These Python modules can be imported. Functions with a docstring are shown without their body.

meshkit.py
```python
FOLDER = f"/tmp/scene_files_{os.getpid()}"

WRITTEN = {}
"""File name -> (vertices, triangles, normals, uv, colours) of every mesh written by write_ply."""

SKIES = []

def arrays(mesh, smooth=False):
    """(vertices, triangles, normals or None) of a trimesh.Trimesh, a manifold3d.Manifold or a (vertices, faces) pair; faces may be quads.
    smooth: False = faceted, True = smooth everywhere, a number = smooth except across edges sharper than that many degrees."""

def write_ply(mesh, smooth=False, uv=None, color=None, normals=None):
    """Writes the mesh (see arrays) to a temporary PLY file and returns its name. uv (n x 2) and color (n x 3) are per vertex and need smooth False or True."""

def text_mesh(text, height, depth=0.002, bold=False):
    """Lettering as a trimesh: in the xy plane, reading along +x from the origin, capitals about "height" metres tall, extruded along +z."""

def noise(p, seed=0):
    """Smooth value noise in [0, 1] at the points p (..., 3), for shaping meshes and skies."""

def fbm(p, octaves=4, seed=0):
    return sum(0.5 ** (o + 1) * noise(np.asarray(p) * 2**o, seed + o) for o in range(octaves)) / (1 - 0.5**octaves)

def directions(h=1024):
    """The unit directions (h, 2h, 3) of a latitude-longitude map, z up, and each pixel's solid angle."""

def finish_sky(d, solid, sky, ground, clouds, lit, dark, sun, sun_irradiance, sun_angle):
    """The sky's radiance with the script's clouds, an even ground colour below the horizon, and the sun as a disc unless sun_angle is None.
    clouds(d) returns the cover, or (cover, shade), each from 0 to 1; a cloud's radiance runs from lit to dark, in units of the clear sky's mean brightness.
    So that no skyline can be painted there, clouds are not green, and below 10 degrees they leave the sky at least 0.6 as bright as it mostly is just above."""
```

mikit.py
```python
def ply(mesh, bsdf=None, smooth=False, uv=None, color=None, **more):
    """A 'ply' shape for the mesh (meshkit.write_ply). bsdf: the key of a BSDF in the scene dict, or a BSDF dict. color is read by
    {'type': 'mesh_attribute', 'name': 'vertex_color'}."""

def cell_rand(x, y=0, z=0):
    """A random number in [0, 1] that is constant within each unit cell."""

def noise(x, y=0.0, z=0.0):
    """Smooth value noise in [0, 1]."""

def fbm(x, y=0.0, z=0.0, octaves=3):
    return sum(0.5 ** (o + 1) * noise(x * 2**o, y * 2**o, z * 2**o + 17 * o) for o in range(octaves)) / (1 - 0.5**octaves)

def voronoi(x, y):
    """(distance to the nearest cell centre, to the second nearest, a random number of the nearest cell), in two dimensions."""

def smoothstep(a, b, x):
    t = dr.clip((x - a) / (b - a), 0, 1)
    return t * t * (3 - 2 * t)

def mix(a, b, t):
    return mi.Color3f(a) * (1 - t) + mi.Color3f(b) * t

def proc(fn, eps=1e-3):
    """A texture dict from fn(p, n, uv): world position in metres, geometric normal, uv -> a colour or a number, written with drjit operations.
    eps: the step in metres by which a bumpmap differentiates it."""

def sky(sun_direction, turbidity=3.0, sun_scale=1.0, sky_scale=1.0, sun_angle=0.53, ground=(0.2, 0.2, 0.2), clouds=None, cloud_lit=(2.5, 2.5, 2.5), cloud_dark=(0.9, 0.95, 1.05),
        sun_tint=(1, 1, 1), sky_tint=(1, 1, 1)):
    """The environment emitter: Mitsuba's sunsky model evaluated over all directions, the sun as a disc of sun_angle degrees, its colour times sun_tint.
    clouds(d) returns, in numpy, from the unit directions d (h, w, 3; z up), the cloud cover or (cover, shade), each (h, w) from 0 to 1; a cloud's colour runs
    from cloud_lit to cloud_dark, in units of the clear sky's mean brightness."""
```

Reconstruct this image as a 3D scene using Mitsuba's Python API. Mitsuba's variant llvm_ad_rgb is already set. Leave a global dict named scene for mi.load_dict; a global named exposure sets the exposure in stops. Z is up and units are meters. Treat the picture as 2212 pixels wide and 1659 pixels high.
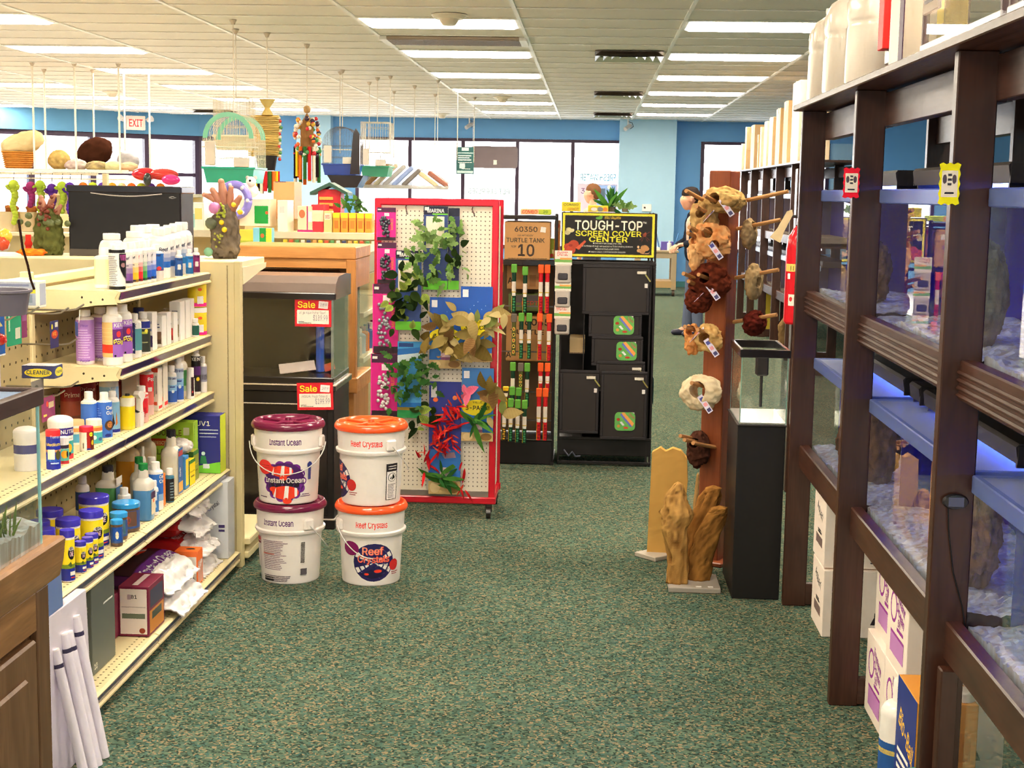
import math, random
import numpy as np, trimesh, mitsuba as mi, drjit as dr
import mikit, meshkit
from mikit import proc, noise, fbm, voronoi, cell_rand, smoothstep, mix
from manifold3d import Manifold
from shapely.geometry import Polygon, Point, LineString, box as sbox
from shapely import affinity
from shapely.ops import unary_union
T4 = mi.ScalarTransform4f
PI = math.pi
scene, labels = {}, {}

# ---------------------------------------------------------------- camera, sky, exposure
CAM_Z = 1.6
F_PIX, PITCH, YAW, ROLL = 3137.0, 0.13128, 0.052209, 0.016654
_f = np.array([-math.sin(YAW) * math.cos(PITCH), math.cos(YAW) * math.cos(PITCH), -math.sin(PITCH)])
_r = np.array([math.cos(YAW), math.sin(YAW), 0.0])
_u = np.cross(_r, _f)
_up = math.cos(ROLL) * _u - math.sin(ROLL) * _r
scene['camera'] = {'type': 'perspective', 'fov_axis': 'x', 'fov': math.degrees(2 * math.atan(1106 / F_PIX)), 'near_clip': 0.05, 'far_clip': 300.0,
                   'to_world': T4().look_at(origin=[0, 0, CAM_Z], target=[float(_f[0]), float(_f[1]), CAM_Z + float(_f[2])], up=_up.tolist())}
scene['sky'] = mikit.sky((0.35, -0.5, 0.8), turbidity=4.0, sun_scale=0.0, sky_scale=1.0, ground=(0.5, 0.5, 0.5),
                         clouds=lambda d: np.ones(d.shape[:2]) * 0.96, cloud_lit=(26.0, 26.0, 27.0), cloud_dark=(24, 24, 25))
exposure = 2.05
PANEL_LIGHT = (7.4, 6.5, 5.1)      # fluorescent ceiling panels
TUBE_LIGHT = (0.5, 1.0, 7.0)        # actinic aquarium tubes


# ---------------------------------------------------------------- helpers
def C(r, g=None, b=None):
    if g is None:
        if isinstance(r, str):
            r = tuple(int(r[i:i + 2], 16) for i in (0, 2, 4))
        r, g, b = r
    s = np.array([r, g, b], float) / 255
    return np.where(s < 0.04045, s / 12.92, ((s + 0.055) / 1.055) ** 2.4)


def Mt(x=0, y=0, z=0, rz=0, rx=0, ry=0, s=1.0):
    def R(a, i, j):
        m = np.eye(4)
        m[i, i] = m[j, j] = math.cos(a)
        m[i, j], m[j, i] = -math.sin(a), math.sin(a)
        return m
    m = R(rz, 0, 1) @ R(ry, 2, 0) @ R(rx, 1, 2)
    m = m @ np.diag(list(np.broadcast_to(s, 3)) + [1.0])
    m[:3, 3] = x, y, z
    return m


def frame(o, x, y):
    """4x4 whose local x and y axes are the given directions, local z their cross product."""
    x = np.asarray(x, float); x = x / np.linalg.norm(x)
    y = np.asarray(y, float); y = y - x * (x @ y); y = y / np.linalg.norm(y)
    m = np.eye(4)
    m[:3, 0], m[:3, 1], m[:3, 2], m[:3, 3] = x, y, np.cross(x, y), o
    return m


_TXT = {}


def text2d(s, bold=True):
    """(vertices, triangles, width) of lettering with capitals one unit tall, flat."""
    k = (s, bold)
    if k not in _TXT:
        m = meshkit.text_mesh(s, 1.0, 0.1, bold)
        top = m.faces[m.face_normals[:, 2] > 0.9]
        idx, inv = np.unique(top, return_inverse=True)
        v = np.array(m.vertices)[idx][:, :2]
        v[:, 0] -= v[:, 0].min()
        _TXT[k] = (v, inv.reshape(-1, 3), v[:, 0].max())
    return _TXT[k]


_CIRC = np.stack([np.cos(np.arange(20) * PI / 10), np.sin(np.arange(20) * PI / 10)], 1)


def tri(poly):
    if not isinstance(poly, Polygon):
        poly = Polygon(poly)
    if not poly.is_valid:
        poly = poly.buffer(0)
    vs, fs, n = [], [], 0
    for g in getattr(poly, 'geoms', [poly]):
        if g.is_empty or g.area < 1e-12:
            continue
        v, f = trimesh.creation.triangulate_polygon(g, engine='earcut')
        vs.append(v); fs.append(np.asarray(f) + n); n += len(v)
    if not vs:
        return np.zeros((0, 2)), np.zeros((0, 3), int)
    v, f = np.vstack(vs), np.vstack(fs)
    a = v[f]
    area = (a[:, 1, 0] - a[:, 0, 0]) * (a[:, 2, 1] - a[:, 0, 1]) - (a[:, 2, 0] - a[:, 0, 0]) * (a[:, 1, 1] - a[:, 0, 1])
    f[area < 0] = f[area < 0][:, ::-1]
    return v, f


class MB:
    """Collects coloured pieces of one mesh."""

    def __init__(s, M=None):
        s.V, s.F, s.Cs, s.n, s.M = [], [], [], 0, M

    def add(s, v, f, c, M=None):
        v = np.asarray(v, float)
        f = np.asarray(f, int)
        for m in (M, s.M):
            if m is not None:
                v = v @ m[:3, :3].T + m[:3, 3]
                if np.linalg.det(m[:3, :3]) < 0:
                    f = f[:, ::-1]
        s.V.append(v); s.F.append(f + s.n)
        s.Cs.append(np.broadcast_to(np.asarray(c, float), (len(v), 3)))
        s.n += len(v)
        return s

    def flat(s, v, f, c, M=None):
        v, f = np.asarray(v, float), np.asarray(f, int)
        c = np.asarray(c, float)
        if c.ndim == 2:
            c = c[f.ravel()]
        return s.add(v[f.ravel()], np.arange(f.size).reshape(-1, 3), c, M)

    def box(s, lo, hi, c, b=0.0, M=None):
        lo, hi = np.minimum(lo, hi).astype(float), np.maximum(lo, hi).astype(float)
        if b > 0:
            b = min(b, 0.49 * (hi - lo).min())
            p = []
            for i in np.ndindex(2, 2, 2):
                k = np.array(i)
                corner, sg = np.where(k, hi, lo), np.where(k, -1, 1)
                for a in range(3):
                    q = corner + sg * b
                    q[a] = corner[a]
                    p.append(q)
            h = trimesh.convex.convex_hull(np.array(p))
            return s.flat(h.vertices, h.faces, c, M)
        x0, y0, z0 = lo
        x1, y1, z1 = hi
        q = [[(x0, y0, z0), (x0, y1, z0), (x1, y1, z0), (x1, y0, z0)], [(x0, y0, z1), (x1, y0, z1), (x1, y1, z1), (x0, y1, z1)],
             [(x0, y0, z0), (x1, y0, z0), (x1, y0, z1), (x0, y0, z1)], [(x1, y1, z0), (x0, y1, z0), (x0, y1, z1), (x1, y1, z1)],
             [(x0, y1, z0), (x0, y0, z0), (x0, y0, z1), (x0, y1, z1)], [(x1, y0, z0), (x1, y1, z0), (x1, y1, z1), (x1, y0, z1)]]
        f = np.concatenate([[[4 * i, 4 * i + 1, 4 * i + 2], [4 * i, 4 * i + 2, 4 * i + 3]] for i in range(6)])
        return s.add(np.array(q).reshape(-1, 3), f, c, M)

    def lathe(s, prof, c, n=24, at=(0, 0, 0), hard=30, M=None, sq=None):
        """prof: (r, z) upwards along the outside, colours one or one per segment; sq: y scale (oval) or ('box', k) for a squarish body."""
        prof = np.asarray(prof, float)
        a = np.arange(n + 1) * 2 * PI / n
        cs, sn = np.cos(a), np.sin(a)
        if isinstance(sq, tuple):
            k = sq[1]
            rr = 1 / (np.abs(cs) ** k + np.abs(sn) ** k) ** (1 / k)
            cs, sn = cs * rr, sn * rr
            sn = sn * (sq[2] if len(sq) > 2 else 1)
        elif sq:
            sn = sn * sq
        runs, cur = [], [0]
        for i in range(1, len(prof)):
            cur.append(i)
            if i < len(prof) - 1:
                d0, d1 = prof[i] - prof[i - 1], prof[i + 1] - prof[i]
                ang = math.degrees(math.acos(np.clip(d0 @ d1 / (np.linalg.norm(d0) * np.linalg.norm(d1) + 1e-12), -1, 1)))
                cc = np.ndim(c) == 2 and np.any(np.asarray(c)[i - 1] != np.asarray(c)[i])
                if ang > hard or cc:
                    runs.append(cur); cur = [i]
        runs.append(cur)
        for r in runs:
            p = prof[r]
            v = np.stack([p[:, 0, None] * cs, p[:, 0, None] * sn, np.broadcast_to(p[:, 1, None], (len(p), n + 1))], -1).reshape(-1, 3) + np.asarray(at, float)
            i, j = np.meshgrid(np.arange(len(p) - 1), np.arange(n), indexing='ij')
            a0, a1 = i * (n + 1) + j, i * (n + 1) + j + 1
            b0, b1 = a0 + n + 1, a1 + n + 1
            f = np.vstack([np.stack([a0, a1, b1], -1).reshape(-1, 3), np.stack([a0, b1, b0], -1).reshape(-1, 3)])
            tv = v[f]
            f = f[np.linalg.norm(np.cross(tv[:, 1] - tv[:, 0], tv[:, 2] - tv[:, 0]), axis=1) > 1e-14]
            s.add(v, f, np.asarray(c)[r[0]] if np.ndim(c) == 2 else c, M)
        return s

    def cyl(s, p0, p1, r, c, n=12, r1=None, M=None):
        p0, p1 = np.asarray(p0, float), np.asarray(p1, float)
        d = p1 - p0
        L = np.linalg.norm(d)
        z = d / L
        x = np.cross(z, [0, 0, 1.0] if abs(z[2]) < 0.9 else [1.0, 0, 0])
        m = frame(p0, x, np.cross(z, x))
        r1 = r if r1 is None else r1
        return s.lathe([(0, 0), (r, 0), (r1, L), (0, L)], c, n, M=m if M is None else M @ m)

    def tube(s, pts, r, c, n=6, M=None, cap=True):
        p = np.asarray(pts, float)
        t = np.gradient(p, axis=0)
        t /= np.linalg.norm(t, axis=1, keepdims=True) + 1e-12
        a = np.zeros_like(p)
        ref = np.array([0, 0, 1.0]) if abs(t[0, 2]) < 0.9 else np.array([1.0, 0, 0])
        for i in range(len(p)):
            ref = ref - t[i] * (t[i] @ ref)
            ref /= np.linalg.norm(ref) + 1e-12
            a[i] = ref
        b = np.cross(t, a)
        th = np.arange(n) * 2 * PI / n
        rr = np.broadcast_to(np.asarray(r, float), (len(p),))
        v = p[:, None] + rr[:, None, None] * (np.cos(th)[None, :, None] * a[:, None] + np.sin(th)[None, :, None] * b[:, None])
        i, j = np.meshgrid(np.arange(len(p) - 1), np.arange(n), indexing='ij')
        q = np.stack([i * n + j, i * n + (j + 1) % n, (i + 1) * n + (j + 1) % n, (i + 1) * n + j], -1).reshape(-1, 4)
        f = np.vstack([q[:, [0, 1, 2]], q[:, [0, 2, 3]]])
        v = v.reshape(-1, 3)
        if cap:
            k = len(v)
            v = np.vstack([v, p[:1], p[-1:]])
            j = np.arange(n)
            f = np.vstack([f, np.stack([j * 0 + k, (j + 1) % n, j], 1), np.stack([j * 0 + k + 1, (len(p) - 1) * n + j, (len(p) - 1) * n + (j + 1) % n], 1)])
        return s.add(v, f, c, M)

    def prism(s, poly, depth, c, M=None):
        """Flat outline in the local xy plane, extruded along z."""
        if not isinstance(poly, Polygon):
            poly = Polygon(poly)
        m = trimesh.creation.extrude_polygon(poly, depth, engine='earcut')
        return s.flat(m.vertices, m.faces, c, M)

    def ball(s, at, r, c, n=10, sc=(1, 1, 1), M=None):
        a = np.linspace(-PI / 2, PI / 2, max(5, n // 2 + 1))
        return s.lathe(np.stack([np.cos(a), np.sin(a)], 1), c, n, hard=80, M=(M if M is not None else np.eye(4)) @ Mt(*at, s=np.array(sc) * r))

    def decal(s, items, mp, off=0.0004, step=0.00012, seg=None, w=1.0, h=1.0):
        """Flat print: items in (u, v), fractions of w and h, mapped onto a surface by mp(u, v, offset). See plane() and drum()."""
        for k, it in enumerate(items):
            kind, a = it[0], it[1:]
            o = off + step * min(k, 40)
            if kind == 'r':
                v, f = np.array([(a[0], a[1]), (a[2], a[1]), (a[2], a[3]), (a[0], a[3])], float) * (w, h), np.array([[0, 1, 2], [0, 2, 3]])
                col = a[4]
            elif kind == 'e':
                v = np.vstack([_CIRC * (a[2], a[3]) * (w, h), [[0, 0]]]) + np.array(a[:2]) * (w, h)
                i = np.arange(20)
                f = np.stack([i, (i + 1) % 20, i * 0 + 20], 1)
                col = a[4]
            elif kind == 'p':
                v, f = tri(np.asarray(a[0], float) * (w, h))
                col = a[1]
            else:   # ('t', text, u, v, height (fraction of h), colour, {opts})
                opt = a[5] if len(a) > 5 else {}
                v, f, tw = text2d(a[0], opt.get('bold', True))
                v = v * a[3] * h
                v[:, 0] *= opt.get('sx', 1.0)
                tw = tw * a[3] * h * opt.get('sx', 1.0)
                if 'w' in opt:
                    v[:, 0] *= opt['w'] * w / tw
                    tw = opt['w'] * w
                al = opt.get('al', 'c')
                v[:, 0] -= tw / 2 if al == 'c' else (tw if al == 'r' else 0)
                if opt.get('flip'):
                    v = v * (-1, 1)
                    f = f[:, ::-1]
                if opt.get('slant'):
                    v[:, 0] += v[:, 1] * opt['slant']
                if opt.get('rot'):
                    q = math.radians(opt['rot'])
                    v = v @ np.array([[math.cos(q), math.sin(q)], [-math.sin(q), math.cos(q)]])
                if opt.get('arc'):
                    v[:, 1] -= v[:, 0] ** 2 * opt['arc']
                v = v + np.array([a[1] * w, a[2] * h])
                col = a[4]
            if not len(f):
                continue
            if seg:
                for _ in range(6):
                    e = np.abs(v[f][:, [0, 1, 2], 0] - v[f][:, [1, 2, 0], 0]).max(1)
                    if e.max() <= seg:
                        break
                    v, f = trimesh.remesh.subdivide(v, f, face_index=np.nonzero(e > seg)[0])
            p = mp(v[:, 0], v[:, 1], o)
            s.add(p, f, np.asarray(col, float))
        return s

    def arrays(s):
        return np.vstack(s.V), np.vstack(s.F), np.vstack(s.Cs)


def plane(o, U, V):
    o, U, V = (np.asarray(x, float) for x in (o, U, V))
    U, V = U / np.linalg.norm(U), V / np.linalg.norm(V)
    N = np.cross(U, V)
    return lambda u, v, off: o + u[:, None] * U + v[:, None] * V + N * off


def drum(cx, cy, z, r, a0, r2=None, hh=1.0, M=None):
    """Onto an upright cylinder (or cone towards r2 at height hh); u runs along the arc from angle a0 to the right as seen from outside."""
    def f(u, v, off):
        R = r + ((r2 - r) * v / hh if r2 is not None else 0) + off
        p = np.stack([cx + R * np.cos(a0 + u / r), cy + R * np.sin(a0 + u / r), z + v], 1)
        return p if M is None else p @ M[:3, :3].T + M[:3, 3]
    return f


_BS = {}


def numbered(name):
    if name not in _used:
        _used[name] = 0
        return name
    _used[name] += 1
    return f'{name}_{_used[name]:03d}'


_used = {}


def thing(name, label, cat, group=None, kind=None):
    key = numbered(name)
    labels[key] = {'label': label, 'category': cat}
    if group:
        labels[key]['group'] = group
    if kind:
        labels[key]['kind'] = kind
    return key


def shape(v, f, c, bsdf):
    """A mesh whose faces carry their own flat colour, 8 bits a channel packed into the two uv numbers (see flat_colour), so that Mitsuba can join the meshes of a BSDF."""
    v, f, n = meshkit.arrays((v, f), True)
    cf = c[f]
    if np.ptp(cf, axis=1).max() > 1e-4:
        v, n, c = v[f.ravel()], n[f.ravel()], np.repeat(cf.mean(1), 3, 0)
        f = np.arange(f.size).reshape(-1, 3)
    e = np.clip(np.asarray(c, float), 0, 1)
    e = np.round(255 * np.where(e < 0.0031308, 12.92 * e, 1.055 * np.maximum(e, 1e-9) ** (1 / 2.4) - 0.055))
    return {'type': 'ply', 'filename': meshkit.write_ply((v, f), False, np.stack([e[:, 0] + 256 * e[:, 1], e[:, 2]], 1), None, normals=n), 'face_normals': False, 'bsdf': {'type': 'ref', 'id': bsdf}}


def put(parent, name, mb, bsdf, label=None, kind=None):
    """One mesh as a part (or sub-part) of parent; parent None: a key of its own."""
    key = numbered(parent + '__' + name if parent else name)
    scene[key] = shape(*mb.arrays(), bsdf) if isinstance(mb, MB) else mb
    if label or kind:
        labels[key] = {}
        if label:
            labels[key]['label'] = label
        if kind:
            labels[key]['kind'] = kind
    return key


def single(name, label, cat, mb, bsdf, group=None, kind=None):
    key = thing(name, label, cat, group, kind)
    scene[key] = shape(*mb.arrays(), bsdf)
    return key


def struct(name, mb, bsdf):
    scene[name] = shape(*mb.arrays(), bsdf)
    labels[name] = {'kind': 'structure'}
    return name


def copy(ply_dict, M):
    return {**ply_dict, 'to_world': T4(np.asarray(M, float))}


def nth(i):
    return ('first second third fourth fifth sixth seventh eighth ninth tenth eleventh twelfth thirteenth fourteenth fifteenth sixteenth seventeenth eighteenth '
            'nineteenth twentieth').split()[i]


def flat_colour(p, n, uv):
    g = dr.floor((uv.x + 0.5) / 256)
    e = mi.Color3f(uv.x - 256 * g, g, uv.y) / 255
    return dr.select(e < 0.04045, e / 12.92, dr.power(dr.maximum((e + 0.055) / 1.055, 1e-6), 2.4))


VC = proc(flat_colour)


def principled(color, rough=0.5, spec=0.5, **k):
    return {'type': 'twosided', 'b': {'type': 'principled', 'base_color': color, 'roughness': rough, 'specular': spec, **k}}


scene['matte'] = {'type': 'twosided', 'b': {'type': 'diffuse', 'reflectance': VC}}
scene['satin'] = principled(VC, 0.45, 0.4)
scene['gloss'] = principled(VC, 0.16, 0.5)
scene['lacquer'] = principled(VC, 0.06, 0.6)
scene['metal'] = principled(VC, 0.28, 0.5, metallic=0.9)
scene['pane'] = {'type': 'thindielectric', 'int_ior': 1.5}
scene['clear'] = {'type': 'principledthin', 'base_color': VC, 'roughness': 0.25, 'spec_trans': 0.5, 'diff_trans': 1.0, 'eta': 1.35}
scene['leaf'] = {'type': 'principledthin', 'base_color': VC, 'roughness': 0.5, 'diff_trans': 0.5, 'eta': 1.4}


def lin(r, g=None, b=None):
    return mi.Color3f(*[float(x) for x in C(r, g, b)])


def carpet_fn(p, n, uv):
    x, y = p.x, p.y
    k = cell_rand(dr.floor(x / 0.0065 + 1.7 * noise(x * 90, y * 90)), dr.floor(y / 0.0065 + 1.7 * noise(x * 90 + 9, y * 90 + 4)))
    k2 = noise(x * 70, y * 70, 3.0)
    c = mix(lin(64, 80, 68), lin(92, 112, 94), k2)
    c = dr.select(k > 0.84, mi.Color3f(lin(134, 120, 94)), c)
    c = dr.select((k > 0.62) & (k < 0.72), mi.Color3f(lin(62, 94, 88)), c)
    c = dr.select(k < 0.22, mi.Color3f(lin(48, 60, 53)), c)
    return c * (0.86 + 0.28 * fbm(x * 3.1, y * 3.1))


scene['carpet'] = {'type': 'twosided', 'b': {'type': 'diffuse', 'reflectance': proc(carpet_fn)}}


def ceil_fn(p, n, uv):
    g = fbm(p.x * 160, p.y * 160) * 0.5 + 0.5 * noise(p.x * 420, p.y * 420)
    return lin(246, 240, 232) * (0.93 + 0.1 * g)


scene['tile_board'] = {'type': 'twosided', 'b': {'type': 'diffuse', 'reflectance': proc(ceil_fn)}}


def wood_fn(c0, c1, c2, ax, sc=1.0):
    def f(p, n, uv):
        q = [p.x, p.y, p.z]
        a = q[ax] * 2.2 * sc
        u, v = q[(ax + 1) % 3] * 34 * sc, q[(ax + 2) % 3] * 34 * sc
        w = fbm(a, u * 0.35, v * 0.35)
        ring = dr.abs(dr.sin((u + v) * 0.55 + w * 9.0))
        fine = noise(a * 9, u * 7, v * 7)
        return mix(mix(lin(*c0), lin(*c1), ring * 0.7 + 0.3 * w), lin(*c2), fine * 0.35)
    return f


DARK = ((48, 24, 16), (66, 35, 22), (32, 17, 12))
for nm, ax in (('dark_wood_upright', 2), ('dark_wood_rail', 1), ('dark_wood_cross', 0)):
    scene[nm] = principled(proc(wood_fn(*DARK, ax)), 0.34, 0.5, clearcoat=0.25, clearcoat_gloss=0.8)
scene['peg_post_wood'] = principled(proc(wood_fn((126, 62, 34), (140, 74, 42), (98, 46, 26), 2)), 0.35, 0.5)
scene['pine_cross'] = principled(proc(wood_fn((214, 156, 92), (196, 134, 72), (168, 108, 54), 0)), 0.4, 0.4)
scene['pine_upright'] = principled(proc(wood_fn((206, 146, 84), (188, 126, 66), (160, 102, 50), 2)), 0.4, 0.4)
scene['oak_rail'] = principled(proc(wood_fn((148, 108, 68), (112, 76, 44), (84, 54, 32), 1)), 0.35, 0.5)
scene['oak_upright'] = principled(proc(wood_fn((108, 78, 52), (86, 58, 36), (62, 40, 26), 2)), 0.4, 0.5)


def rough_fn(p, n, uv):
    return fbm(p.x * 45, p.y * 45, p.z * 45, 4) * 0.006


scene['rock'] = {'type': 'twosided', 'b': {'type': 'bumpmap', 'b': {'type': 'diffuse', 'reflectance': VC}, 't': proc(rough_fn, 0.002), 'scale': 1.0}}


WHITE, BLACK, CREAM = C(236, 232, 226), C(18, 17, 18), C(214, 200, 158)
# ---------------------------------------------------------------- the room
HC = 2.865
FW = 25.6                     # front wall
MID_BLUE, PALE_BLUE = C(112, 164, 214), C(172, 208, 232)
WING = [(-5.3, 26.05), (-7.05, 26.0), (-10.4, 23.4)]
m = MB(); m.box((-2.7, 2.4, -0.05), (6.5, 27.0, 0.0), C(90, 104, 92)); struct('floor', m, 'carpet')
m = MB(); m.box((-13, -5, -0.05), (-2.7, 27.0, 0.0), C(170, 165, 154)); m.box((-2.7, -5, -0.05), (6.5, 2.4, 0.0), C(170, 165, 154)); struct('floor_added_bounce', m, 'satin')  # unseen pale floor added beyond the carpet to bounce light onto the ceiling
m = MB()
m.box((-13, -5, HC + 0.03), (6.5, 27.0, HC + 0.1), C(225, 218, 208))
struct('ceiling', m, 'matte')
m = MB(); m.box((-13.1, -5, 0), (-13.0, 27, HC + 0.03), MID_BLUE); struct('wall_left', m, 'matte')
m = MB(); m.box((4.6, -5, 0), (4.7, 27, HC + 0.03), C(70, 112, 150)); struct('wall_right', m, 'matte')  # same blue paint darkened: shade of the dim side put into the colour
m = MB(); m.box((-13, -5.1, 0), (6.5, -5.0, HC + 0.03), PALE_BLUE); struct('wall_back', m, 'matte')
# front wall: pier, header and low wall around the shop windows
HEAD, SILL = 2.52, 0.62
m = MB()
m.box((-5.6, FW, HEAD), (4.7, FW + 0.2, HC + 0.03), MID_BLUE)
m.box((-5.6, FW, 0), (4.7, FW + 0.2, SILL), MID_BLUE)
m.box((1.42, FW, SILL), (1.87, FW + 0.2, HEAD), MID_BLUE)
m.box((4.08, FW, SILL), (4.7, FW + 0.2, HEAD), PALE_BLUE)
m.box((-5.6, FW, SILL), (-4.15, FW + 0.2, HEAD), MID_BLUE)
struct('wall_front', m, 'matte')
m = MB(); m.box((0.455, 25.25, 0), (1.425, FW + 0.02, HC + 0.03), PALE_BLUE); struct('wall_pier', m, 'matte')
m = MB(); m.box((-5.15, 25.35, 0), (-4.55, FW + 0.02, HC + 0.03), PALE_BLUE); struct('wall_pier_left', m, 'matte')
m = MB(); m.box((0.45, 25.235, 0), (1.43, 25.25, 0.1), C(72, 130, 128)); m.box((1.43, FW - 0.015, 0), (4.6, FW, 0.1), C(72, 130, 128)); struct('baseboard_front', m, 'satin')
FRAME = C(52, 34, 58)


def window(i, x0, x1, bars, y=FW):
    k = f'window_{i}'
    m = MB()
    m.box((x0, y - 0.03, SILL), (x1, y + 0.06, SILL + 0.06), FRAME)
    m.box((x0, y - 0.03, HEAD - 0.05), (x1, y + 0.06, HEAD), FRAME)
    for b in bars:
        m.box((b - 0.03, y - 0.03, SILL), (b + 0.03, y + 0.06, HEAD), FRAME)
    struct(k, m, 'satin')
    e = [x0] + list(bars) + [x1]
    for a, b in zip(e[:-1], e[1:]):
        if b - a > 0.1:
            m = MB(); m.add([(a, y + 0.01, SILL), (b, y + 0.01, SILL), (b, y + 0.01, HEAD), (a, y + 0.01, HEAD)], [[0, 1, 2], [0, 2, 3]], C(255, 255, 255))
            put(k, 'pane', m, 'pane')
    return k


window(1, -4.15, 0.455, [-4.12, -3.19, -2.26, -1.31, -0.345])
window(2, 1.87, 4.08, [1.9, 3.0, 4.05])
# slanted left wing with its own windows
for w, ((ax, ay), (bx, by)) in enumerate(zip(WING[:-1], WING[1:])):
    L = math.hypot(bx - ax, by - ay)
    M = frame((ax, ay, 0), (bx - ax, by - ay, 0), (0, 0, 1))   # local x along, y up, z towards the room or out
    m = MB(M)
    sg = 1
    m.box((0, HEAD - 0.02, 0), (L, HC + 0.03, -0.15), C(96, 146, 184))
    m.box((0, 0, 0), (L, SILL, -0.15), C(96, 146, 184))
    if w == 0:
        m.box((0, SILL, 0), (0.25, HEAD, -0.15), MID_BLUE)
    struct(f'wall_wing_{w + 1}', m, 'matte')
    m = MB(M)
    bars = [0.3, L - 0.02] if w == 0 else [0.05, 0.98, 1.95, 3.0, L - 0.05]
    for b in bars:
        m.box((b - 0.05, SILL, 0.05), (b + 0.05, HEAD, -0.08), FRAME)
    m.box((bars[0], HEAD - 0.1, 0.05), (L, HEAD - 0.02, -0.08), FRAME)
    m.box((bars[0], SILL, 0.05), (L, SILL + 0.08, -0.08), FRAME)
    m.box((bars[0], 1.78, 0.04), (L * 0.62, 1.84, -0.06), FRAME)
    k = struct(f'window_{w + 3}', m, 'satin')
    for a, b in zip(bars[:-1], bars[1:]):
        q = MB(M); q.add([(a, SILL, -0.01), (b, SILL, -0.01), (b, HEAD - 0.05, -0.01), (a, HEAD - 0.05, -0.01)], [[0, 1, 2], [0, 2, 3]], C(255, 255, 255))
        put(k, 'pane', q, 'pane')
m = MB(); m.box((-13, 23.3, 0), (-10.3, 23.5, HC + 0.03), C(96, 146, 184)); struct('wall_wing_3', m, 'matte')
# car park outside
m = MB(); m.box((-60, 27.2, -0.3), (60, 120, -0.2), C(186, 184, 180)); struct('pavement', m, 'matte')

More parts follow.
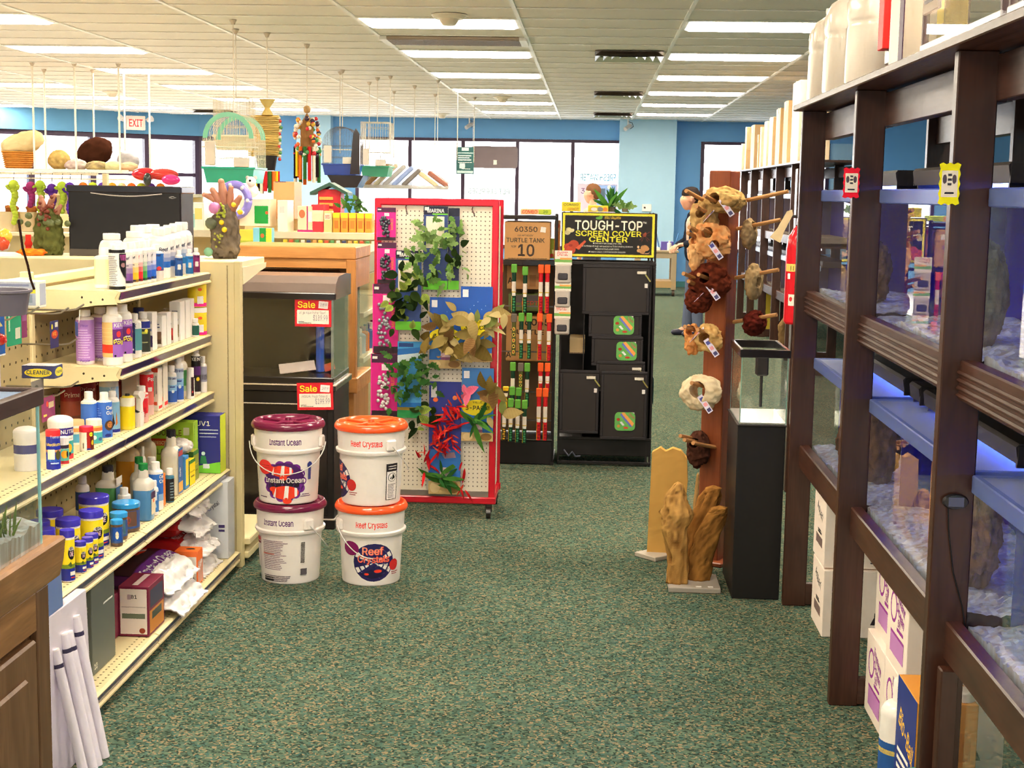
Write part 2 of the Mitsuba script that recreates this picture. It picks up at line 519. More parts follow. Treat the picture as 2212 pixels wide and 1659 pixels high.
# suspended ceiling: lay-in tiles on a tee grid, 2 ft by 4 ft
GX0, GY0, TX, TY = -1.785, 10.9, 1.2192, 0.6096
tile = shape(*MB().box((0.014, 0.014, 0), (TX - 0.014, TY - 0.014, 0.012), C(230, 222, 212)).arrays(), 'tile_board')
LIGHTS = {}
for col in (0, 2, -2, -4, -6):
    for k in range(-6, 6):
        if (col == -6 and k < 2) or (col == -4 and k < 0):  # near lights of the plush toy row are added, unseen, to brighten the ceiling
            continue
        LIGHTS[(col, 4 * k)] = (col, k)
VENTS = [(0.0, 13.2), (0.0, 18.45), (0.0, 23.2), (-6.6, 24.0)]
cols = {c: GX0 + c * TX for c in range(-8, 5)}
n_tile = 0
light_cells = set()
for (c, r), (col, k) in LIGHTS.items():
    gc = {0: 0, 2: 2, -2: -3, -4: -5, -6: -7}[col]
    light_cells.add((gc, r))
vent_cells = {(round((x - GX0) / TX - 0.25), round((y - GY0) / TY)) for x, y in VENTS}
light_cells.add((0, 2))
for r in range(-3, 24):
    y = GY0 + r * TY
    for c in range(-8, 5):
        x = GX0 + c * TX
        if (c, r) in light_cells:
            continue
        if y - 1.0 < abs(x + 0.6) * 1.55 - (2.5 if c > 0 else 0.8):
            continue
        put('ceiling', 'tile', copy(tile, Mt(x, y, HC + 0.004)), 'tile_board')
        n_tile += 1
# the tiles out of the picture, as one sheet of the same board
m = MB()
for r in range(-26, 24):
    for c in range(-9, 6):
        x, y = GX0 + c * TX, GY0 + r * TY
        if (c, r) in light_cells or (-3 <= r < 24 and -8 <= c < 5 and not (y - 1.0 < abs(x + 0.6) * 1.55 - (2.5 if c > 0 else 0.8))):
            continue
        m.box((x + 0.014, y + 0.014, HC + 0.004), (x + TX - 0.014, y + TY - 0.014, HC + 0.016), C(225, 218, 208))
put('ceiling', 'tile_field', m, 'tile_board', kind='stuff')
for c in range(-9, 7):
    x = GX0 + c * TX
    put('ceiling', 'tee_bar', MB().box((x - 0.014, -5, HC - 0.006), (x + 0.014, 27, HC + 0.004), C(244, 240, 232)), 'satin')
for r in range(-26, 27):
    y = GY0 + r * TY
    put('ceiling', 'cross_tee', MB().box((-13, y - 0.011, HC - 0.004), (6.5, y + 0.011, HC + 0.003), C(240, 235, 226)), 'satin')

frame_m, diff_m = MB(), MB()
for a in ((0.0, 0.0, TX, 0.03), (0, TY - 0.03, TX, TY), (0, 0, 0.03, TY), (TX - 0.03, 0, TX, TY)):
    frame_m.box((a[0], a[1], -0.008), (a[2], a[3], 0.02), C(240, 236, 230))
_a, _b = [(0.03, 0.03, -0.006), (TX - 0.03, 0.03, -0.006), (TX - 0.03, TY - 0.03, -0.006), (0.03, TY - 0.03, -0.006)], [(0.06, 0.06, -0.022), (TX - 0.06, 0.06, -0.022), (TX - 0.06, TY - 0.06, -0.022), (0.06, TY - 0.06, -0.022)]
diff_m.add(_b, [[0, 2, 1], [0, 3, 2]], C(250, 250, 250))      # acrylic lens, drop added so its glowing sides light the ceiling
for i in range(4):
    j = (i + 1) % 4
    diff_m.add([_a[i], _a[j], _b[j], _b[i]], [[0, 2, 1], [0, 3, 2]], C(250, 250, 250))
frame_p = shape(*frame_m.arrays(), 'satin')
diff_p = shape(*diff_m.arrays(), 'matte')
diff_p['emitter'] = {'type': 'area', 'radiance': {'type': 'rgb', 'value': list(PANEL_LIGHT)}}
ROW = {0: 'centre row of ceiling panels', 2: 'right-hand row of ceiling panels', -2: 'row above the hanging bird cages', -4: 'row above the plush toys, its unseen near end added', -6: 'far row by the slanted windows'}
for (c, r), (col, k) in LIGHTS.items():
    gc = {0: 0, 2: 2, -2: -3, -4: -5, -6: -7}[col]
    ahead = k if col > -6 else k - 2
    if k >= 0 and col in (0, 2, -2):
        lab = f'lit fluorescent ceiling panel, {nth(k)} from the camera in the {ROW[col]}'
    elif k >= 2 or (k >= 0 and col == -4):
        lab = f'lit fluorescent ceiling panel, {nth(max(ahead, 0))} from the camera in the {ROW[col]}'
    else:
        lab = f'lit fluorescent ceiling panel overhead, {nth(1 - k)} nearer than the {ROW[col]}'
    t = thing('ceiling_light', lab, 'ceiling light', 'fluorescent ceiling panels')
    M = Mt(GX0 + gc * TX, GY0 + r * TY, HC)
    put(t, 'frame', copy(frame_p, M), 'satin')
    put(t, 'diffuser', copy(diff_p, M), 'matte')
# unlit louvre panel between the first two lit ones
t = thing('return_grille', 'brown unlit louvred ceiling panel between the first two lit panels of the centre row', 'air grille')
m = MB(Mt(GX0, GY0 + 2 * TY + 0.05, HC))
m.box((0.06, 0.03, -0.02), (TX - 0.06, 0.52, 0.0), C(168, 148, 128))
put(t, 'panel', m, 'satin')
for i in range(12):
    put(t, 'louvre', MB(Mt(GX0, GY0 + 2 * TY + 0.05, HC)).box((0.06, 0.05 + i * 0.038, -0.03), (TX - 0.06, 0.066 + i * 0.038, -0.018), C(146, 128, 112)), 'satin')
for x in (0.0, TX - 0.06):
    put(t, 'end_cap', MB(Mt(GX0, GY0 + 2 * TY + 0.05, HC)).box((x, 0.02, -0.03), (x + 0.06, 0.54, 0.0), C(244, 240, 236)), 'satin')
# stepped square air diffusers
for i, (x, y) in enumerate(VENTS):
    lab = [f'square stepped metal air diffuser nearest the camera, left of the right-hand lights', 'square stepped metal air diffuser, middle one of three beside the right-hand lights',
           'square stepped metal air diffuser farthest away, close to the pale blue pier', 'dark square air diffuser above the exit sign'][i]
    t = thing('air_diffuser', lab, 'air vent', 'ceiling air diffusers')
    M = Mt(x, y, HC)
    for j in range(4):
        a, b = 0.0 + j * 0.075, 0.61 - j * 0.075
        ring = Polygon([(a, a), (b, a), (b, b), (a, b)]).difference(Polygon([(a + 0.05, a + 0.05), (b - 0.05, a + 0.05), (b - 0.05, b - 0.05), (a + 0.05, b - 0.05)]))
        v, f = tri(ring)
        inner = np.minimum(np.minimum(v[:, 0] - a, b - v[:, 0]), np.minimum(v[:, 1] - a, b - v[:, 1])) > 0.02
        z = np.where(inner, -0.012, -0.05 + 0.004 * j)
        m = MB(M); m.flat(np.column_stack([v, z]), f[:, ::-1], C(222, 216, 210)); m.flat(np.column_stack([v, z + 0.004]), f, C(170, 160, 150))
        put(t, 'vane', m, 'metal')
    put(t, 'backing', MB(M).box((0, 0, -0.008), (0.61, 0.61, -0.002), C(104, 92, 86)), 'satin')
# smoke detectors
for (x, y), lab in zip([(-1.06, 10.72), (-6.52, 19.7), (-1.22, 19.7), (-2.49, 24.2)],
                       ['round ceiling smoke detector at the top edge in front of the first centre light', 'round ceiling smoke detector above the exit sign', 'round ceiling smoke detector between the far lights of the centre row',
                        'small round ceiling smoke detector near the header above the shop windows']):
    t = thing('smoke_detector', lab, 'smoke detector', 'smoke detectors')
    put(t, 'base', MB(Mt(x, y, HC)).lathe([(0, -0.03), (0.10, -0.03), (0.13, -0.008), (0.13, 0)], C(236, 224, 204), 24), 'satin')
    put(t, 'sensor', MB(Mt(x, y, HC)).lathe([(0, -0.075), (0.045, -0.075), (0.06, -0.055), (0.075, -0.03), (0, -0.029)], C(226, 212, 190), 20), 'satin')
# ---------------------------------------------------------------- aquarium rack on the right
PX = [5.64, 4.51, 3.29, 2.07]           # posts, from the far end to the near one
RX0 = 0.79


def rack(label, px, x0, depth, top, rails, cat='aquarium rack', base=True, back=True, near_ext=0.0, sag=0):
    t = thing('aquarium_rack', label, cat)
    y0, y1 = min(px) - 0.02, max(px) + 0.02
    for y in px:
        for x in ((x0, x0 + depth - 0.09) if back else (x0,)):
            put(t, 'post', MB().box((x, y - 0.019, 0), (x + 0.089, y + 0.019, top - 0.022), C(70, 38, 26), 0.003), 'dark_wood_upright')
        for z in (0.0,) if base else ():
            put(t, 'foot_board', MB().box((x0 + 0.005, y - 0.017, 0.005), (x0 + depth - 0.01, y + 0.017, 0.09), C(70, 38, 26), 0.003), 'dark_wood_cross')
    put(t, 'top_board', MB().box((x0 - 0.03, y0 - 0.02, top - 0.022), (x0 + depth + 0.02, y1 + 0.02, top), C(70, 38, 26), 0.003), 'dark_wood_rail')
    for a, b in zip(px[:-1], px[1:]):
        ya, yb = b + 0.019, a - 0.019
        put(t, 'top_rail', MB().box((x0 + 0.085, ya, top - 0.13), (x0 + 0.12, yb, top - 0.03), C(70, 38, 26), 0.002), 'dark_wood_rail')
        if back:
            put(t, 'back_rail', MB().box((x0 + depth - 0.06, ya, top - 0.14), (x0 + depth - 0.02, yb, top - 0.04), C(70, 38, 26), 0.002), 'dark_wood_rail')
        for z, groove in rails:
            r = put(t, 'rail', MB().box((x0 + 0.04, ya - 0.01, z - 0.09), (x0 + 0.078, yb + 0.01, z), C(70, 38, 26), 0.004), 'dark_wood_rail')
            if groove:
                for q in range(4):
                    put(r, 'bead', MB().box((x0 + 0.033, ya, z - 0.032 - q * 0.017), (x0 + 0.042, yb, z - 0.022 - q * 0.017), C(70, 38, 26), 0.004), 'dark_wood_rail')
            put(t, 'back_support', MB().box((x0 + depth - 0.085, ya, z - 0.09), (x0 + depth - 0.055, yb, z - 0.012), C(70, 38, 26)), 'dark_wood_rail')
            put(t, 'deck_board', MB().box((x0 + 0.08, ya, z - 0.075), (x0 + depth - 0.1, yb, z - 0.06), C(60, 34, 24)), 'dark_wood_rail')
    return t


rack('tall dark-stained timber rack holding lit aquariums along the right side of the aisle', PX, RX0, 0.56, 1.945, [(1.245, True), (0.645, False)])

BLUE_BACK = C(22, 14, 140)


def gravel_mesh(x0, x1, y0, y1, z0, hgt, seed, c0=C(188, 206, 226), c1=C(150, 140, 128)):
    rng = np.random.default_rng(seed)
    nx, ny = max(8, int((x1 - x0) / 0.011)), max(20, int((y1 - y0) / 0.011))
    X, Yv = np.meshgrid(np.linspace(x0, x1, nx), np.linspace(y0, y1, ny), indexing='ij')
    q = np.stack([X * 9, Yv * 9, X * 0 + seed], -1)
    Z = z0 + hgt * (0.55 + 0.9 * meshkit.fbm(q, 3)) + 0.012 * (x1 > x0) * ((X - x0) / (x1 - x0)) * hgt * 30 * 0.2 + rng.uniform(-0.0035, 0.0035, X.shape)
    v = np.stack([X, Yv, Z], -1).reshape(-1, 3)
    i, j = np.meshgrid(np.arange(nx - 1), np.arange(ny - 1), indexing='ij')
    a = i * ny + j
    f = np.vstack([np.stack([a, a + ny, a + ny + 1], -1).reshape(-1, 3), np.stack([a, a + ny + 1, a + 1], -1).reshape(-1, 3)])
    k = rng.uniform(0, 1, (len(v), 1)) ** 0.7
    m = MB(); m.flat(v, f, c0 * k + c1 * (1 - k))
    for (s0, s1, n) in (((0, 0), (0, ny - 1), ny), ((nx - 1, 0), (nx - 1, ny - 1), ny)):     # faces against the front and back glass
        ii = s0[0]
        top = np.stack([X[ii], Yv[ii], Z[ii]], -1); bot = top.copy(); bot[:, 2] = z0
        w = np.vstack([bot, top])
        ar = np.arange(ny - 1)
        ff = np.vstack([np.stack([ar, ar + ny, ar + ny + 1], 1), np.stack([ar, ar + ny + 1, ar + 1], 1)])
        kk = rng.uniform(0, 1, (len(w), 1))
        m.flat(w, ff, c0 * kk * 0.9 + c1 * (1 - kk))
    return m


def rock_mesh(seed, size, c0, c1, sub=4, amp=0.35, freq=2.2, holes=(), ridge=False):
    """A weathered stone: noise-displaced ball, pierced by holes [(axis point, direction, radius)] in units of its size."""
    s = trimesh.creation.icosphere(sub)
    v = np.array(s.vertices)
    d = meshkit.fbm(v * freq + seed * 7.3, 4, seed) - 0.5
    if ridge:
        d = np.abs(d) * -1.6 + 0.25
    v = v * (1 + amp * 2 * d)[:, None] * np.asarray(size)
    f = np.array(s.faces)
    if len(holes):
        man = Manifold(mi_mesh(v, f))
        for p, dr_, r in holes:
            p, dr_ = np.asarray(p, float) * np.asarray(size), np.asarray(dr_, float)
            dr_ = dr_ / np.linalg.norm(dr_)
            L = 3 * max(size)
            x = np.cross(dr_, [0, 0, 1.0] if abs(dr_[2]) < 0.9 else [1.0, 0, 0])
            fr = frame(p - dr_ * L / 2, x, np.cross(dr_, x))
            cyl = Manifold.cylinder(L, r, r * 1.15, 20).transform(fr[:3].tolist())
            man = man - cyl
        man = man.refine_to_length(max(size) * 0.09)
        mm = man.to_mesh()
        v, f = np.array(mm.vert_properties[:, :3], float), np.array(mm.tri_verts)
    q = v / max(size)
    n = meshkit.fbm(q * 6 + seed, 4, seed + 3) - 0.5
    t = trimesh.Trimesh(v, f, process=False)
    vn = np.array(t.vertex_normals)
    v = v + vn * (n * 0.16 * max(size))[:, None]
    k = np.clip(meshkit.fbm(q * 5 + 11 + seed, 4, seed + 9) * 1.9 - 0.45, 0, 1)[:, None]
    return v, f, c0 * k + c1 * (1 - k)


def mi_mesh(v, f):
    from manifold3d import Mesh
    return Mesh(np.asarray(v, np.float32), np.asarray(f, np.uint32))


def aquarium(label, x0, x1, y0, y1, z0, z1, seed, decor, lit=True, hood=(0.1, 0.32), hoods=None, rim=C(150, 170, 220), cat='aquarium'):
    """Glass tank with blue-painted back, gravel, plastic rim and cover; decor and hoods are things of their own."""
    t = thing('aquarium', label, cat)
    W = C(255, 255, 255)
    quads = [[(x0, y0, z0), (x0, y1, z0), (x0, y1, z1), (x0, y0, z1)], [(x0, y0, z0), (x1, y0, z0), (x1, y0, z1), (x0, y0, z1)], [(x0, y1, z0), (x1, y1, z0), (x1, y1, z1), (x0, y1, z1)]]
    for i, q in enumerate(quads):
        put(t, 'glass_pane', MB().add(q, [[0, 1, 2], [0, 2, 3]], W), 'pane')
    put(t, 'back_panel', MB().box((x1, y0, z0), (x1 + 0.008, y1, z1), BLUE_BACK), 'satin')
    put(t, 'side_film', MB().box((x0 + 0.1, y1 + 0.001, z0), (x1, y1 + 0.004, z1 - 0.03), BLUE_BACK), 'satin')
    put(t, 'base', MB().box((x0 + 0.002, y0, z0 - 0.012), (x1, y1, z0), C(40, 36, 50)), 'satin')
    m = MB()
    for a in (((x0 - 0.006, y0 - 0.004, z1 - 0.03), (x0 + 0.012, y1 + 0.004, z1 + 0.012)), ((x1 - 0.012, y0 - 0.004, z1 - 0.03), (x1 + 0.01, y1 + 0.004, z1 + 0.012)),
              ((x0, y0 - 0.004, z1 - 0.03), (x1, y0 + 0.008, z1 + 0.012)), ((x0, y1 - 0.008, z1 - 0.03), (x1, y1 + 0.004, z1 + 0.012))):
        m.box(*a, rim, 0.003)
    put(t, 'top_rim', m, 'clear')
    put(t, 'cover', MB().box((x0 + 0.012, y0 + 0.008, z1 + 0.004), (x1 - 0.012, y1 - 0.008, z1 + 0.008), C(196, 208, 240)), 'clear')
    put(t, 'gravel', gravel_mesh(x0 + 0.004, x1 - 0.004, y0 + 0.004, y1 - 0.004, z0, 0.045, seed), 'matte', kind='stuff')
    return t


def hood(label, x0, x1, y0, y1, z, h=0.055, group=None):
    k = thing('light_hood', label, 'light hood', group)
    prof = [(x0 + 0.006, z + 0.012), (x0, z + h - 0.008), (x0 + 0.008, z + h), (x1 - 0.02, z + h), (x1, z + h - 0.02), (x1, z + 0.012), (x1 - 0.006, z + 0.012), (x1 - 0.01, z + h - 0.014), (x0 + 0.016, z + h - 0.012), (x0 + 0.012, z + 0.012)]
    M = frame((0, y1, 0), (1, 0, 0), (0, 0, 1))
    put(k, 'shell', MB().prism([(a, b) for a, b in prof], y1 - y0, C(44, 38, 36), M), 'satin')
    m = MB(M)
    inner = [(x0 + 0.004, z + 0.012), (x1 - 0.004, z + 0.012), (x1 - 0.004, z + h - 0.004), (x0 + 0.006, z + h - 0.004)]
    put(k, 'end_cap', MB().prism(inner, 0.006, C(40, 34, 32), frame((0, y1 + 0.004, 0), (1, 0, 0), (0, 0, 1))), 'satin')
    put(k, 'end_cap', MB().prism(inner, 0.006, C(40, 34, 32), frame((0, y0 + 0.002, 0), (1, 0, 0), (0, 0, 1))), 'satin')
    for yy in (y0 + 0.02, y1 - 0.03):
        put(k, 'foot', MB().box((x0 + 0.01, yy, z), (x1 - 0.01, yy + 0.01, z + 0.013), C(40, 34, 32)), 'satin')
    q = MB().cyl(((x0 + x1) / 2 - 0.03, y0 + 0.03, z + 0.016), ((x0 + x1) / 2 - 0.03, y1 - 0.03, z + 0.016), 0.011, C(220, 225, 255), 10)
    d = shape(*q.arrays(), 'matte')
    d['emitter'] = {'type': 'area', 'radiance': {'type': 'rgb', 'value': list(TUBE_LIGHT)}}
    key = numbered(k + '__tube'); scene[key] = d
    return k


TX0, TX1 = 0.875, 1.25
BAYS = [(4.54, 5.61), (3.32, 4.48), (2.1, 3.26)]
NAMES = ['by the far end post', 'in the middle bay', 'in the near bay']
for lvl, (zb, zt) in enumerate(((1.2, 1.615), (0.6, 0.975))):
    row = ('upper', 'lower')[lvl]
    for b, (ya, yb) in enumerate(BAYS):
        aquarium(f'blue-backed {row} aquarium {NAMES[b]} of the right-hand rack', TX0, TX1, ya, yb, zb, zt, 11 + lvl * 3 + b, None)
        spans = [(ya + 0.02, yb - 0.16)] if not (lvl == 1 and b == 1) else [(ya + 0.02, yb - 0.2)]
        for (h0, h1) in spans:
            hood(f'black light hood glowing on the {row} aquarium {NAMES[b]}', 0.985 if lvl else 0.93, 1.2, h0, h1, zt + 0.012, 0.06)
        if lvl == 1 and b == 1:
            hood('short black light hood at the far end of the lower middle aquarium', 0.985, 1.2, yb - 0.14, yb - 0.01, zt + 0.012, 0.06)

# stones and driftwood inside the tanks
def stone(label, x, y, z, size, seed, c0=C(150, 128, 96), c1=C(70, 54, 40), cat='rock', name='aquarium_rock', rz=0.0, ridge=True, sub=4, amp=0.4, freq=1.8, bs='rock', group=None):
    v, f, c = rock_mesh(seed, size, c0, c1, sub, amp, freq, ridge=ridge)
    v = v - [0, 0, v[:, 2].min()]
    return single(name, label, cat, MB(Mt(x, y, z, rz)).add(v, f, c), bs, group)


stone('greenish brown lump of rock standing in the upper middle aquarium next to its near post', 0.96, 3.62, 1.225, (0.055, 0.07, 0.12), 3, C(150, 132, 72), C(70, 62, 36))
stone('small orange-brown stone on the gravel of the upper middle aquarium', 1.0, 3.82, 1.225, (0.045, 0.05, 0.05), 4, C(190, 110, 60), C(110, 60, 40))
stone('pointed tan rock on the gravel of the upper far aquarium', 0.97, 5.02, 1.225, (0.05, 0.06, 0.1), 5, C(150, 124, 90), C(80, 60, 48))
stone('brown rock in the lower far aquarium near its front glass', 0.98, 5.35, 0.62, (0.05, 0.06, 0.07), 6, C(140, 100, 66), C(70, 46, 36))
stone('dark pitted rock leaning in the lower far aquarium', 1.0, 4.95, 0.62, (0.06, 0.08, 0.12), 7, C(120, 92, 70), C(52, 40, 36))
stone('mossy brown driftwood clump rising from the gravel of the lower middle aquarium', 0.98, 3.62, 0.625, (0.05, 0.11, 0.12), 8, C(150, 116, 60), C(66, 46, 30), cat='driftwood', name='driftwood')
stone('pale pointed quartz stone on the gravel of the near lower aquarium', 0.97, 2.86, 0.64, (0.022, 0.03, 0.06), 9, C(214, 222, 240), C(170, 180, 210), ridge=False, sub=3)
m = MB()
pr = [(0, 0), (0.05, 0), (0.045, 0.2), (0.03, 0.28), (0.012, 0.3), (0.0, 0.24)]
m.prism(pr, 0.03, C(168, 120, 104), frame((0.985, 4.0, 0.63), (0.1, -1, 0), (0.0, -0.12, 1)))
single('slate_slab', 'upright pinkish slab of slate standing in the lower middle aquarium', 'slate', m, 'rock')
stone('tangled brown root lying against the slate slab in the lower middle aquarium', 1.02, 3.85, 0.63, (0.03, 0.07, 0.13), 12, C(168, 130, 90), C(80, 56, 40), cat='driftwood', name='driftwood')
# filter box hung inside the far lower tank
m = MB().box((1.05, 5.08, 0.75), (1.1, 5.2, 0.94), C(60, 60, 120), 0.006); m.box((1.04, 5.1, 0.78), (1.05, 5.18, 0.84), C(200, 205, 240), 0.003)
single('tank_filter', 'small boxy filter fixed inside the lower far aquarium', 'filter', m, 'gloss')

# notices hung on the posts
def crinkled(w, h, c):
    n = 8
    pts = [(-w / 2 + (0.003 if i % 2 else 0), -h / 2 + h * i / n) for i in range(n + 1)]
    pts += [(-w / 2 + w * i / 6, h / 2 + (0.004 if i % 2 else 0)) for i in range(1, 6)]
    pts += [(w / 2 - (0.003 if i % 2 else 0), h / 2 - h * i / n) for i in range(n + 1)]
    pts += [(w / 2 - w * i / 6, -h / 2 - (0.004 if i % 2 else 0)) for i in range(1, 6)]
    return pts


for (lab, y, zc, col, w) in (('red paper notice tacked to the second post of the right-hand rack', 4.488, 1.645, C(236, 40, 62), 0.05),
                             ('yellow notice with pinked edges tacked to the third post of the right-hand rack', 3.268, 1.634, C(240, 232, 40), 0.046)):
    h = 0.085
    M = frame((RX0 - 0.006, y, zc), (1, -0.25, 0), (0, 0, 1))
    k = single('notice', lab, 'notice', MB().prism(crinkled(w, h, col), 0.0012, col, M), 'matte')
    m = MB()
    mp = plane(M[:3, 3] + M[:3, 2] * 0.0012 - M[:3, 0] * w / 2 - M[:3, 1] * h / 2, M[:3, 0], M[:3, 1])
    m.decal([('r', 0.14, 0.16, 0.88, 0.84, C(236, 226, 208)), ('e', 0.28, 0.62, 0.1, 0.12, C(90, 80, 90)), ('e', 0.72, 0.62, 0.1, 0.12, C(90, 80, 90)),
             ('r', 0.42, 0.7, 0.6, 0.76, C(60, 60, 70)), ('r', 0.42, 0.58, 0.6, 0.64, C(60, 60, 70)), ('r', 0.42, 0.46, 0.6, 0.52, C(60, 60, 70)), ('r', 0.3, 0.24, 0.72, 0.29, C(60, 60, 70))], mp, w=w, h=h)
    put(k, 'print', m, 'matte')
# timer / thermometer with a lead
m = MB().lathe([(0, -0.006), (0.026, -0.006), (0.03, 0), (0.026, 0.008), (0, 0.009)], C(26, 26, 32), 20, sq=0.62, M=frame((RX0 + 0.045, 3.262, 0.925), (1, 0, 0), (0, 0, 1)))
k = single('thermometer', 'small black digital thermometer stuck on the third post of the right-hand rack', 'thermometer', m, 'gloss')
put(k, 'display', MB().box((RX0 + 0.028, 3.252, 0.915), (RX0 + 0.062, 3.2535, 0.936), C(70, 76, 104)), 'gloss')
put(k, 'lead', MB().tube([(RX0 + 0.03, 3.262, 0.91), (RX0 + 0.034, 3.266, 0.86), (RX0 + 0.05, 3.267, 0.76), (RX0 + 0.075, 3.267, 0.68), (RX0 + 0.09, 3.267, 0.6)], 0.0016, C(14, 14, 16)), 'satin')
# floor-level trim and acrylic panel under the near tank
t = thing('acrylic_panel', 'clear wood-edged acrylic panel standing under the near lower aquarium', 'panel')
put(t, 'edge_strip', MB().box((RX0 + 0.02, 3.2, 0.0), (RX0 + 0.06, 3.24, 0.55), C(70, 38, 26), 0.003), 'dark_wood_upright')
put(t, 'sheet', MB().add([(RX0 + 0.05, 2.1, 0.02), (RX0 + 0.05, 3.22, 0.02), (RX0 + 0.05, 3.22, 0.55), (RX0 + 0.05, 2.1, 0.55)], [[0, 1, 2], [0, 2, 3]], C(255, 255, 255)), 'pane')
# second rack back to back with it and the wall shelf in shadow
# things on top of the rack
def jug_big(label, x, y, z, r, h, c=C(226, 214, 198), rz=0.0):
    t = thing('white_jug', label, 'jug', 'plastic jugs on the rack top')
    M = Mt(x, y, z, rz)
    prof = [(0, 0), (r * 0.9, 0), (r, 0.02), (r, h * 0.52), (r * 0.965, h * 0.54), (r * 0.965, h * 0.58), (r, h * 0.6), (r, h * 0.74), (r * 0.8, h * 0.86), (r * 0.4, h * 0.93), (r * 0.3, h * 0.94), (r * 0.3, h * 0.97), (0, h * 0.97)]
    put(t, 'body', MB(M).lathe(prof, c, 28, hard=50, sq=('box', 3.5)), 'jug_plastic')
    put(t, 'cap', MB(M).lathe([(0, h * 0.965), (r * 0.36, h * 0.965), (r * 0.36, h * 1.02), (0, h * 1.025)], C(240, 238, 234), 16), 'satin')
    put(t, 'handle', MB(M).tube([(r * 0.2, 0.0, h * 0.95), (r * 0.7, 0, h * 0.97), (r * 0.95, 0, h * 0.88), (r * 0.9, 0, h * 0.72)], r * 0.14, c, 8), 'jug_plastic')
    return t


scene['jug_plastic'] = principled(VC, 0.22, 0.5)
TOP = 1.945
jug_big('white plastic jug at the far corner of the rack top', 0.88, 5.56, TOP, 0.085, 0.34)
jug_big('largest-looking milky jug beside the corner jug on the rack top', 0.88, 5.13, TOP, 0.095, 0.36)
jug_big('milky jug third along the rack top, left of the red-labelled box', 0.9, 4.74, TOP, 0.095, 0.36, rz=0.4)
m = MB().box((0.86, 4.28, TOP + 0.045), (1.06, 4.47, TOP + 0.33), C(74, 60, 56), 0.006)
k = single('black_bag_box', 'dark shrink-wrapped box with a red label on the rack top', 'box', m, 'gloss')
put(k, 'red_label', MB().box((0.84, 4.4, TOP + 0.09), (0.862, 4.476, TOP + 0.3), C(232, 44, 40), 0.002), 'satin', 'red paper label')
put(k, 'support', MB().lathe([(0, 0), (0.05, 0), (0.05, 0.006), (0.014, 0.01), (0.014, 0.035), (0.04, 0.046), (0, 0.046)], C(210, 204, 196), 16, at=(0.92, 4.38, TOP)), 'metal')
m = MB().box((0.82, 4.02, TOP), (0.98, 4.2, TOP + 0.24), C(226, 214, 198), 0.003)
k = single('carton', 'pale upright carton with a dark edge on the rack top', 'carton', m, 'satin')
put(k, 'dark_side', MB().box((0.8195, 4.02, TOP), (0.822, 4.07, TOP + 0.24), C(64, 34, 66)), 'satin')
m = MB().box((0.9, 3.9, TOP), (0.96, 3.98, TOP + 0.36), C(150, 130, 70), 0.003)
k = single('carton', 'narrow olive carton wedged between the pale carton and the glass tank on the rack top', 'carton', m, 'satin')
put(k, 'print', MB().decal([('r', 0, 0.5, 1, 1, C(220, 90, 40)), ('r', 0, 0.3, 1, 0.5, C(226, 200, 60))], plane((0.8995, 3.98, TOP), (0, -1, 0), (0, 0, 1)), w=0.08, h=0.36), 'satin')
m = MB().box((0.835, 3.7, TOP + 0.12), (0.845, 3.86, TOP + 0.36), C(206, 190, 178), 0.002)
k = single('price_card', 'glossy pale price card taped to the glass tank on the rack top', 'card', m, 'lacquer')
put(k, 'print', MB().decal([('r', 0.08, 0.86, 0.5, 0.94, C(60, 60, 70)), ('r', 0.1, 0.1, 0.9, 0.14, C(90, 80, 80))], plane((0.8345, 3.86, TOP + 0.12), (0, -1, 0), (0, 0, 1)), w=0.16, h=0.24), 'satin')
for i, (ya, yb) in enumerate(((3.16, 3.9), (2.3, 3.1))):
    t = thing('glass_tank', ['empty glass tank with a silver base trim on the rack top behind the price card', 'empty glass tank at the right edge on the rack top'][i], 'glass tank', 'empty tanks on the rack top')
    for q in ([(0.85, ya, TOP + 0.01), (0.85, yb, TOP + 0.01), (0.85, yb, TOP + 0.4), (0.85, ya, TOP + 0.4)], [(0.85, yb, TOP + 0.01), (1.15, yb, TOP + 0.01), (1.15, yb, TOP + 0.4), (0.85, yb, TOP + 0.4)],
              [(0.85, ya, TOP + 0.01), (1.15, ya, TOP + 0.01), (1.15, ya, TOP + 0.4), (0.85, ya, TOP + 0.4)], [(1.15, ya, TOP + 0.01), (1.15, yb, TOP + 0.01), (1.15, yb, TOP + 0.4), (1.15, ya, TOP + 0.4)]):
        put(t, 'glass_pane', MB().add(q, [[0, 1, 2], [0, 2, 3]], C(255, 255, 255)), 'pane')
    put(t, 'base_trim', MB().box((0.842, ya - 0.008, TOP), (1.158, yb + 0.008, TOP + 0.05), C(200, 200, 206), 0.003), 'gloss')
    put(t, 'floor_pane', MB().box((0.86, ya, TOP + 0.05), (1.14, yb, TOP + 0.054), C(214, 206, 196)), 'gloss')
    for y in (ya, yb):
        put(t, 'corner_trim', MB().box((0.845, y - 0.008, TOP + 0.04), (0.862, y + 0.008, TOP + 0.4), C(84, 66, 66), 0.002), 'satin')

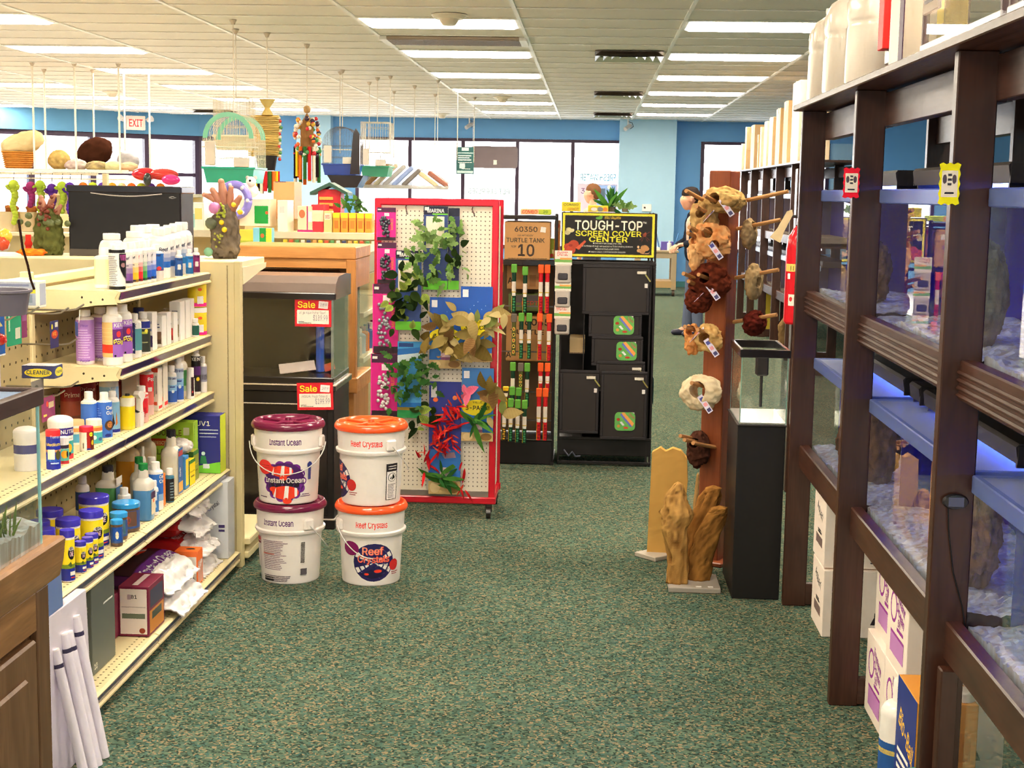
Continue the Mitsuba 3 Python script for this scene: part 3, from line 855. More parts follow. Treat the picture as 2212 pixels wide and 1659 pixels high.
# cartons and jugs stored on the floor under the rack
def carton(label, x0, x1, y0, y1, z0, z1, c, xdec=(), ydec=(), zdec=(), xsign=1, bs='satin', cat='carton', name='carton', b=0.002, group=None, M=None):
    k = single(name, label, cat, MB(M).box((x0, y0, z0), (x1, y1, z1), c, b), bs, group)
    m = MB(M)
    if xdec:
        mp = plane((x1, y0, z0), (0, 1, 0), (0, 0, 1)) if xsign > 0 else plane((x0, y1, z0), (0, -1, 0), (0, 0, 1))
        m.decal(xdec, mp, w=y1 - y0, h=z1 - z0)
    if ydec:
        m.decal(ydec, plane((x0, y0, z0), (1, 0, 0), (0, 0, 1)), w=x1 - x0, h=z1 - z0)
    if zdec:
        m.decal(zdec, plane((x0, y0, z1), (1, 0, 0), (0, 1, 0)), w=x1 - x0, h=y1 - y0)
    if m.V:
        put(k, 'print', m, bs)
    return k


BW = C(238, 224, 212)
K, PUR = C(44, 36, 40), C(150, 60, 150)
flask = [('p', [(0.62, 0.2), (0.78, 0.2), (0.73, 0.32), (0.73, 0.38), (0.67, 0.38), (0.67, 0.32)], K)]
aq = flask + [('t', 'Aqua', 0.82, 0.3, 0.075, K, {'al': 'l'}), ('t', 'Syst', 0.82, 0.2, 0.075, K, {'al': 'l'}), ('r', 0.6, 0.12, 1, 0.14, K), ('r', 0.6, 0.08, 1, 0.1, K)]
aqx = [('t', 'Aquari', 0.5, 0.7, 0.13, K, {'rot': -15}), ('r', 0.25, 0.24, 0.8, 0.38, C(120, 100, 96)), ('r', 0.4, 0.42, 0.7, 0.45, K), ('r', 0.4, 0.46, 0.66, 0.48, K)]
carton('white carton with black flask print, upper of two under the far rack bay', 0.88, 1.16, 5.24, 5.5, 0.255, 0.5, BW, aqx, aq, xsign=-1)
carton('white carton with black flask print, lower of two under the far rack bay', 0.88, 1.16, 5.22, 5.48, 0.0, 0.25, BW, aqx, aq, xsign=-1)
pp = [('e', 0.3, 0.66, 0.16, 0.18, PUR), ('e', 0.3, 0.66, 0.12, 0.14, BW), ('t', 'Instant', 0.62, 0.74, 0.1, PUR, {'rot': -20}), ('t', 'Ocean', 0.62, 0.6, 0.1, PUR, {'rot': -20}),
      ('r', 0.2, 0.14, 0.85, 0.36, C(190, 130, 190)), ('r', 0.2, 0.36, 0.85, 0.39, PUR), ('r', 0.5, 0.44, 0.8, 0.48, PUR), ('t', '50', 0.6, 0.5, 0.08, PUR)]
pf = flask + [('t', 'Aqua', 0.3, 0.75, 0.08, PUR)]
for i, (y0, z0) in enumerate(((4.215, 0.0), (4.215, 0.262), (3.94, 0.0), (3.94, 0.262))):
    carton(f'white carton with purple print, {["far lower", "far upper", "near lower", "near upper"][i]} one of four stacked under the middle bay', 0.9 + 0.02 * (i == 1), 1.18, y0, y0 + 0.27, z0, z0 + 0.26, BW, pp, pf, xsign=-1, group='purple printed cartons')
OR, NB = C(224, 150, 62), C(34, 48, 120)
k = carton('tall blue and orange carton with carry hole in front of the near bay post', 0.83, 0.98, 3.49, 3.71, 0.0, 0.37, OR,
           [('r', 0, 0.3, 1, 1, NB), ('r', 0, 0.22, 1, 0.3, C(226, 222, 200)), ('t', 'Bio-Ball', 0.5, 0.6, 0.13, C(240, 180, 40), {'rot': -20, 'w': 0.8}), ('r', 0.12, 0.48, 0.7, 0.51, WHITE), ('r', 0.12, 0.42, 0.8, 0.45, WHITE), ('r', 0.12, 0.36, 0.6, 0.39, WHITE), ('e', 0.76, 0.36, 0.1, 0.05, C(200, 206, 230))],
           [('r', 0.0, 0.0, 1, 0.12, C(236, 190, 40)), ('r', 0.1, 0.6, 0.9, 0.8, C(206, 130, 50))], xsign=-1)
put(k, 'carry_hole', MB().lathe([(0, 0), (0.035, 0), (0.038, 0.002), (0, 0.002)], C(40, 24, 16), 20, sq=0.7, at=(0.9, 3.6, 0.37)), 'satin')
put(k, 'bottle_top', MB().lathe([(0, 0), (0.028, 0), (0.028, 0.018), (0.024, 0.022), (0, 0.022)], WHITE, 18, at=(0.92, 3.67, 0.371)), 'satin')
put(k, 'bottle_top', MB().lathe([(0, 0), (0.03, 0), (0.03, 0.02), (0.026, 0.024), (0, 0.024)], WHITE, 18, at=(0.95, 3.53, 0.371)), 'satin')


def bottle(label, x, y, z, r, h, body, cap, capr=0.45, caph=0.16, sh=0.16, bands=(), items=(), a0=None, sq=None, bs='gloss', cat='bottle', name='bottle', group=None, n=24, neck=0.42, lab=(0.06, 0.74), cap_bs='satin', M0=None):
    """A capped bottle; bands: (v0, v1, colour) as fractions of the height; items: flat print on the side facing angle a0, in a panel two radii wide."""
    t = thing(name, label, cat, group)
    M = Mt(x, y, z, 0 if a0 is None else a0)
    if M0 is not None:
        M = M0
    hb = h * (1 - caph)
    hs = hb * (1 - sh)
    prof = [(0, 0), (r * 0.92, 0), (r, 0.05 * r + 0.002), (r, hs)] + [(r - (r - r * neck) * (1 - math.cos(q)), hs + (hb * 0.97 - hs) * math.sin(q)) for q in np.linspace(0.25, PI / 2, 6)] + [(r * neck, hb), (0, hb)]
    put(t, 'body', MB(M).lathe(prof, body, n, hard=40, sq=sq), bs)
    cr = r * capr
    put(t, 'cap', MB(M).lathe([(0, hb * 0.985), (cr, hb * 0.985), (cr, h * 0.985), (cr * 0.9, h), (0, h)], cap, n, hard=40), cap_bs)
    if bands or items:
        m = MB()
        if sq is None:
            for v0, v1, c in bands:
                m.lathe([(r + 0.0004, v0 * h), (r + 0.0004, v1 * h)], c, n, M=M)
            if items:
                m.decal(items, drum(0, 0, lab[0] * h, r + 0.0006, -1.0, M=M), seg=r * 0.35, w=2 * r, h=(lab[1] - lab[0]) * h)
        else:
            for v0, v1, c in bands:
                m.lathe([(r + 0.0004, v0 * h), (r + 0.0004, v1 * h)], c, n, M=M, sq=sq)
        put(t, 'label', m, 'satin')
    return t


bottle('white bottle with blue label standing behind the blue and orange carton', 0.86, 3.79, 0, 0.055, 0.33, WHITE, WHITE, bands=[(0.1, 0.5, C(40, 84, 150)), (0.02, 0.1, C(210, 200, 70)), (0.4, 0.44, C(220, 190, 60))])
k = single('green_tub', 'green plastic tub on the floor against the third post of the right-hand rack', 'tub', MB(Mt(0.84, 3.4, 0)).lathe([(0, 0), (0.06, 0), (0.072, 0.19), (0.08, 0.195), (0.08, 0.21), (0.07, 0.21), (0.056, 0.012), (0, 0.012)], C(60, 140, 104), 28, hard=40), 'gloss')
put(k, 'contents', MB(Mt(0.84, 3.4, 0.12)).lathe([(0, 0), (0.061, 0), (0.062, 0.02), (0, 0.03)], C(150, 160, 150), 20), 'matte')
# ---------------------------------------------------------------- gondola shelving on the left
GX, GB = -1.87, 4.765            # back panel plane, joint between the two bays
YA, YE = 3.4, 5.93
NAVY, LIP = C(52, 44, 84), C(208, 194, 150)
g = thing('gondola_shelving', 'cream metal shelving unit full of bottles and jars along the left side of the aisle', 'shelving unit')
for a, b in ((YA, GB - 0.012), (GB + 0.012, YE)):
    put(g, 'back_panel', MB().box((GX - 0.02, a, 0.06), (GX, b, 1.262), C(168, 152, 112)), 'satin')  # cream darkened here: shade under the shelves is put into the colour
    m = MB()
    for i in range(int((b - a) / 0.05)):
        for j in range(24):
            y, z = a + 0.03 + i * 0.05, 0.12 + j * 0.05
            m.box((GX, y - 0.004, z - 0.004), (GX + 0.0006, y + 0.004, z + 0.004), C(70, 60, 42))
    put(g, 'peg_holes', m, 'matte', kind='stuff')
    put(g, 'top_rail', MB().box((GX - 0.03, a, 1.262), (GX + 0.012, b, 1.292), C(224, 210, 168), 0.003), 'satin')
for y in (YA, GB, YE - 0.01):
    put(g, 'upright', MB().box((GX - 0.03, y - 0.014, 0), (GX + 0.01, y + 0.014, 1.31), CREAM, 0.003), 'satin')
put(g, 'kick_plate', MB().box((-1.5, YA, 0.0), (-1.48, YE, 0.05), C(52, 46, 40)), 'satin')


def shelf(a, b, z, x1, side=False, n=0):
    k = put(g, 'shelf', MB().box((GX + 0.004, a + 0.003, z - 0.016), (x1 - 0.012, b - 0.003, z), LIP, 0.002), 'satin')
    # curved price channel: dark strip in a cream lip
    prof = [(0, 0), (0.012, -0.004), (0.004, -0.03), (0.014, -0.036), (0.014, -0.042), (-0.008, -0.04), (-0.012, -0.016), (-0.012, 0)]
    M = frame((x1 - 0.012, b - 0.004, z), (1, 0, 0), (0, 0, 1))
    put(k, 'front_lip', MB().prism(prof, b - a - 0.008, LIP, M), 'satin')
    strip = [(0.0135, -0.006), (0.0145, -0.006), (0.0072, -0.031), (0.0057, -0.03)]
    put(k, 'price_channel', MB().prism(strip, b - a - 0.012, NAVY, M), 'lacquer')
    m = MB()
    for i in range(int((b - a) / 0.026)):
        y = a + 0.02 + i * 0.026
        for x in (x1 - 0.03, x1 - 0.055):
            m.box((x - 0.003, y - 0.003, z), (x + 0.003, y + 0.003, z + 0.0005), C(92, 78, 54))
    put(k, 'slots', m, 'matte', kind='stuff')
    if side:
        pr = [(GX + 0.005, z - 0.004), (GX + 0.005, z - 0.085), (x1 - 0.08, z - 0.05), (x1 - 0.01, z - 0.046), (x1 - 0.02, z - 0.028), (x1 - 0.006, z - 0.004)]
        s = put(k, 'bracket', MB().prism(pr, 0.004, C(222, 208, 164), frame((0, a + 0.004, 0), (1, 0, 0), (0, 0, 1))), 'satin')
        for hx, hz in ((x1 - 0.06, -0.03), (x1 - 0.13, -0.024), (x1 - 0.1, -0.04)):
            put(k, 'rivet', MB().cyl((hx, a - 0.0005, z + hz), (hx, a + 0.002, z + hz), 0.004, C(60, 50, 36), 8), 'satin')


for a, b in ((YA, GB), (GB, YE)):
    shelf(a, b, 0.075, -1.45)
    shelf(a, b, 0.43, -1.488)
    shelf(a, b, 0.757, -1.553)
shelf(GB, YE, 0.995, -1.563, True)
shelf(GB, YE, 1.252, -1.563, True)
# end unit: its cream back closes the run
e = thing('end_unit', 'cream metal end-of-aisle unit closing the left shelving run', 'shelving unit')
put(e, 'back_panel', MB().box((-2.62, 5.945, 0.03), (-1.46, 5.975, 1.295), C(206, 192, 148), 0.002), 'satin')
put(e, 'upright', MB().box((-1.47, 5.94, 0.0), (-1.443, 5.985, 1.298), C(204, 190, 144), 0.003), 'satin')
put(e, 'upright', MB().box((-2.65, 5.94, 0.0), (-2.62, 5.985, 1.298), C(204, 190, 144), 0.003), 'satin')
put(e, 'groove_strip', MB().box((-1.50, 5.9435, 0.04), (-1.496, 5.9465, 1.28), C(140, 126, 90)), 'satin')
put(e, 'top_deck', MB().box((-2.65, 5.985, 1.27), (-1.445, 6.4, 1.298), C(230, 220, 180), 0.003), 'satin')
put(e, 'deck_lip', MB().prism([(5.98, 1.272), (6.42, 1.272), (6.41, 1.25), (6.30, 1.24), (5.99, 1.2)], 0.006, C(222, 212, 176), frame((-1.447, 0, 0), (0, 1, 0), (0, 0, 1))), 'satin')
put(e, 'base_deck', MB().box((-2.65, 5.985, 0.09), (-1.42, 6.44, 0.12), C(224, 212, 170), 0.004), 'satin')
put(e, 'base_deck', MB().box((-2.65, 5.985, 0.03), (-1.425, 6.42, 0.06), C(216, 204, 160), 0.004), 'satin')
for z in (0.35, 0.6, 0.86):
    put(e, 'hook', MB().tube([(-1.6, 5.98, z), (-1.6, 6.2, z), (-1.6, 6.23, z + 0.02)], 0.003, C(150, 150, 150)), 'metal')

Bt = bottle
TXT = lambda s, u, v, h, c, **o: ('t', s, u, v, h, c, o)


def lines(u0, u1, v0, v1, n, c):
    rng = random.Random(n * 7 + int(v0 * 100))
    return [('r', u0, v0 + (v1 - v0) * i / n, u0 + (u1 - u0) * rng.uniform(0.7, 1), v0 + (v1 - v0) * (i + 0.45) / n, c) for i in range(n)]


# -- top shelf
Z1 = 1.252
GREYW = C(232, 226, 222)
for i, (y, x) in enumerate(((5.22, -1.74), (5.5, -1.745))):
    t = Bt(f'wide clear jar of white crystals with white cap, {["nearer", "farther"][i]} of two on the top shelf', x, y, Z1, 0.047, 0.176, C(222, 214, 206), WHITE, capr=0.66, caph=0.11, sh=0.3, neck=0.6, cat='jar', name='crystal_jar', group='clear crystal jars', bands=[(0.1, 0.42, C(244, 240, 234))])
row = [(5.6, C(38, 92, 170)), (5.7, C(34, 84, 150)), (5.8, C(70, 100, 140)), (5.88, C(40, 120, 180)), (5.905, C(110, 80, 140))]
for i, (y, c) in enumerate([(5.48, C(36, 90, 170)), (5.57, C(32, 80, 150)), (5.66, C(64, 96, 140)), (5.755, C(40, 120, 180)), (5.85, C(112, 82, 146))]):
    x = -1.645 - 0.004 * i
    Bt(f'big white bottle with {["deep blue", "navy", "slate blue", "sky blue", "purple"][i]} graded label, {nth(i)} of its row on the top shelf', x, y, Z1, 0.043, 0.19 + 0.004 * i, WHITE, WHITE, capr=0.6, caph=0.13, sh=0.2, neck=0.5, group='big white supplement bottles',
       bands=[(0.22, 0.34, c), (0.34, 0.42, c * 0.75 + GREYW * 0.25), (0.42, 0.5, c * 0.5 + GREYW * 0.5), (0.5, 0.58, c * 0.2 + GREYW * 0.8), (0.58, 0.74, GREYW)], items=[TXT('Reef', 0.1, 0.72, 0.1, C(30, 30, 60)), ('r', -0.32, 0.56, -0.02, 0.62, C(60, 70, 110)), ('r', -0.2, 0.3, 0.06, 0.48, GREYW)])
for i in range(3):
    Bt(f'white bottle behind the big white row on the top shelf, {nth(i)} from the near end', -1.77, 5.62 + 0.1 * i, Z1, 0.044, 0.196, WHITE, WHITE, capr=0.62, caph=0.14, group='white bottles in the back row of the top shelf')
Bt('white bottle with orange instruction text at the near end of the top shelf', -1.655, 4.885, Z1, 0.03, 0.138, WHITE, WHITE, capr=0.5, sh=0.1, sq=('box', 5), bands=[(0.1, 0.72, C(244, 226, 180))])
t = Bt('white bottle with two black bands at the front corner of the top shelf', -1.598, 4.845, Z1, 0.0265, 0.15, WHITE, WHITE, capr=0.55, caph=0.1, sh=0.05, neck=0.7,
       bands=[(0.0, 0.07, BLACK), (0.82, 0.89, BLACK), (0.07, 0.82, C(240, 236, 228))], items=lines(-0.75, -0.1, 0.02, 1.05, 17, C(140, 136, 140)) + [('p', [(0.0, 1.1), (0.7, 1.1), (0.7, 0.2), (0.28, 0.36), (0.1, 0.52), (0.0, 0.7)], C(20, 16, 20)), ('p', [(0.04, 1.06), (0.7, 1.06), (0.7, 0.85), (0.1, 0.88)], C(150, 60, 120)), ('e', 0.25, 0.72, 0.15, 0.08, C(150, 110, 110))])
for i, (y, c, n) in enumerate(((4.99, C(112, 70, 140), 'purple'), (5.055, C(246, 180, 40), 'yellow'), (5.105, C(222, 36, 40), 'red'), (5.155, C(58, 150, 70), 'green'), (5.205, C(44, 84, 190), 'cobalt blue'), (5.265, C(40, 96, 200), 'bright blue'))):
    Bt(f'slim white bottle with {n} graded label, front of the top shelf', -1.618, y, Z1, 0.026, 0.152, WHITE, WHITE, capr=0.5, caph=0.14, sh=0.1, group='slim coloured supplement bottles',
       bands=[(0.08, 0.14, c * 0.3), (0.14, 0.3, c), (0.3, 0.42, c * 0.8 + GREYW * 0.2), (0.42, 0.52, c * 0.45 + GREYW * 0.55), (0.52, 0.72, c * 0.12 + GREYW * 0.88)], items=[TXT('Reef', -0.08, 0.82, 0.09, C(40, 30, 60) if n != 'red' else C(200, 30, 40)), ('r', -0.2, 0.6, 0.12, 0.63, C(70, 60, 90)), ('r', -0.2, 0.05, 0.2, 0.1, C(40, 34, 50))])
Bt('white bottle with blue label and red spot in the top shelf front row', -1.615, 5.335, Z1, 0.03, 0.135, C(214, 208, 202), WHITE, capr=0.5, bands=[(0.3, 0.75, C(36, 92, 170)), (0.28, 0.32, C(90, 40, 90))], items=[('e', 0.1, 0.42, 0.16, 0.08, C(226, 60, 60)), TXT('Reef', 0, 0.9, 0.1, C(40, 30, 70))])
for i, (y, c, n) in enumerate(((5.55, C(44, 84, 150), 'navy'), (5.70, C(40, 120, 190), 'light blue'), (5.80, C(132, 34, 96), 'magenta'))):
    Bt(f'thin dropper bottle with {n} label before the big white bottles', -1.588, y, Z1, 0.0145, 0.105, WHITE, WHITE, capr=0.6, caph=0.14, sh=0.1, group='thin dropper bottles', n=16, bands=[(0.06, 0.3, c * 0.6), (0.3, 0.72, c)], items=[('r', -0.3, 0.34, 0.15, 0.62, GREYW * 0.9), TXT('Reef', 0, 0.84, 0.1, C(30, 30, 60))])

# -- second shelf
Z2 = 0.995
LIL = C(176, 130, 206)
for i, (x, y) in enumerate(((-1.71, 4.89 - 0.055), (-1.695, 4.955 - 0.01))):
    Bt(f'lilac-labelled bottle at the near end of the second shelf, {["left", "right"][i]} one of two', x - 0.015 * 0, y, Z2, 0.0305, 0.186, C(230, 220, 222), WHITE, capr=0.62, caph=0.1, sh=0.08, group='lilac bottles',
       bands=[(0.07, 0.82, LIL)], items=lines(-0.55, 0.25, 0.1, 0.9, 12, C(206, 170, 226)) + ([('r', -0.95, 0.66, -0.78, 1.0, C(226, 196, 60))] if i == 0 else []) + [TXT('Purple', -0.15, 0.0, 0.06, C(110, 60, 160)), TXT('Filter', -0.15, 0.94, 0.06, C(140, 90, 190))])
TAN = C(226, 186, 120)
for i, y in enumerate((4.845, 4.93)):
    Bt(f'white bottle with tan, red and purple label, {["nearer", "farther"][i]} of the pair on the second shelf', -1.612, y - 0.02 * (1 - i), Z2, 0.033, 0.2, WHITE, WHITE, capr=0.55, caph=0.1, sh=0.12, neck=0.6, group='tan and purple bottles', lab=(0.15, 0.74),
       items=[('r', -0.86, 0.0, -0.12, 1.0, TAN), ('r', -0.86, 0.12, -0.12, 0.36, C(236, 62, 40)), ('r', -0.12, 0.0, 0.9, 1.0, C(150, 96, 186)), ('r', -0.12, 0.36, 0.9, 0.8, C(96, 40, 110))] + [('r', -0.84, v, -0.16, v + 0.015, C(240, 206, 150)) for v in (0.46, 0.58, 0.7, 0.82)]
       + [TXT('KENT', 0.3, 0.86, 0.11, WHITE), ('e', 0.2, 0.66, 0.13, 0.09, C(226, 60, 60)), TXT('Poly', 0.22, 0.38, 0.12, C(246, 226, 60)), ('r', 0.0, 0.5, 0.3, 0.53, WHITE), ('e', 0.0, 0.04, 0.05, 0.03, BLACK)])
Bt('purple bottle with gold side text behind the pair on the second shelf', -1.665, 5.09, Z2, 0.026, 0.172, WHITE, WHITE, capr=0.5, caph=0.08, bands=[(0.08, 0.8, C(150, 96, 190))], items=[('r', -0.3, 0.05, -0.05, 0.8, C(226, 190, 80)), ('r', -0.3, 0.2, -0.05, 0.24, C(150, 96, 190)), ('r', -0.3, 0.45, -0.05, 0.49, C(150, 96, 190))])
Bt('white bottle with dark blue and orange planet label on the second shelf', -1.612, 5.065, Z2, 0.024, 0.156, WHITE, WHITE, capr=0.55, caph=0.12, sh=0.1, lab=(0.1, 0.8), items=[('r', -0.75, 0, -0.1, 1, C(28, 34, 90)), ('r', -0.1, 0.1, 0.8, 0.8, C(80, 140, 150)), ('e', -0.42, 0.72, 0.18, 0.09, C(240, 150, 50)), ('r', -0.6, 0.1, -0.2, 0.16, WHITE), TXT('K', -0.1, 0.85, 0.1, C(30, 30, 80))])
Bt('white bottle with navy cap band and yellow star on the second shelf', -1.62, 5.19, Z2, 0.025, 0.152, WHITE, WHITE, capr=0.6, caph=0.14, bands=[(0.62, 0.78, C(40, 50, 140)), (0.05, 0.6, C(46, 52, 46))], items=[('e', 0.1, 0.72, 0.14, 0.07, C(240, 220, 80)), ('r', -0.4, 0.62, 0.2, 0.7, C(180, 190, 60)), ('r', -0.4, 0.3, 0.2, 0.34, C(150, 150, 110))])
Bt('dark blue bottle behind the white carton with the diver picture on the second shelf', -1.68, 5.33, Z2, 0.028, 0.155, C(40, 50, 120), C(30, 34, 90), capr=0.7, caph=0.1)
CW = C(234, 230, 226)
carton('narrow white carton with blue lettering and dark diver picture on the second shelf', -1.645, -1.61, 5.27, 5.33, Z2, Z2 + 0.142, CW, [('r', 0, 0.8, 1, 1, CW)], [('r', 0.0, 0.1, 1, 0.4, C(60, 52, 96)), TXT('TWIN', 0.5, 0.7, 0.08, C(40, 50, 130), w=0.8), ('r', 0.1, 0.52, 0.9, 0.58, C(60, 90, 170)), ('e', 0.5, 0.3, 0.2, 0.06, C(30, 26, 50)), ('r', 0, 0.0, 1, 0.1, C(240, 238, 236))])
for i, (y, hh, c) in enumerate(((5.40, 0.118, C(120, 90, 70)), (5.465, 0.126, C(120, 170, 150)), (5.555, 0.118, C(200, 50, 50)))):
    carton(f'small white carton with {["brown strip", "landscape picture", "red fruit picture"][i]} on the second shelf', -1.65, -1.612, y, y + 0.055, Z2, Z2 + hh, CW, (), [('r', 0.1, 0.1, 0.9, 0.5, c), ('r', 0.1, 0.1, 0.9, 0.25, c * 0.5), ('r', 0.25, 0.62, 0.75, 0.66, C(80, 80, 120)), ('r', 0.3, 0.72, 0.7, 0.75, C(80, 80, 120))])
for i, y in enumerate((5.64, 5.72, 5.79)):
    carton(f'tall white carton with grey lettering, {nth(i)} of three side by side on the second shelf', -1.655, -1.61, y, y + 0.062, Z2, Z2 + 0.155, CW, (), [('r', 0.15, 0.1, 0.85, 0.42, [C(150, 130, 90), C(140, 110, 80), C(226, 96, 60)][i]), ('e', 0.5, 0.26, 0.25, 0.1, [C(90, 76, 56), C(200, 180, 120), C(250, 150, 80)][i]), ('r', 0.2, 0.52, 0.8, 0.57, C(130, 110, 140)), ('r', 0.25, 0.74, 0.75, 0.77, C(120, 120, 140))], group='tall white cartons')
Bt('small white bottle with dark green label at the far end of the second shelf', -1.598, 5.815, Z2, 0.014, 0.075, WHITE, WHITE, capr=0.75, caph=0.2, n=16, bands=[(0.1, 0.62, C(30, 84, 72))])
Bt('white bottle with green label behind the small green one on the second shelf', -1.73, 5.86, Z2, 0.02, 0.11, WHITE, WHITE, capr=0.7, caph=0.14, bands=[(0.3, 0.75, C(50, 140, 80))])
YEL, PNK = C(244, 214, 50), C(232, 40, 140)
for i, z in enumerate((Z2, Z2 + 0.117)):
    Bt(f'yellow tub with pink base band, {["lower", "upper"][i]} of two, far end of second shelf', -1.608, 5.88, z, 0.038, 0.115, YEL, WHITE, capr=1.03, caph=0.16, sh=0.02, neck=0.95, cat='tub', name='yellow_tub', group='yellow tubs', bands=[(0.03, 0.16, PNK)], items=[('r', -0.15, 0.1, 0.2, 0.5, WHITE), ('e', 0.0, 0.85, 0.12, 0.08, C(236, 100, 50))])

# -- third shelf
Z3 = 0.757
for i in range(6):
    Bt(f'red-capped brown bottle with black 30% band, {nth(i)} from the left on the third shelf', -1.80 + 0.004 * i, 4.93 + 0.145 * i - 0.0, Z3, 0.0345, 0.232, C(120, 70, 52), C(200, 40, 44), capr=0.85, caph=0.09, sh=0.06, neck=0.8, group='brown bottles with a 30% band',
       bands=[(0.64, 0.79, C(26, 20, 20)), (0.42, 0.64, C(136, 34, 32)), (0.2, 0.42, C(150, 70, 50))], items=[TXT('30%', -0.08, 0.93, 0.1, C(238, 230, 220)), TXT('Prime', 0.0, 0.62, 0.1, C(220, 196, 180), bold=False)])
BLU, LBL = C(64, 112, 200), C(150, 190, 226)
Bt('white bottle with blue instruction panel, left one of the blue pair on the third shelf', -1.655, 4.7, Z3, 0.0235, 0.163, WHITE, WHITE, capr=0.6, caph=0.15, sh=0.08, neck=0.66, sq=('box', 4, 1.0), bands=[(0.06, 0.76, BLU)])
Bt('white bottle with blue fish label, right one of the blue pair on the third shelf', -1.615, 4.735, Z3, 0.0255, 0.157, WHITE, WHITE, capr=0.55, caph=0.15, sh=0.08, neck=0.62, bands=[(0.04, 0.8, BLU)], items=lines(-0.75, -0.3, 0.1, 0.95, 12, C(130, 165, 226)) + [TXT('Gel', 0.0, 0.86, 0.11, WHITE, al='l'), TXT('Guard', 0.0, 0.7, 0.11, WHITE, al='l'), ('e', 0.2, 0.36, 0.3, 0.16, C(80, 56, 46)), ('e', 0.24, 0.38, 0.2, 0.1, C(190, 120, 60)), ('e', 0.1, 0.05, 0.2, 0.05, C(40, 44, 130))])
Bt('tall white bottle with striped fish on a pale blue label on the third shelf', -1.68, 4.98, Z3, 0.033, 0.2, C(240, 236, 232), WHITE, capr=0.5, caph=0.14, sh=0.1, neck=0.55, bands=[(0.05, 0.72, LBL), (0.03, 0.08, C(50, 56, 140))], items=[('p', [(0.0, 0.15), (0.1, 0.6), (0.2, 0.2), (0.12, 0.05)], C(36, 26, 24)), ('p', [(0.22, 0.3), (0.3, 0.8), (0.42, 0.4), (0.3, 0.15)], C(180, 110, 50)), ('p', [(0.02, 0.3), (0.08, 0.5), (0.14, 0.25)], C(226, 140, 50)), TXT('Gel', 0.1, 0.9, 0.08, WHITE)])
Bt('smaller fish-label bottle beside the tall one on the third shelf', -1.62, 4.835, Z3, 0.024, 0.148, C(238, 236, 232), WHITE, capr=0.5, caph=0.12, bands=[(0.12, 0.75, C(130, 176, 206)), (0.05, 0.13, C(40, 44, 130))], items=[('p', [(-0.2, 0.1), (-0.1, 0.65), (0.02, 0.3)], C(30, 24, 30)), ('p', [(0.06, 0.2), (0.14, 0.7), (0.24, 0.3)], C(200, 120, 60))])
t = Bt('yellow liquid in a flat white bottle with a red heart-shaped mark on the third shelf', -1.6, 4.935, Z3, 0.0225, 0.125, C(240, 214, 60), C(30, 30, 30), capr=0.35, caph=0.06, sh=0.08, neck=0.7, sq=('box', 4), bands=[(0.66, 0.9, C(236, 228, 206)), (0.1, 0.62, C(240, 212, 20))])
t = thing('spray_head', 'white trigger sprayer hanging beside the yellow bottle on the third shelf', 'sprayer')
put(t, 'trigger', MB().prism([(0, 0), (0.02, 0), (0.024, 0.05), (0.018, 0.052), (0.016, 0.085), (0.034, 0.11), (0.02, 0.125), (-0.004, 0.128), (-0.012, 0.116), (0.004, 0.1), (0.004, 0.055), (-0.002, 0.05)], 0.02, C(226, 220, 214), frame((-1.59, 4.99, Z3), (0.3, 1, 0), (0, 0, 1))), 'satin')
put(t, 'collar', MB().cyl((-1.582, 4.998, Z3 + 0.05), (-1.58, 4.998, Z3 + 0.056), 0.014, C(30, 30, 30), 12), 'satin')
RED = C(214, 44, 50)
Bt('red-labelled bottle with white cap, lower front one on the third shelf', -1.6, 5.09, Z3, 0.025, 0.132, C(222, 176, 166), WHITE, capr=0.62, caph=0.16, sh=0.06, neck=0.66, bands=[(0.3, 0.5, C(222, 120, 110)), (0.5, 0.78, C(214, 90, 90))], items=[('r', -0.1, 0.3, 0.4, 1.0, RED), TXT('Pond', -0.05, 0.9, 0.1, WHITE, al='l'), TXT('PRIME', 0.2, 0.35, 0.09, C(150, 26, 40), rot=90)])
Bt('tall red-labelled bottle with white cap behind the lower red one on the third shelf', -1.635, 5.27, Z3, 0.025, 0.19, C(226, 190, 184), WHITE, capr=0.7, caph=0.13, sh=0.08, neck=0.7, bands=[(0.46, 0.8, RED), (0.2, 0.46, C(222, 110, 100))], items=[TXT('Pond', -0.05, 0.9, 0.1, WHITE, al='l'), ('r', -0.05, 0.6, 0.3, 0.72, C(240, 226, 220))])
for i, (y, zz, hh) in enumerate(((5.345, Z3, 0.165), (5.42, Z3, 0.205), (5.25, Z3 + 0.0, 0.12))):
    if i < 2:
        carton(f'{["short", "tall"][i]} white carton with red corner flash and grey text columns on the third shelf', -1.655, -1.615, y, y + 0.055, zz, zz + hh, C(234, 226, 212), [('r', 0.1, 0.05, 0.9, 0.12, RED)], [('r', 0.3, 0.9, 1, 1.0, C(216, 70, 50)), ('r', 0.2, 0.3, 0.38, 0.8, C(150, 146, 140)), ('r', 0.5, 0.34, 0.68, 0.8, C(120, 150, 130)), ('r', 0.1, 0.14, 0.9, 0.22, C(222, 90, 60)), ('r', 0.75, 0.4, 0.9, 0.82, C(160, 150, 146))])
carton('large white carton with faint green lettering in the back of the third shelf', -1.75, -1.69, 5.33, 5.45, Z3, Z3 + 0.205, C(230, 222, 204), (), [TXT('NOVA', 0.5, 0.84, 0.05, C(110, 150, 120)), ('r', 0.75, 0.92, 1, 1, C(216, 70, 50))])
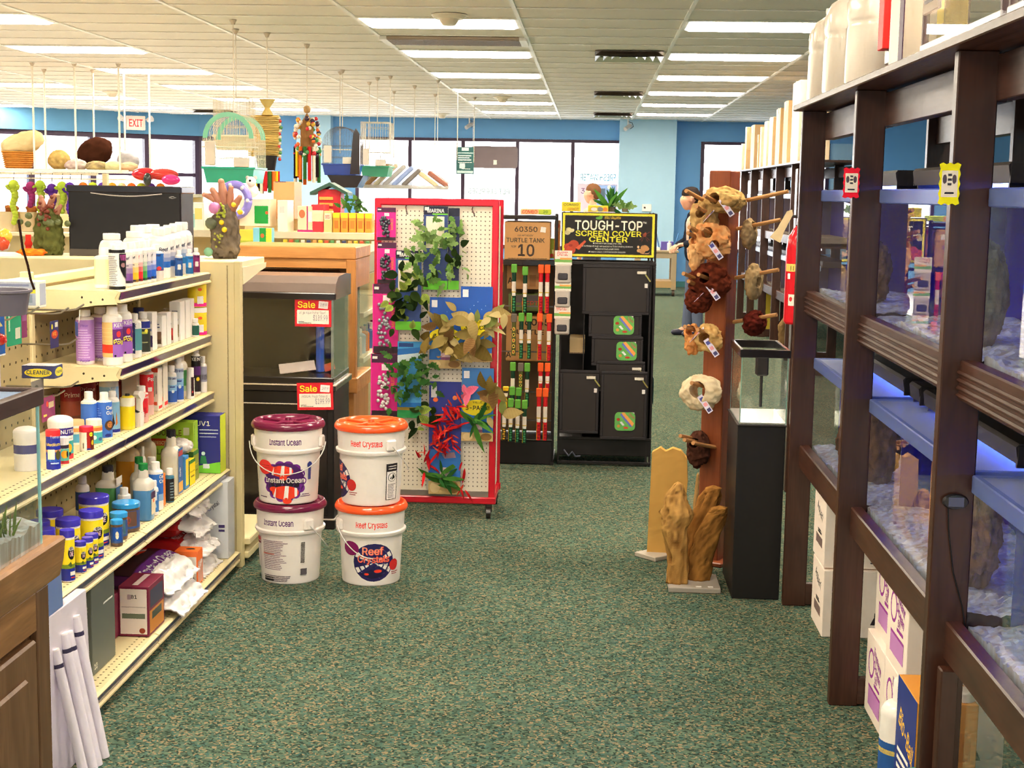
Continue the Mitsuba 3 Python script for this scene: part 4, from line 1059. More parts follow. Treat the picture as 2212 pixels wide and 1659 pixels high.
for i, y in enumerate((5.555, 5.615)):
    Bt(f'white bottle with blue bubble label, {["nearer", "farther"][i]} one of two on the third shelf', -1.625 + 0.01 * i, y, Z3, 0.0205, 0.15 + 0.035 * i, WHITE, WHITE, capr=0.62, caph=0.14, group='blue bubble bottles', bands=[(0.05, 0.34, C(50, 90, 180)), (0.34, 0.5, C(130, 176, 220)), (0.5, 0.72, C(190, 206, 226))], items=[TXT('Stress', -0.05, 0.86, 0.09, C(40, 46, 110)), ('e', 0, 0.4, 0.14, 0.06, C(210, 226, 240)), ('r', -0.3, 0.55, 0.2, 0.6, C(60, 80, 150))])
Bt('broad white jug-shaped bottle with green side label on the third shelf', -1.66, 5.745, Z3, 0.046, 0.18, C(238, 228, 210), C(236, 226, 208), capr=0.7, caph=0.16, sh=0.25, neck=0.62, lab=(0.15, 0.62), items=[('r', 0.05, 0, 0.8, 1.0, C(70, 150, 84)), ('r', 0.05, 0.0, 0.8, 0.25, C(170, 200, 160))])
Bt('small white bottle with dark vertical lettering on the third shelf', -1.59, 5.7, Z3, 0.0165, 0.125, C(242, 238, 232), WHITE, capr=0.85, caph=0.32, sh=0.03, neck=0.8, n=16, items=[('r', -0.08, 0.05, 0.3, 0.95, C(50, 30, 34)), ('r', 0.0, 0.2, 0.2, 0.3, C(180, 60, 60))])
Bt('tall bottle with black and purple label at the far end of the third shelf', -1.605, 5.84, Z3, 0.0185, 0.205, WHITE, WHITE, capr=0.66, caph=0.16, n=18, bands=[(0.05, 0.2, C(30, 26, 30)), (0.2, 0.38, C(40, 30, 30)), (0.38, 0.56, C(84, 40, 110)), (0.56, 0.76, C(24, 20, 24))], items=[TXT('KENT', 0.0, 0.9, 0.1, WHITE), ('e', 0.05, 0.36, 0.2, 0.06, C(240, 206, 50))])
Bt('white bottle with shadowy label last on the third shelf', -1.59, 5.89, Z3, 0.0165, 0.15, WHITE, WHITE, capr=0.6, n=16, bands=[(0.3, 0.72, C(150, 150, 170)), (0.36, 0.5, C(60, 56, 70))])
# near part of the third shelf: food jars
JW = C(244, 240, 236)


def jar(label, x, y, z, r, h, body, lid, bands=(), items=(), lidh=0.16, lidr=1.04, lab=(0.05, 0.8), dome=0.0, bs='gloss', group=None, name='food_jar', lid_bs='gloss'):
    t = thing(name, label, 'jar', group)
    M = Mt(x, y, z)
    hb = h * (1 - lidh)
    put(t, 'body', MB(M).lathe([(0, 0), (r * 0.95, 0), (r, 0.003), (r, hb), (r * 0.96, hb), (0, hb)], body, 28, hard=40), bs)
    R = r * lidr
    p = [(0, hb - 0.001), (R, hb - 0.001), (R, h - 0.003 - dome * r)] + ([(R * math.cos(q), h - dome * r + dome * r * math.sin(q)) for q in np.linspace(0.15, 1.45, 6)] if dome else [(R * 0.95, h)]) + [(0, h)]
    put(t, 'lid', MB(M).lathe(p, lid, 28, hard=35), lid_bs)
    if bands or items:
        m = MB()
        for v0, v1, c in bands:
            m.lathe([(r + 0.0004, v0 * h), (r + 0.0004, v1 * h)], c, 28, M=M)
        if items:
            m.decal(items, drum(0, 0, lab[0] * h, r + 0.0006, -1.0, M=M), seg=r * 0.35, w=2 * r, h=(lab[1] - lab[0]) * h)
        put(t, 'label', m, 'satin')
    return t


TEAL = C(60, 160, 160)
jar('big white domed jar with a purple name panel on the third shelf', -1.63, 4.37, Z3, 0.0375, 0.135, JW, JW, bands=[(0.0, 0.12, C(190, 50, 60)), (0.12, 0.42, TEAL)], items=[('r', -0.2, 0.66, 0.8, 0.92, C(58, 44, 120)), TXT('NUTRA', -0.1, 0.73, 0.12, WHITE, al='l'), ('e', 0.12, 0.28, 0.3, 0.16, C(240, 180, 40)), ('e', 0.2, 0.1, 0.14, 0.06, C(30, 40, 60)), ('r', 0.0, 0.56, 0.5, 0.58, C(160, 160, 160))], lidh=0.26, dome=0.45)
jar('white domed jar half hidden by the near tank on the third shelf', -1.66, 4.17, Z3, 0.036, 0.132, JW, JW, bands=[(0.4, 0.6, C(60, 44, 120))], lidh=0.26, dome=0.45)
jar('dark blue jar with red lid in front of the white domed jars', -1.59, 4.2, Z3, 0.0205, 0.118, C(40, 50, 160), C(222, 50, 56), lidh=0.15, bands=[(0.0, 0.7, C(34, 44, 160)), (0.44, 0.5, C(240, 160, 60)), (0.2, 0.26, C(60, 130, 220))], items=[('r', -0.55, 0.28, 0.0, 0.62, C(240, 240, 214)), TXT('Tetra', 0.0, 1.0, 0.09, C(200, 210, 240), bold=False), TXT('Medium', -0.1, 0.74, 0.1, C(246, 214, 90)), ('e', 0.25, 0.42, 0.2, 0.16, C(80, 80, 40)), ('r', -0.3, 0.12, 0.3, 0.17, C(180, 200, 240))])
jar('small white-lidded jar with an orange fish between the blue and the big white jar', -1.59, 4.285, Z3, 0.0155, 0.082, C(200, 214, 206), JW, lidh=0.28, bands=[(0.0, 0.12, C(180, 50, 56)), (0.12, 0.56, C(90, 176, 160)), (0.58, 0.72, C(50, 40, 60))], items=[('e', 0.0, 0.42, 0.36, 0.2, C(244, 170, 40)), ('e', 0.26, 0.42, 0.1, 0.16, C(40, 30, 40))])
jar('small red-lidded jar with dark red and yellow label on the third shelf', -1.598, 4.51, Z3, 0.0215, 0.078, C(238, 230, 214), C(224, 44, 58), lidh=0.2, bands=[(0.03, 0.76, C(236, 228, 212))], items=[('r', -0.1, 0, 0.9, 1, C(150, 30, 26)), ('r', 0.16, 0, 0.9, 1, C(90, 30, 20)), ('e', 0.25, 0.86, 0.16, 0.12, C(240, 220, 40)), ('e', 0.36, 0.4, 0.12, 0.14, C(240, 180, 40)), ('r', -0.1, 0, 0.2, 0.1, C(50, 50, 120)), ('r', -0.4, 0.1, -0.3, 0.4, C(120, 110, 100))])
jar('white-lidded tub with orange band and teal picture on the third shelf', -1.62, 4.645, Z3, 0.0265, 0.08, C(214, 222, 210), C(246, 238, 226), lidh=0.24, lidr=0.98, bands=[(0.03, 0.48, C(70, 170, 176)), (0.54, 0.68, C(240, 120, 60)), (0.68, 0.75, C(246, 190, 110))], items=[('e', -0.1, 0.3, 0.14, 0.12, C(240, 226, 220)), ('e', 0.3, 0.2, 0.16, 0.1, C(60, 100, 150))])
jar('tub with orange band behind the red-lidded jar on the third shelf', -1.67, 4.62, Z3, 0.0265, 0.08, C(214, 222, 210), C(240, 190, 140), lidh=0.2, lidr=0.98, bands=[(0.1, 0.45, C(80, 160, 200)), (0.54, 0.7, C(244, 150, 80))])
# -- fourth shelf
Z4 = 0.432
VIO, YL = C(60, 52, 180), C(244, 220, 36)


def aio(label, x, y, r, h, z=Z4):
    jar(label, x, y, z, r, h, JW, VIO, lidh=0.13, lidr=1.05, group='yellow jars with violet lids', bands=[(0.02, 0.26, C(30, 40, 140)), (0.26, 0.34, C(120, 140, 40)), (0.34, 0.82, YL)],
        items=[('e', 0.18, 0.68, 0.26, 0.17, C(20, 18, 24)), TXT('ALGAE', 0.18, 0.75, 0.09, C(236, 226, 230), w=0.42), TXT('ONE', 0.18, 0.6, 0.12, C(240, 196, 210), w=0.3), ('p', [(-0.1, 0.38), (0.1, 0.46), (0.22, 0.36), (0.1, 0.32)], C(70, 90, 40)), ('r', 0.05, 0.1, 0.5, 0.2, WHITE), ('r', 0.1, 0.03, 0.4, 0.06, C(220, 60, 70))])


aio('largest yellow jar with violet lid, beside the green jug on the fourth shelf', -1.6, 4.57, 0.047, 0.166)
aio('tall yellow jar with violet lid in front of the largest one on the fourth shelf', -1.55, 4.4, 0.0365, 0.156)
aio('medium yellow jar with violet lid, centre of the yellow group on the fourth shelf', -1.58, 4.28, 0.036, 0.155)
aio('narrow tall yellow jar with violet lid nearest the shelf edge by the oak cabinet', -1.53, 4.135, 0.0205, 0.155)
aio('smallest yellow jar with violet lid at the front of the fourth shelf', -1.527, 4.235, 0.0165, 0.096)
aio('short yellow jar with violet lid at the shelf edge below the tall ones', -1.527, 4.335, 0.0195, 0.096)
aio('yellow jar with violet lid in the shadowed back row of the fourth shelf', -1.69, 4.42, 0.04, 0.15)
aio('yellow jar with violet lid partly behind the oak cabinet corner', -1.6, 4.14, 0.03, 0.155)
aio('yellow jar with violet lid in the back row left of centre on the fourth shelf', -1.68, 4.3, 0.033, 0.14)
aio('tiny yellow jar with violet lid between the narrow jar and the short jar', -1.523, 4.287, 0.0165, 0.096)
aio('yellow jar with violet lid deep in the shadow by the tank corner', -1.72, 4.16, 0.035, 0.15)
SKY = C(50, 150, 220)
for i, (x, y, r, h) in enumerate(((-1.565, 4.79, 0.0455, 0.098), (-1.55, 4.665, 0.0285, 0.09), (-1.527, 4.575, 0.0195, 0.086))):
    jar(f'jar of brown food with a sky-blue lid, {["widest", "middle-sized", "narrowest"][i]} of three on the fourth shelf', x, y, Z4, r, h, C(92, 70, 60), SKY, lidh=0.16, group='jars with sky-blue lids', bands=[(0.12, 0.74, C(52, 80, 140))], items=[('r', -0.5, 0.2, 0.3, 0.9, [C(96, 70, 60), C(70, 110, 130), C(30, 80, 170)][i]), ('e', -0.1, 0.5, 0.14, 0.2, [C(150, 60, 50), C(230, 150, 50), C(230, 220, 200)][i])])


def jug(label, x, y, z, w, h, liquid, cap, lv=0.72, items=(), shell=C(214, 206, 194), cat='jug', dep=1.0):
    t = thing('chemical_jug', label, cat)
    M = Mt(x, y, z)
    r = w / 2
    hb = h * 0.9
    put(t, 'body', MB(M).lathe([(0, 0), (r * 0.95, 0), (r, 0.006), (r, hb * 0.68 * min(1, lv / 0.68))], liquid, 28, hard=40, sq=('box', 4, dep)), 'gloss')
    put(t, 'shoulder', MB(M).lathe([(r, hb * 0.68 * min(1, lv / 0.68)), (r, hb * 0.72), (r * 0.86, hb * 0.78), (r * 0.52, hb * 0.83), (r * 0.46, hb), (0, hb)], shell, 28, hard=40, sq=('box', 4, dep)), 'gloss')
    put(t, 'cap', MB(M).lathe([(0, hb * 0.98), (r * 0.5, hb * 0.98), (r * 0.5, h), (0, h)], cap, 16), 'satin')
    if items:
        m = MB()
        m.decal(items, plane((x + r + 0.0006, y - r * dep, z), (0, 1, 0), (0, 0, 1)), w=w * dep, h=h)
        put(t, 'label', m, 'satin')


side = [('r', 0.05, 0.1, 0.95, 0.62, C(70, 110, 160)), ('r', 0.1, 0.2, 0.9, 0.3, C(220, 190, 130)), ('r', 0.1, 0.66, 0.9, 0.8, C(236, 230, 220))]
jug('green liquid in a tall flat jug with dark cap on the fourth shelf', -1.68, 4.95, Z4, 0.078, 0.19, C(84, 150, 92), C(40, 36, 48), items=side)
jug('blue liquid in a clear jug with green cap at the front of the fourth shelf', -1.555, 4.955, Z4, 0.066, 0.2, C(78, 130, 176), C(26, 120, 56), lv=0.6, items=[('r', 0.2, 0.1, 0.9, 0.5, C(226, 214, 186)), ('r', 0.2, 0.38, 0.9, 0.5, C(60, 40, 80)), ('e', 0.6, 0.34, 0.12, 0.04, C(222, 110, 70))])
jug('clear jug with green cap just behind the blue-liquid jug', -1.6, 5.05, Z4, 0.058, 0.205, C(200, 196, 190), C(26, 120, 56))
jug('amber liquid in a jug with black cap at the back of the fourth shelf', -1.74, 5.36, Z4, 0.08, 0.24, C(190, 128, 40), C(40, 34, 44), lv=0.62, shell=C(206, 180, 140))
jug('pale jug with black cap at the back of the fourth shelf', -1.7, 5.46, Z4, 0.07, 0.255, C(206, 194, 168), C(34, 30, 36), shell=C(206, 194, 168))
jug('tall milky jug with black cap and blue side label on the fourth shelf', -1.58, 5.385, Z4, 0.07, 0.25, C(222, 214, 192), C(34, 30, 36), items=[('r', 0.08, 0.02, 0.92, 0.72, C(60, 100, 160)), ('r', 0.1, 0.05, 0.9, 0.2, C(222, 160, 80)), TXT('CLEAN', 0.5, 0.35, 0.06, WHITE, rot=90, w=0.5), ('r', 0.1, 0.6, 0.9, 0.68, C(170, 60, 70))], shell=C(226, 216, 198))
Bt('white bottle at the back with white cap beside the amber jug on the fourth shelf', -1.66, 5.29, Z4, 0.012, 0.2, WHITE, WHITE, n=14)
BL2 = C(46, 100, 170)
Bt('small white-capped bottle with blue label left of the blue-liquid jug', -1.6, 4.88, Z4, 0.0225, 0.128, C(236, 232, 230), WHITE, capr=0.62, caph=0.16, neck=0.66, sh=0.06, bands=[(0.06, 0.62, BL2)], items=[TXT('Pond', -0.1, 0.7, 0.1, WHITE), TXT('Salt', -0.1, 0.55, 0.1, WHITE), ('p', [(-0.2, 0.15), (0.0, 0.3), (0.2, 0.15)], C(160, 196, 220))])
Bt('taller white-capped bottle with navy label behind the small blue one', -1.74, 4.86, Z4, 0.024, 0.17, C(214, 206, 206), C(206, 196, 196), capr=0.62, caph=0.14, bands=[(0.3, 0.68, C(40, 70, 130))])
Bt('slim white-capped bottle with blue label right of the blue-liquid jug', -1.54, 5.03, Z4, 0.0155, 0.125, C(238, 234, 232), WHITE, capr=0.62, caph=0.15, n=18, bands=[(0.1, 0.68, C(60, 120, 190))], items=[('r', -0.3, 0.55, 0.2, 0.9, C(220, 226, 236)), ('p', [(-0.1, 0.25), (0.02, 0.45), (0.14, 0.25)], C(200, 220, 236))])
Bt('tall white-capped bottle with bright blue label in the fourth shelf front row', -1.56, 5.115, Z4, 0.027, 0.176, C(236, 234, 234), WHITE, capr=0.6, caph=0.14, sh=0.08, neck=0.66, bands=[(0.2, 0.34, C(140, 176, 216)), (0.34, 0.76, C(50, 106, 190))], items=[TXT('Gel', 0.12, 0.9, 0.1, WHITE, al='l'), TXT('Clear', 0.12, 0.76, 0.1, WHITE, al='l')])
Bt('white-capped bottle just behind the bright blue label bottle', -1.6, 5.2, Z4, 0.025, 0.178, C(236, 234, 234), WHITE, capr=0.6, caph=0.14)
carton('narrow carton with red, orange and green stripes on the fourth shelf', -1.58, -1.548, 5.17, 5.2, Z4, Z4 + 0.12, C(226, 120, 50), (), [('r', 0, 0.75, 1, 1, C(190, 50, 50)), ('r', 0, 0.25, 1, 0.45, C(210, 60, 60)), ('r', 0, 0, 1, 0.2, C(150, 160, 50))])
Bt('black-labelled bottle with white cap before the tall milky jug', -1.548, 5.25, Z4, 0.0165, 0.127, C(60, 120, 150), WHITE, capr=0.75, caph=0.18, sh=0.06, n=18, bands=[(0.03, 0.7, C(24, 26, 32))], items=lines(-0.1, 0.4, 0.1, 0.85, 6, C(110, 130, 140)))
carton('yellow and blue flat carton right of the milky jug', -1.6, -1.55, 5.47, 5.52, Z4, Z4 + 0.13, C(60, 130, 190), [('r', 0.1, 0.1, 0.9, 0.9, C(240, 206, 60))], [('r', 0, 0, 0.4, 1, C(240, 214, 80)), ('r', 0.0, 0.0, 0.4, 0.2, C(80, 110, 60))])
YB = C(226, 200, 40)
for i, (x, y) in enumerate(((-1.565, 5.54), (-1.575, 5.63))):
    carton(f'{["bright yellow", "wrapped greenish"][i]} filter box with green edge before the lime green kit', x - 0.045, x + 0.012, y, y + 0.08, Z4, Z4 + 0.1 + 0.02 * i, [YB, C(150, 150, 60)][i], [('r', 0, 0, 1, 1, [C(236, 206, 20), C(140, 146, 56)][i]), ('r', 0, 0.86, 1, 1, C(60, 120, 50)), ('r', 0.2, 0.3, 0.8, 0.36, C(120, 110, 20)), ('r', 0.1, 0.5, 0.9, 0.55, C(180, 160, 20))], [('r', 0, 0, 1, 1, C(40, 96, 50)), TXT('EHEIM', 0.5, 0.4, 0.3, C(220, 210, 60), rot=90, w=0.5)])
m = MB()
v, f, c = rock_mesh(31, (0.05, 0.06, 0.03), C(236, 230, 226), C(150, 140, 136), 3, 0.3, 2.4, ridge=True)
m.add(v - [0, 0, v[:, 2].min()], f, c, Mt(-1.6, 5.56, Z4 + 0.12))
single('wrapped_filter', 'clear plastic-wrapped coil lying on the yellow filter box', 'wrapped filter', m, 'lacquer')
LIME = C(166, 206, 60)
carton('lime green lamp ballast kit carton at the far end of the fourth shelf', -1.76, -1.585, 5.72, 5.785, Z4, Z4 + 0.225, LIME, [('r', 0.1, 0.05, 0.2, 0.95, C(120, 170, 40))],
       [('r', 0.0, 0.56, 0.78, 0.69, C(196, 60, 40)), TXT('EZ DOUBLE', 0.72, 0.75, 0.1, C(110, 84, 34), al='r', w=0.8), TXT('FLUORESCENT LAMP', 0.72, 0.585, 0.06, C(236, 214, 150), al='r', w=0.85), TXT('BALLAST KIT', 0.74, 0.4, 0.1, C(70, 84, 30), al='r', w=0.85), ('r', 0.76, 0.76, 0.9, 0.9, C(226, 232, 190)), ('r', 0.2, 0.3, 0.6, 0.315, C(110, 150, 40)), ('r', 0.2, 0.25, 0.6, 0.265, C(110, 150, 40)), ('e', 0.75, 0.26, 0.07, 0.05, C(110, 150, 40)), ('r', 0, 0.0, 1, 0.05, C(130, 180, 40))])
carton('dark blue UV carton with lime edge at the far end of the fourth shelf', -1.66, -1.5, 5.81, 5.9, Z4, Z4 + 0.24, C(44, 46, 130), [('r', 0, 0, 1, 1, C(200, 214, 50))],
       [TXT('UV1', 0.56, 0.82, 0.08, WHITE, w=0.36), ('r', 0.46, 0.74, 0.95, 0.76, C(190, 196, 226)), ('r', 0.46, 0.68, 0.95, 0.7, C(190, 196, 226)), ('r', 0.46, 0.62, 0.9, 0.64, C(150, 156, 206)), ('p', [(0, 0), (1, 0), (1, 0.2), (0.4, 0.12), (0.1, 0.3), (0, 0.3)], C(120, 200, 60)), ('p', [(0.5, 0.3), (0.62, 0.3), (0.66, 0.16), (0.46, 0.16)], C(50, 130, 90)), ('e', 0.56, 0.34, 0.05, 0.035, C(200, 226, 230)), ('r', 0.55, 0.08, 0.72, 0.16, C(220, 226, 236))])
# -- base deck
Z5 = 0.077
carton('tall dark grey carton at the near end of the bottom deck', -1.66, -1.52, 4.3, 4.52, Z5, Z5 + 0.29, C(92, 98, 92), [TXT('10', 0.2, 0.06, 0.06, C(226, 222, 210), al='r'), ('r', 0.5, 0.7, 0.9, 0.72, WHITE)], [TXT('Export', 0.72, 0.72, 0.06, C(180, 180, 170), w=0.4), ('r', 0.6, 0.6, 0.9, 0.66, C(130, 134, 128)), TXT('60', 0.82, 0.06, 0.06, C(226, 222, 210))] + [('r', 0.6, 0.2 + 0.05 * i, 0.7, 0.21 + 0.05 * i, C(140, 144, 136)) for i in range(6)], [('p', [(0.3, 0.3), (0.8, 0.2), (0.9, 0.5), (0.4, 0.6)], C(190, 96, 50))])
MAR = C(110, 30, 56)
pan = [('r', 0.06, 0.05, 0.94, 0.95, C(222, 210, 202)), ('r', 0.3, 0.74, 0.42, 0.84, C(170, 150, 160)), TXT('B1', 0.52, 0.76, 0.07, C(60, 50, 56)), ('r', 0.1, 0.58, 0.9, 0.6, C(180, 166, 160)), ('r', 0.12, 0.36, 0.88, 0.46, C(100, 110, 90)), ('e', 0.78, 0.12, 0.1, 0.055, C(140, 56, 40))]
carton('maroon carton with white front panel, behind its twin on the bottom deck', -1.655, -1.575, 4.6, 4.75, Z5, Z5 + 0.155, MAR, (), pan, [('r', 0.1, 0.3, 0.9, 0.5, C(170, 150, 150))], group='maroon cartons')
carton('maroon carton with white front panel and orange pictures at the front of the bottom deck', -1.575, -1.47, 4.72, 4.9, Z5, Z5 + 0.175, MAR, [('r', 0.05, 0.05, 0.95, 0.5, C(190, 120, 50)), ('r', 0.1, 0.55, 0.9, 0.9, C(60, 60, 80)), ('r', 0.2, 0.3, 0.8, 0.45, C(60, 70, 60))], pan, [('r', 0.4, 0.1, 0.6, 0.9, C(190, 170, 170))], group='maroon cartons')


def bag(label, x0, x1, y0, y1, z0, h, col, items, seed, end=C(236, 232, 230), sag=0.0, group=None):
    """A full plastic sack lying flat: pillow-shaped, with a crumpled white tail hanging over the shelf edge."""
    t = thing('salt_bag', label, 'bag', group)
    n1, n2 = 28, 36
    u, v = np.meshgrid(np.linspace(-1, 1, n1), np.linspace(-1, 1, n2), indexing='ij')
    th = (1 - np.abs(u) ** 4) ** 0.5 * (1 - np.abs(v) ** 5) ** 0.5
    q = np.stack([u * 3, v * 3, u * 0 + seed], -1)
    w = (meshkit.fbm(q * 1.4, 3, seed) - 0.5) * 0.22
    cx, cy, hx, hy = (x0 + x1) / 2, (y0 + y1) / 2, (x1 - x0) / 2, (y1 - y0) / 2
    top = np.stack([cx + u * hx, cy + v * hy, z0 + h * (0.45 + th * (0.55 + w))], -1)
    bot = np.stack([cx + u * hx, cy + v * hy, z0 + h * (0.45 - 0.45 * np.minimum(1, th * 1.4))], -1)
    i, j = np.meshgrid(np.arange(n1 - 1), np.arange(n2 - 1), indexing='ij')
    a = i * n2 + j
    f = np.vstack([np.stack([a, a + n2, a + n2 + 1], -1).reshape(-1, 3), np.stack([a, a + n2 + 1, a + 1], -1).reshape(-1, 3)])
    m = MB(); m.add(top.reshape(-1, 3), f, col); m.add(bot.reshape(-1, 3), f[:, ::-1], col)
    put(t, 'sack', m, 'lacquer')
    zt = top[:, :, 2]

    def mp(uu, vv, off):   # print lies on the sack: uu along -y..y seen from the aisle, vv from the front edge over the top
        s = np.clip(uu, 0, 1) * 2 - 1
        k = np.clip(vv, 0, 1)
        xx = 1 - k * 1.9
        fi = (xx + 1) / 2 * (n1 - 1); fj = (s + 1) / 2 * (n2 - 1)
        i0, j0 = np.clip(fi.astype(int), 0, n1 - 2), np.clip(fj.astype(int), 0, n2 - 2)
        a_, b_ = (fi - i0)[:, None], (fj - j0)[:, None]
        p = (top[i0, j0] * (1 - a_) + top[i0 + 1, j0] * a_) * (1 - b_) + (top[i0, j0 + 1] * (1 - a_) + top[i0 + 1, j0 + 1] * a_) * b_
        return p + np.array([0.3, -0.1, 1.0]) * (off * 3 + 0.001)
    if items:
        m = MB(); m.decal(items, mp, seg=0.06)
        put(t, 'print', m, 'gloss')
    # tail
    nu, nv = 18, 26
    u, v = np.meshgrid(np.linspace(0, 1, nu), np.linspace(0, 1, nv), indexing='ij')
    q = np.stack([u * 2.0, v * 4.5, u * 0 + seed + 5], -1)
    cr = np.abs(meshkit.fbm(q * 1.7, 3, seed + 4) - 0.5) * 2
    L = 0.11
    X = x1 - 0.015 + L * u * (0.8 + 0.4 * cr)
    Z = z0 + h * 0.5 + (h * 0.42 * (1 - u) + 0.012) * np.sin(v * PI) ** 0.5 * (0.5 + cr) - 0.05 * u ** 2 * sag + 0.02 * u * cr
    Yv = cy + (v - 0.5) * 2 * hy * (0.96 - 0.12 * u)
    p = np.stack([X, Yv, np.maximum(Z, z0 + 0.004)], -1).reshape(-1, 3)
    i, j = np.meshgrid(np.arange(nu - 1), np.arange(nv - 1), indexing='ij')
    a = i * nv + j
    f = np.vstack([np.stack([a, a + nv, a + nv + 1], -1).reshape(-1, 3), np.stack([a, a + nv + 1, a + 1], -1).reshape(-1, 3)])
    m = MB(); m.add(p, f, end); m.add(p - [0, 0, 0.004], f[:, ::-1], end)
    put(t, 'white_tail', m, 'lacquer', 'crumpled white plastic tail')


RC, IO = C(150, 20, 26), C(64, 24, 66)
rct = lambda s: [('r', 0.1, 0.0, 0.9, 0.36, C(168, 24, 28)), TXT(s, 0.5, 0.1, 0.2, C(206, 190, 190), w=0.7), ('r', 0.05, 0.45, 0.95, 0.95, C(90, 16, 22))]
iot = [('r', 0.04, 0.0, 0.96, 0.24, C(92, 40, 120)), TXT('Instant Ocean', 0.5, 0.04, 0.14, C(206, 200, 204), w=0.84), ('r', 0.05, 0.26, 0.95, 0.98, C(40, 14, 24)), ('e', 0.3, 0.6, 0.14, 0.14, C(206, 50, 34)), ('e', 0.7, 0.5, 0.16, 0.12, C(206, 50, 34)), ('e', 0.72, 0.5, 0.04, 0.12, C(230, 220, 220)), ('e', 0.6, 0.85, 0.14, 0.08, C(206, 50, 34)), TXT('SEA SALT', 0.5, 0.68, 0.08, C(180, 160, 150), rot=-30)]
for i in range(4):
    bag(f'red salt bag with white crumpled end, {["lowest", "second", "third", "topmost"][i]} of the pile on the bottom deck', -1.85, -1.56 - 0.01 * i, 5.46 + 0.005 * i, 5.78, Z5 + 0.078 * i, 0.077, [RC, RC, C(160, 26, 30), C(190, 176, 170)][i], rct('Reef Crystals') if i < 3 else [('r', 0.1, 0.1, 0.5, 0.5, C(190, 50, 40)), TXT('Reef', 0.7, 0.2, 0.2, C(150, 130, 130))], 41 + i, group='red salt bags', sag=1)
bag('purple salt bag with clownfish print, lying on top of its twin', -1.82, -1.535, 4.93, 5.36, Z5 + 0.077, 0.085, IO, iot, 51, sag=1.2, group='purple salt bags')
bag('purple salt bag underneath its twin, white end drooping over the shelf edge', -1.82, -1.5, 4.92, 5.34, Z5, 0.075, IO, iot, 52, sag=1, group='purple salt bags')
carton('small orange and white carton standing between the purple and red salt bags', -1.57, -1.48, 5.37, 5.45, Z5, Z5 + 0.135, C(236, 110, 44), [('r', 0.1, 0.05, 0.9, 0.7, C(206, 150, 130)), TXT('Cube', 0.5, 0.5, 0.14, WHITE, rot=30)], [('r', 0.04, 0.04, 0.96, 0.84, C(226, 216, 206)), TXT('B1', 0.5, 0.2, 0.3, C(70, 60, 70))], [('e', 0.6, 0.5, 0.2, 0.15, C(60, 40, 30))])
carton('tall pale grey carton with black crown drawing at the far end of the bottom deck', -1.75, -1.465, 5.79, 5.9, Z5, Z5 + 0.325, C(196, 200, 206), (), [TXT('Crystal', 0.8, 0.66, 0.05, C(70, 70, 90), rot=35, w=0.2), ('r', 0.86, 0.4, 0.95, 0.44, C(60, 50, 100)), ('r', 0.86, 0.35, 0.95, 0.38, C(60, 50, 100))])

# -- hooks and blister packs on the near bay
HK = C(150, 144, 134)


def hook(label, y, z, x1=-1.6):
    single('display_hook', label, 'hook', MB().tube([(GX + 0.002, y, z), (x1 - 0.05, y, z), (x1 - 0.025, y, z + 0.004), (x1, y, z + 0.02)], 0.003, HK, 6), 'metal', 'long wire display hooks')


for i, (y, z, x1) in enumerate(((4.52, 1.205, -1.6), (4.44, 1.2, -1.62), (4.3, 1.212, -1.66), (4.18, 1.2, -1.68), (4.56, 1.09, -1.64), (4.54, 0.955, -1.63), (4.47, 0.935, -1.65))):
    hook(f'long wire display hook on the near bay, {nth(i)} counted from the top', y, z, x1)


def card(label, x, y, z0, w, h, col, items, blister=None, name='blister_pack', rz=0.0, group=None):
    k = thing(name, label, 'blister pack', group)
    M = frame((x, y - w / 2, z0), (math.sin(rz), math.cos(rz), 0), (0, 0, 1))
    p = sbox(0, 0, w, h).buffer(-0.004).buffer(0.004)
    put(k, 'card', MB().prism(p, 0.0014, col, M), 'satin')
    if items:
        m = MB(); m.decal(items, plane(M[:3, 3] + M[:3, 2] * 0.0014, M[:3, 0], M[:3, 1]), w=w, h=h)
        put(k, 'print', m, 'satin')
    if blister is not None:
        v, f, c = blister
        put(k, 'contents', MB(M).add(v, f, c), 'gloss')
    return k


def blob(w, h, d, seed, c0, c1, n=3):
    v, f, c = rock_mesh(seed, (w, h, d), c0, c1, n, 0.3, 2.0)
    return v, f, c


fishc = blob(0.025, 0.016, 0.012, 5, C(230, 60, 50), C(180, 30, 30)); fishc = (fishc[0] + [0.05, 0.05, 0.012], fishc[1], fishc[2])
card('blue clip card with a red fish clip hanging at the left edge', -1.70, 4.08, 1.105, 0.1, 0.155, C(30, 84, 160), [('r', 0.0, 0.0, 1, 0.03, C(220, 226, 236)), TXT('S CLIP', 0.5, 0.78, 0.08, WHITE, w=0.6), ('r', 0.3, 0.88, 0.8, 0.94, C(200, 190, 90)), ('p', [(0.2, 0.55), (0.5, 0.72), (0.85, 0.55)], C(206, 190, 130)), ('e', 0.5, 0.34, 0.34, 0.1, C(222, 60, 56))], fishc)
card('green card package hanging behind the blue clip card', -1.72, 4.25, 1.12, 0.11, 0.15, C(36, 140, 100), [('r', 0.1, 0.8, 0.9, 0.84, C(150, 214, 180)), ('r', 0.1, 0.7, 0.7, 0.73, C(150, 214, 180)), ('r', 0.55, 0.12, 0.9, 0.34, C(196, 200, 180)), ('r', 0.1, 0.3, 0.2, 0.65, C(170, 214, 180))])
card('purple card package hanging behind the green one', -1.74, 4.36, 1.13, 0.08, 0.13, C(140, 60, 110), [('r', 0.1, 0.82, 0.5, 0.9, C(220, 60, 60)), ('r', 0.5, 0.4, 0.95, 0.75, C(160, 90, 150))])
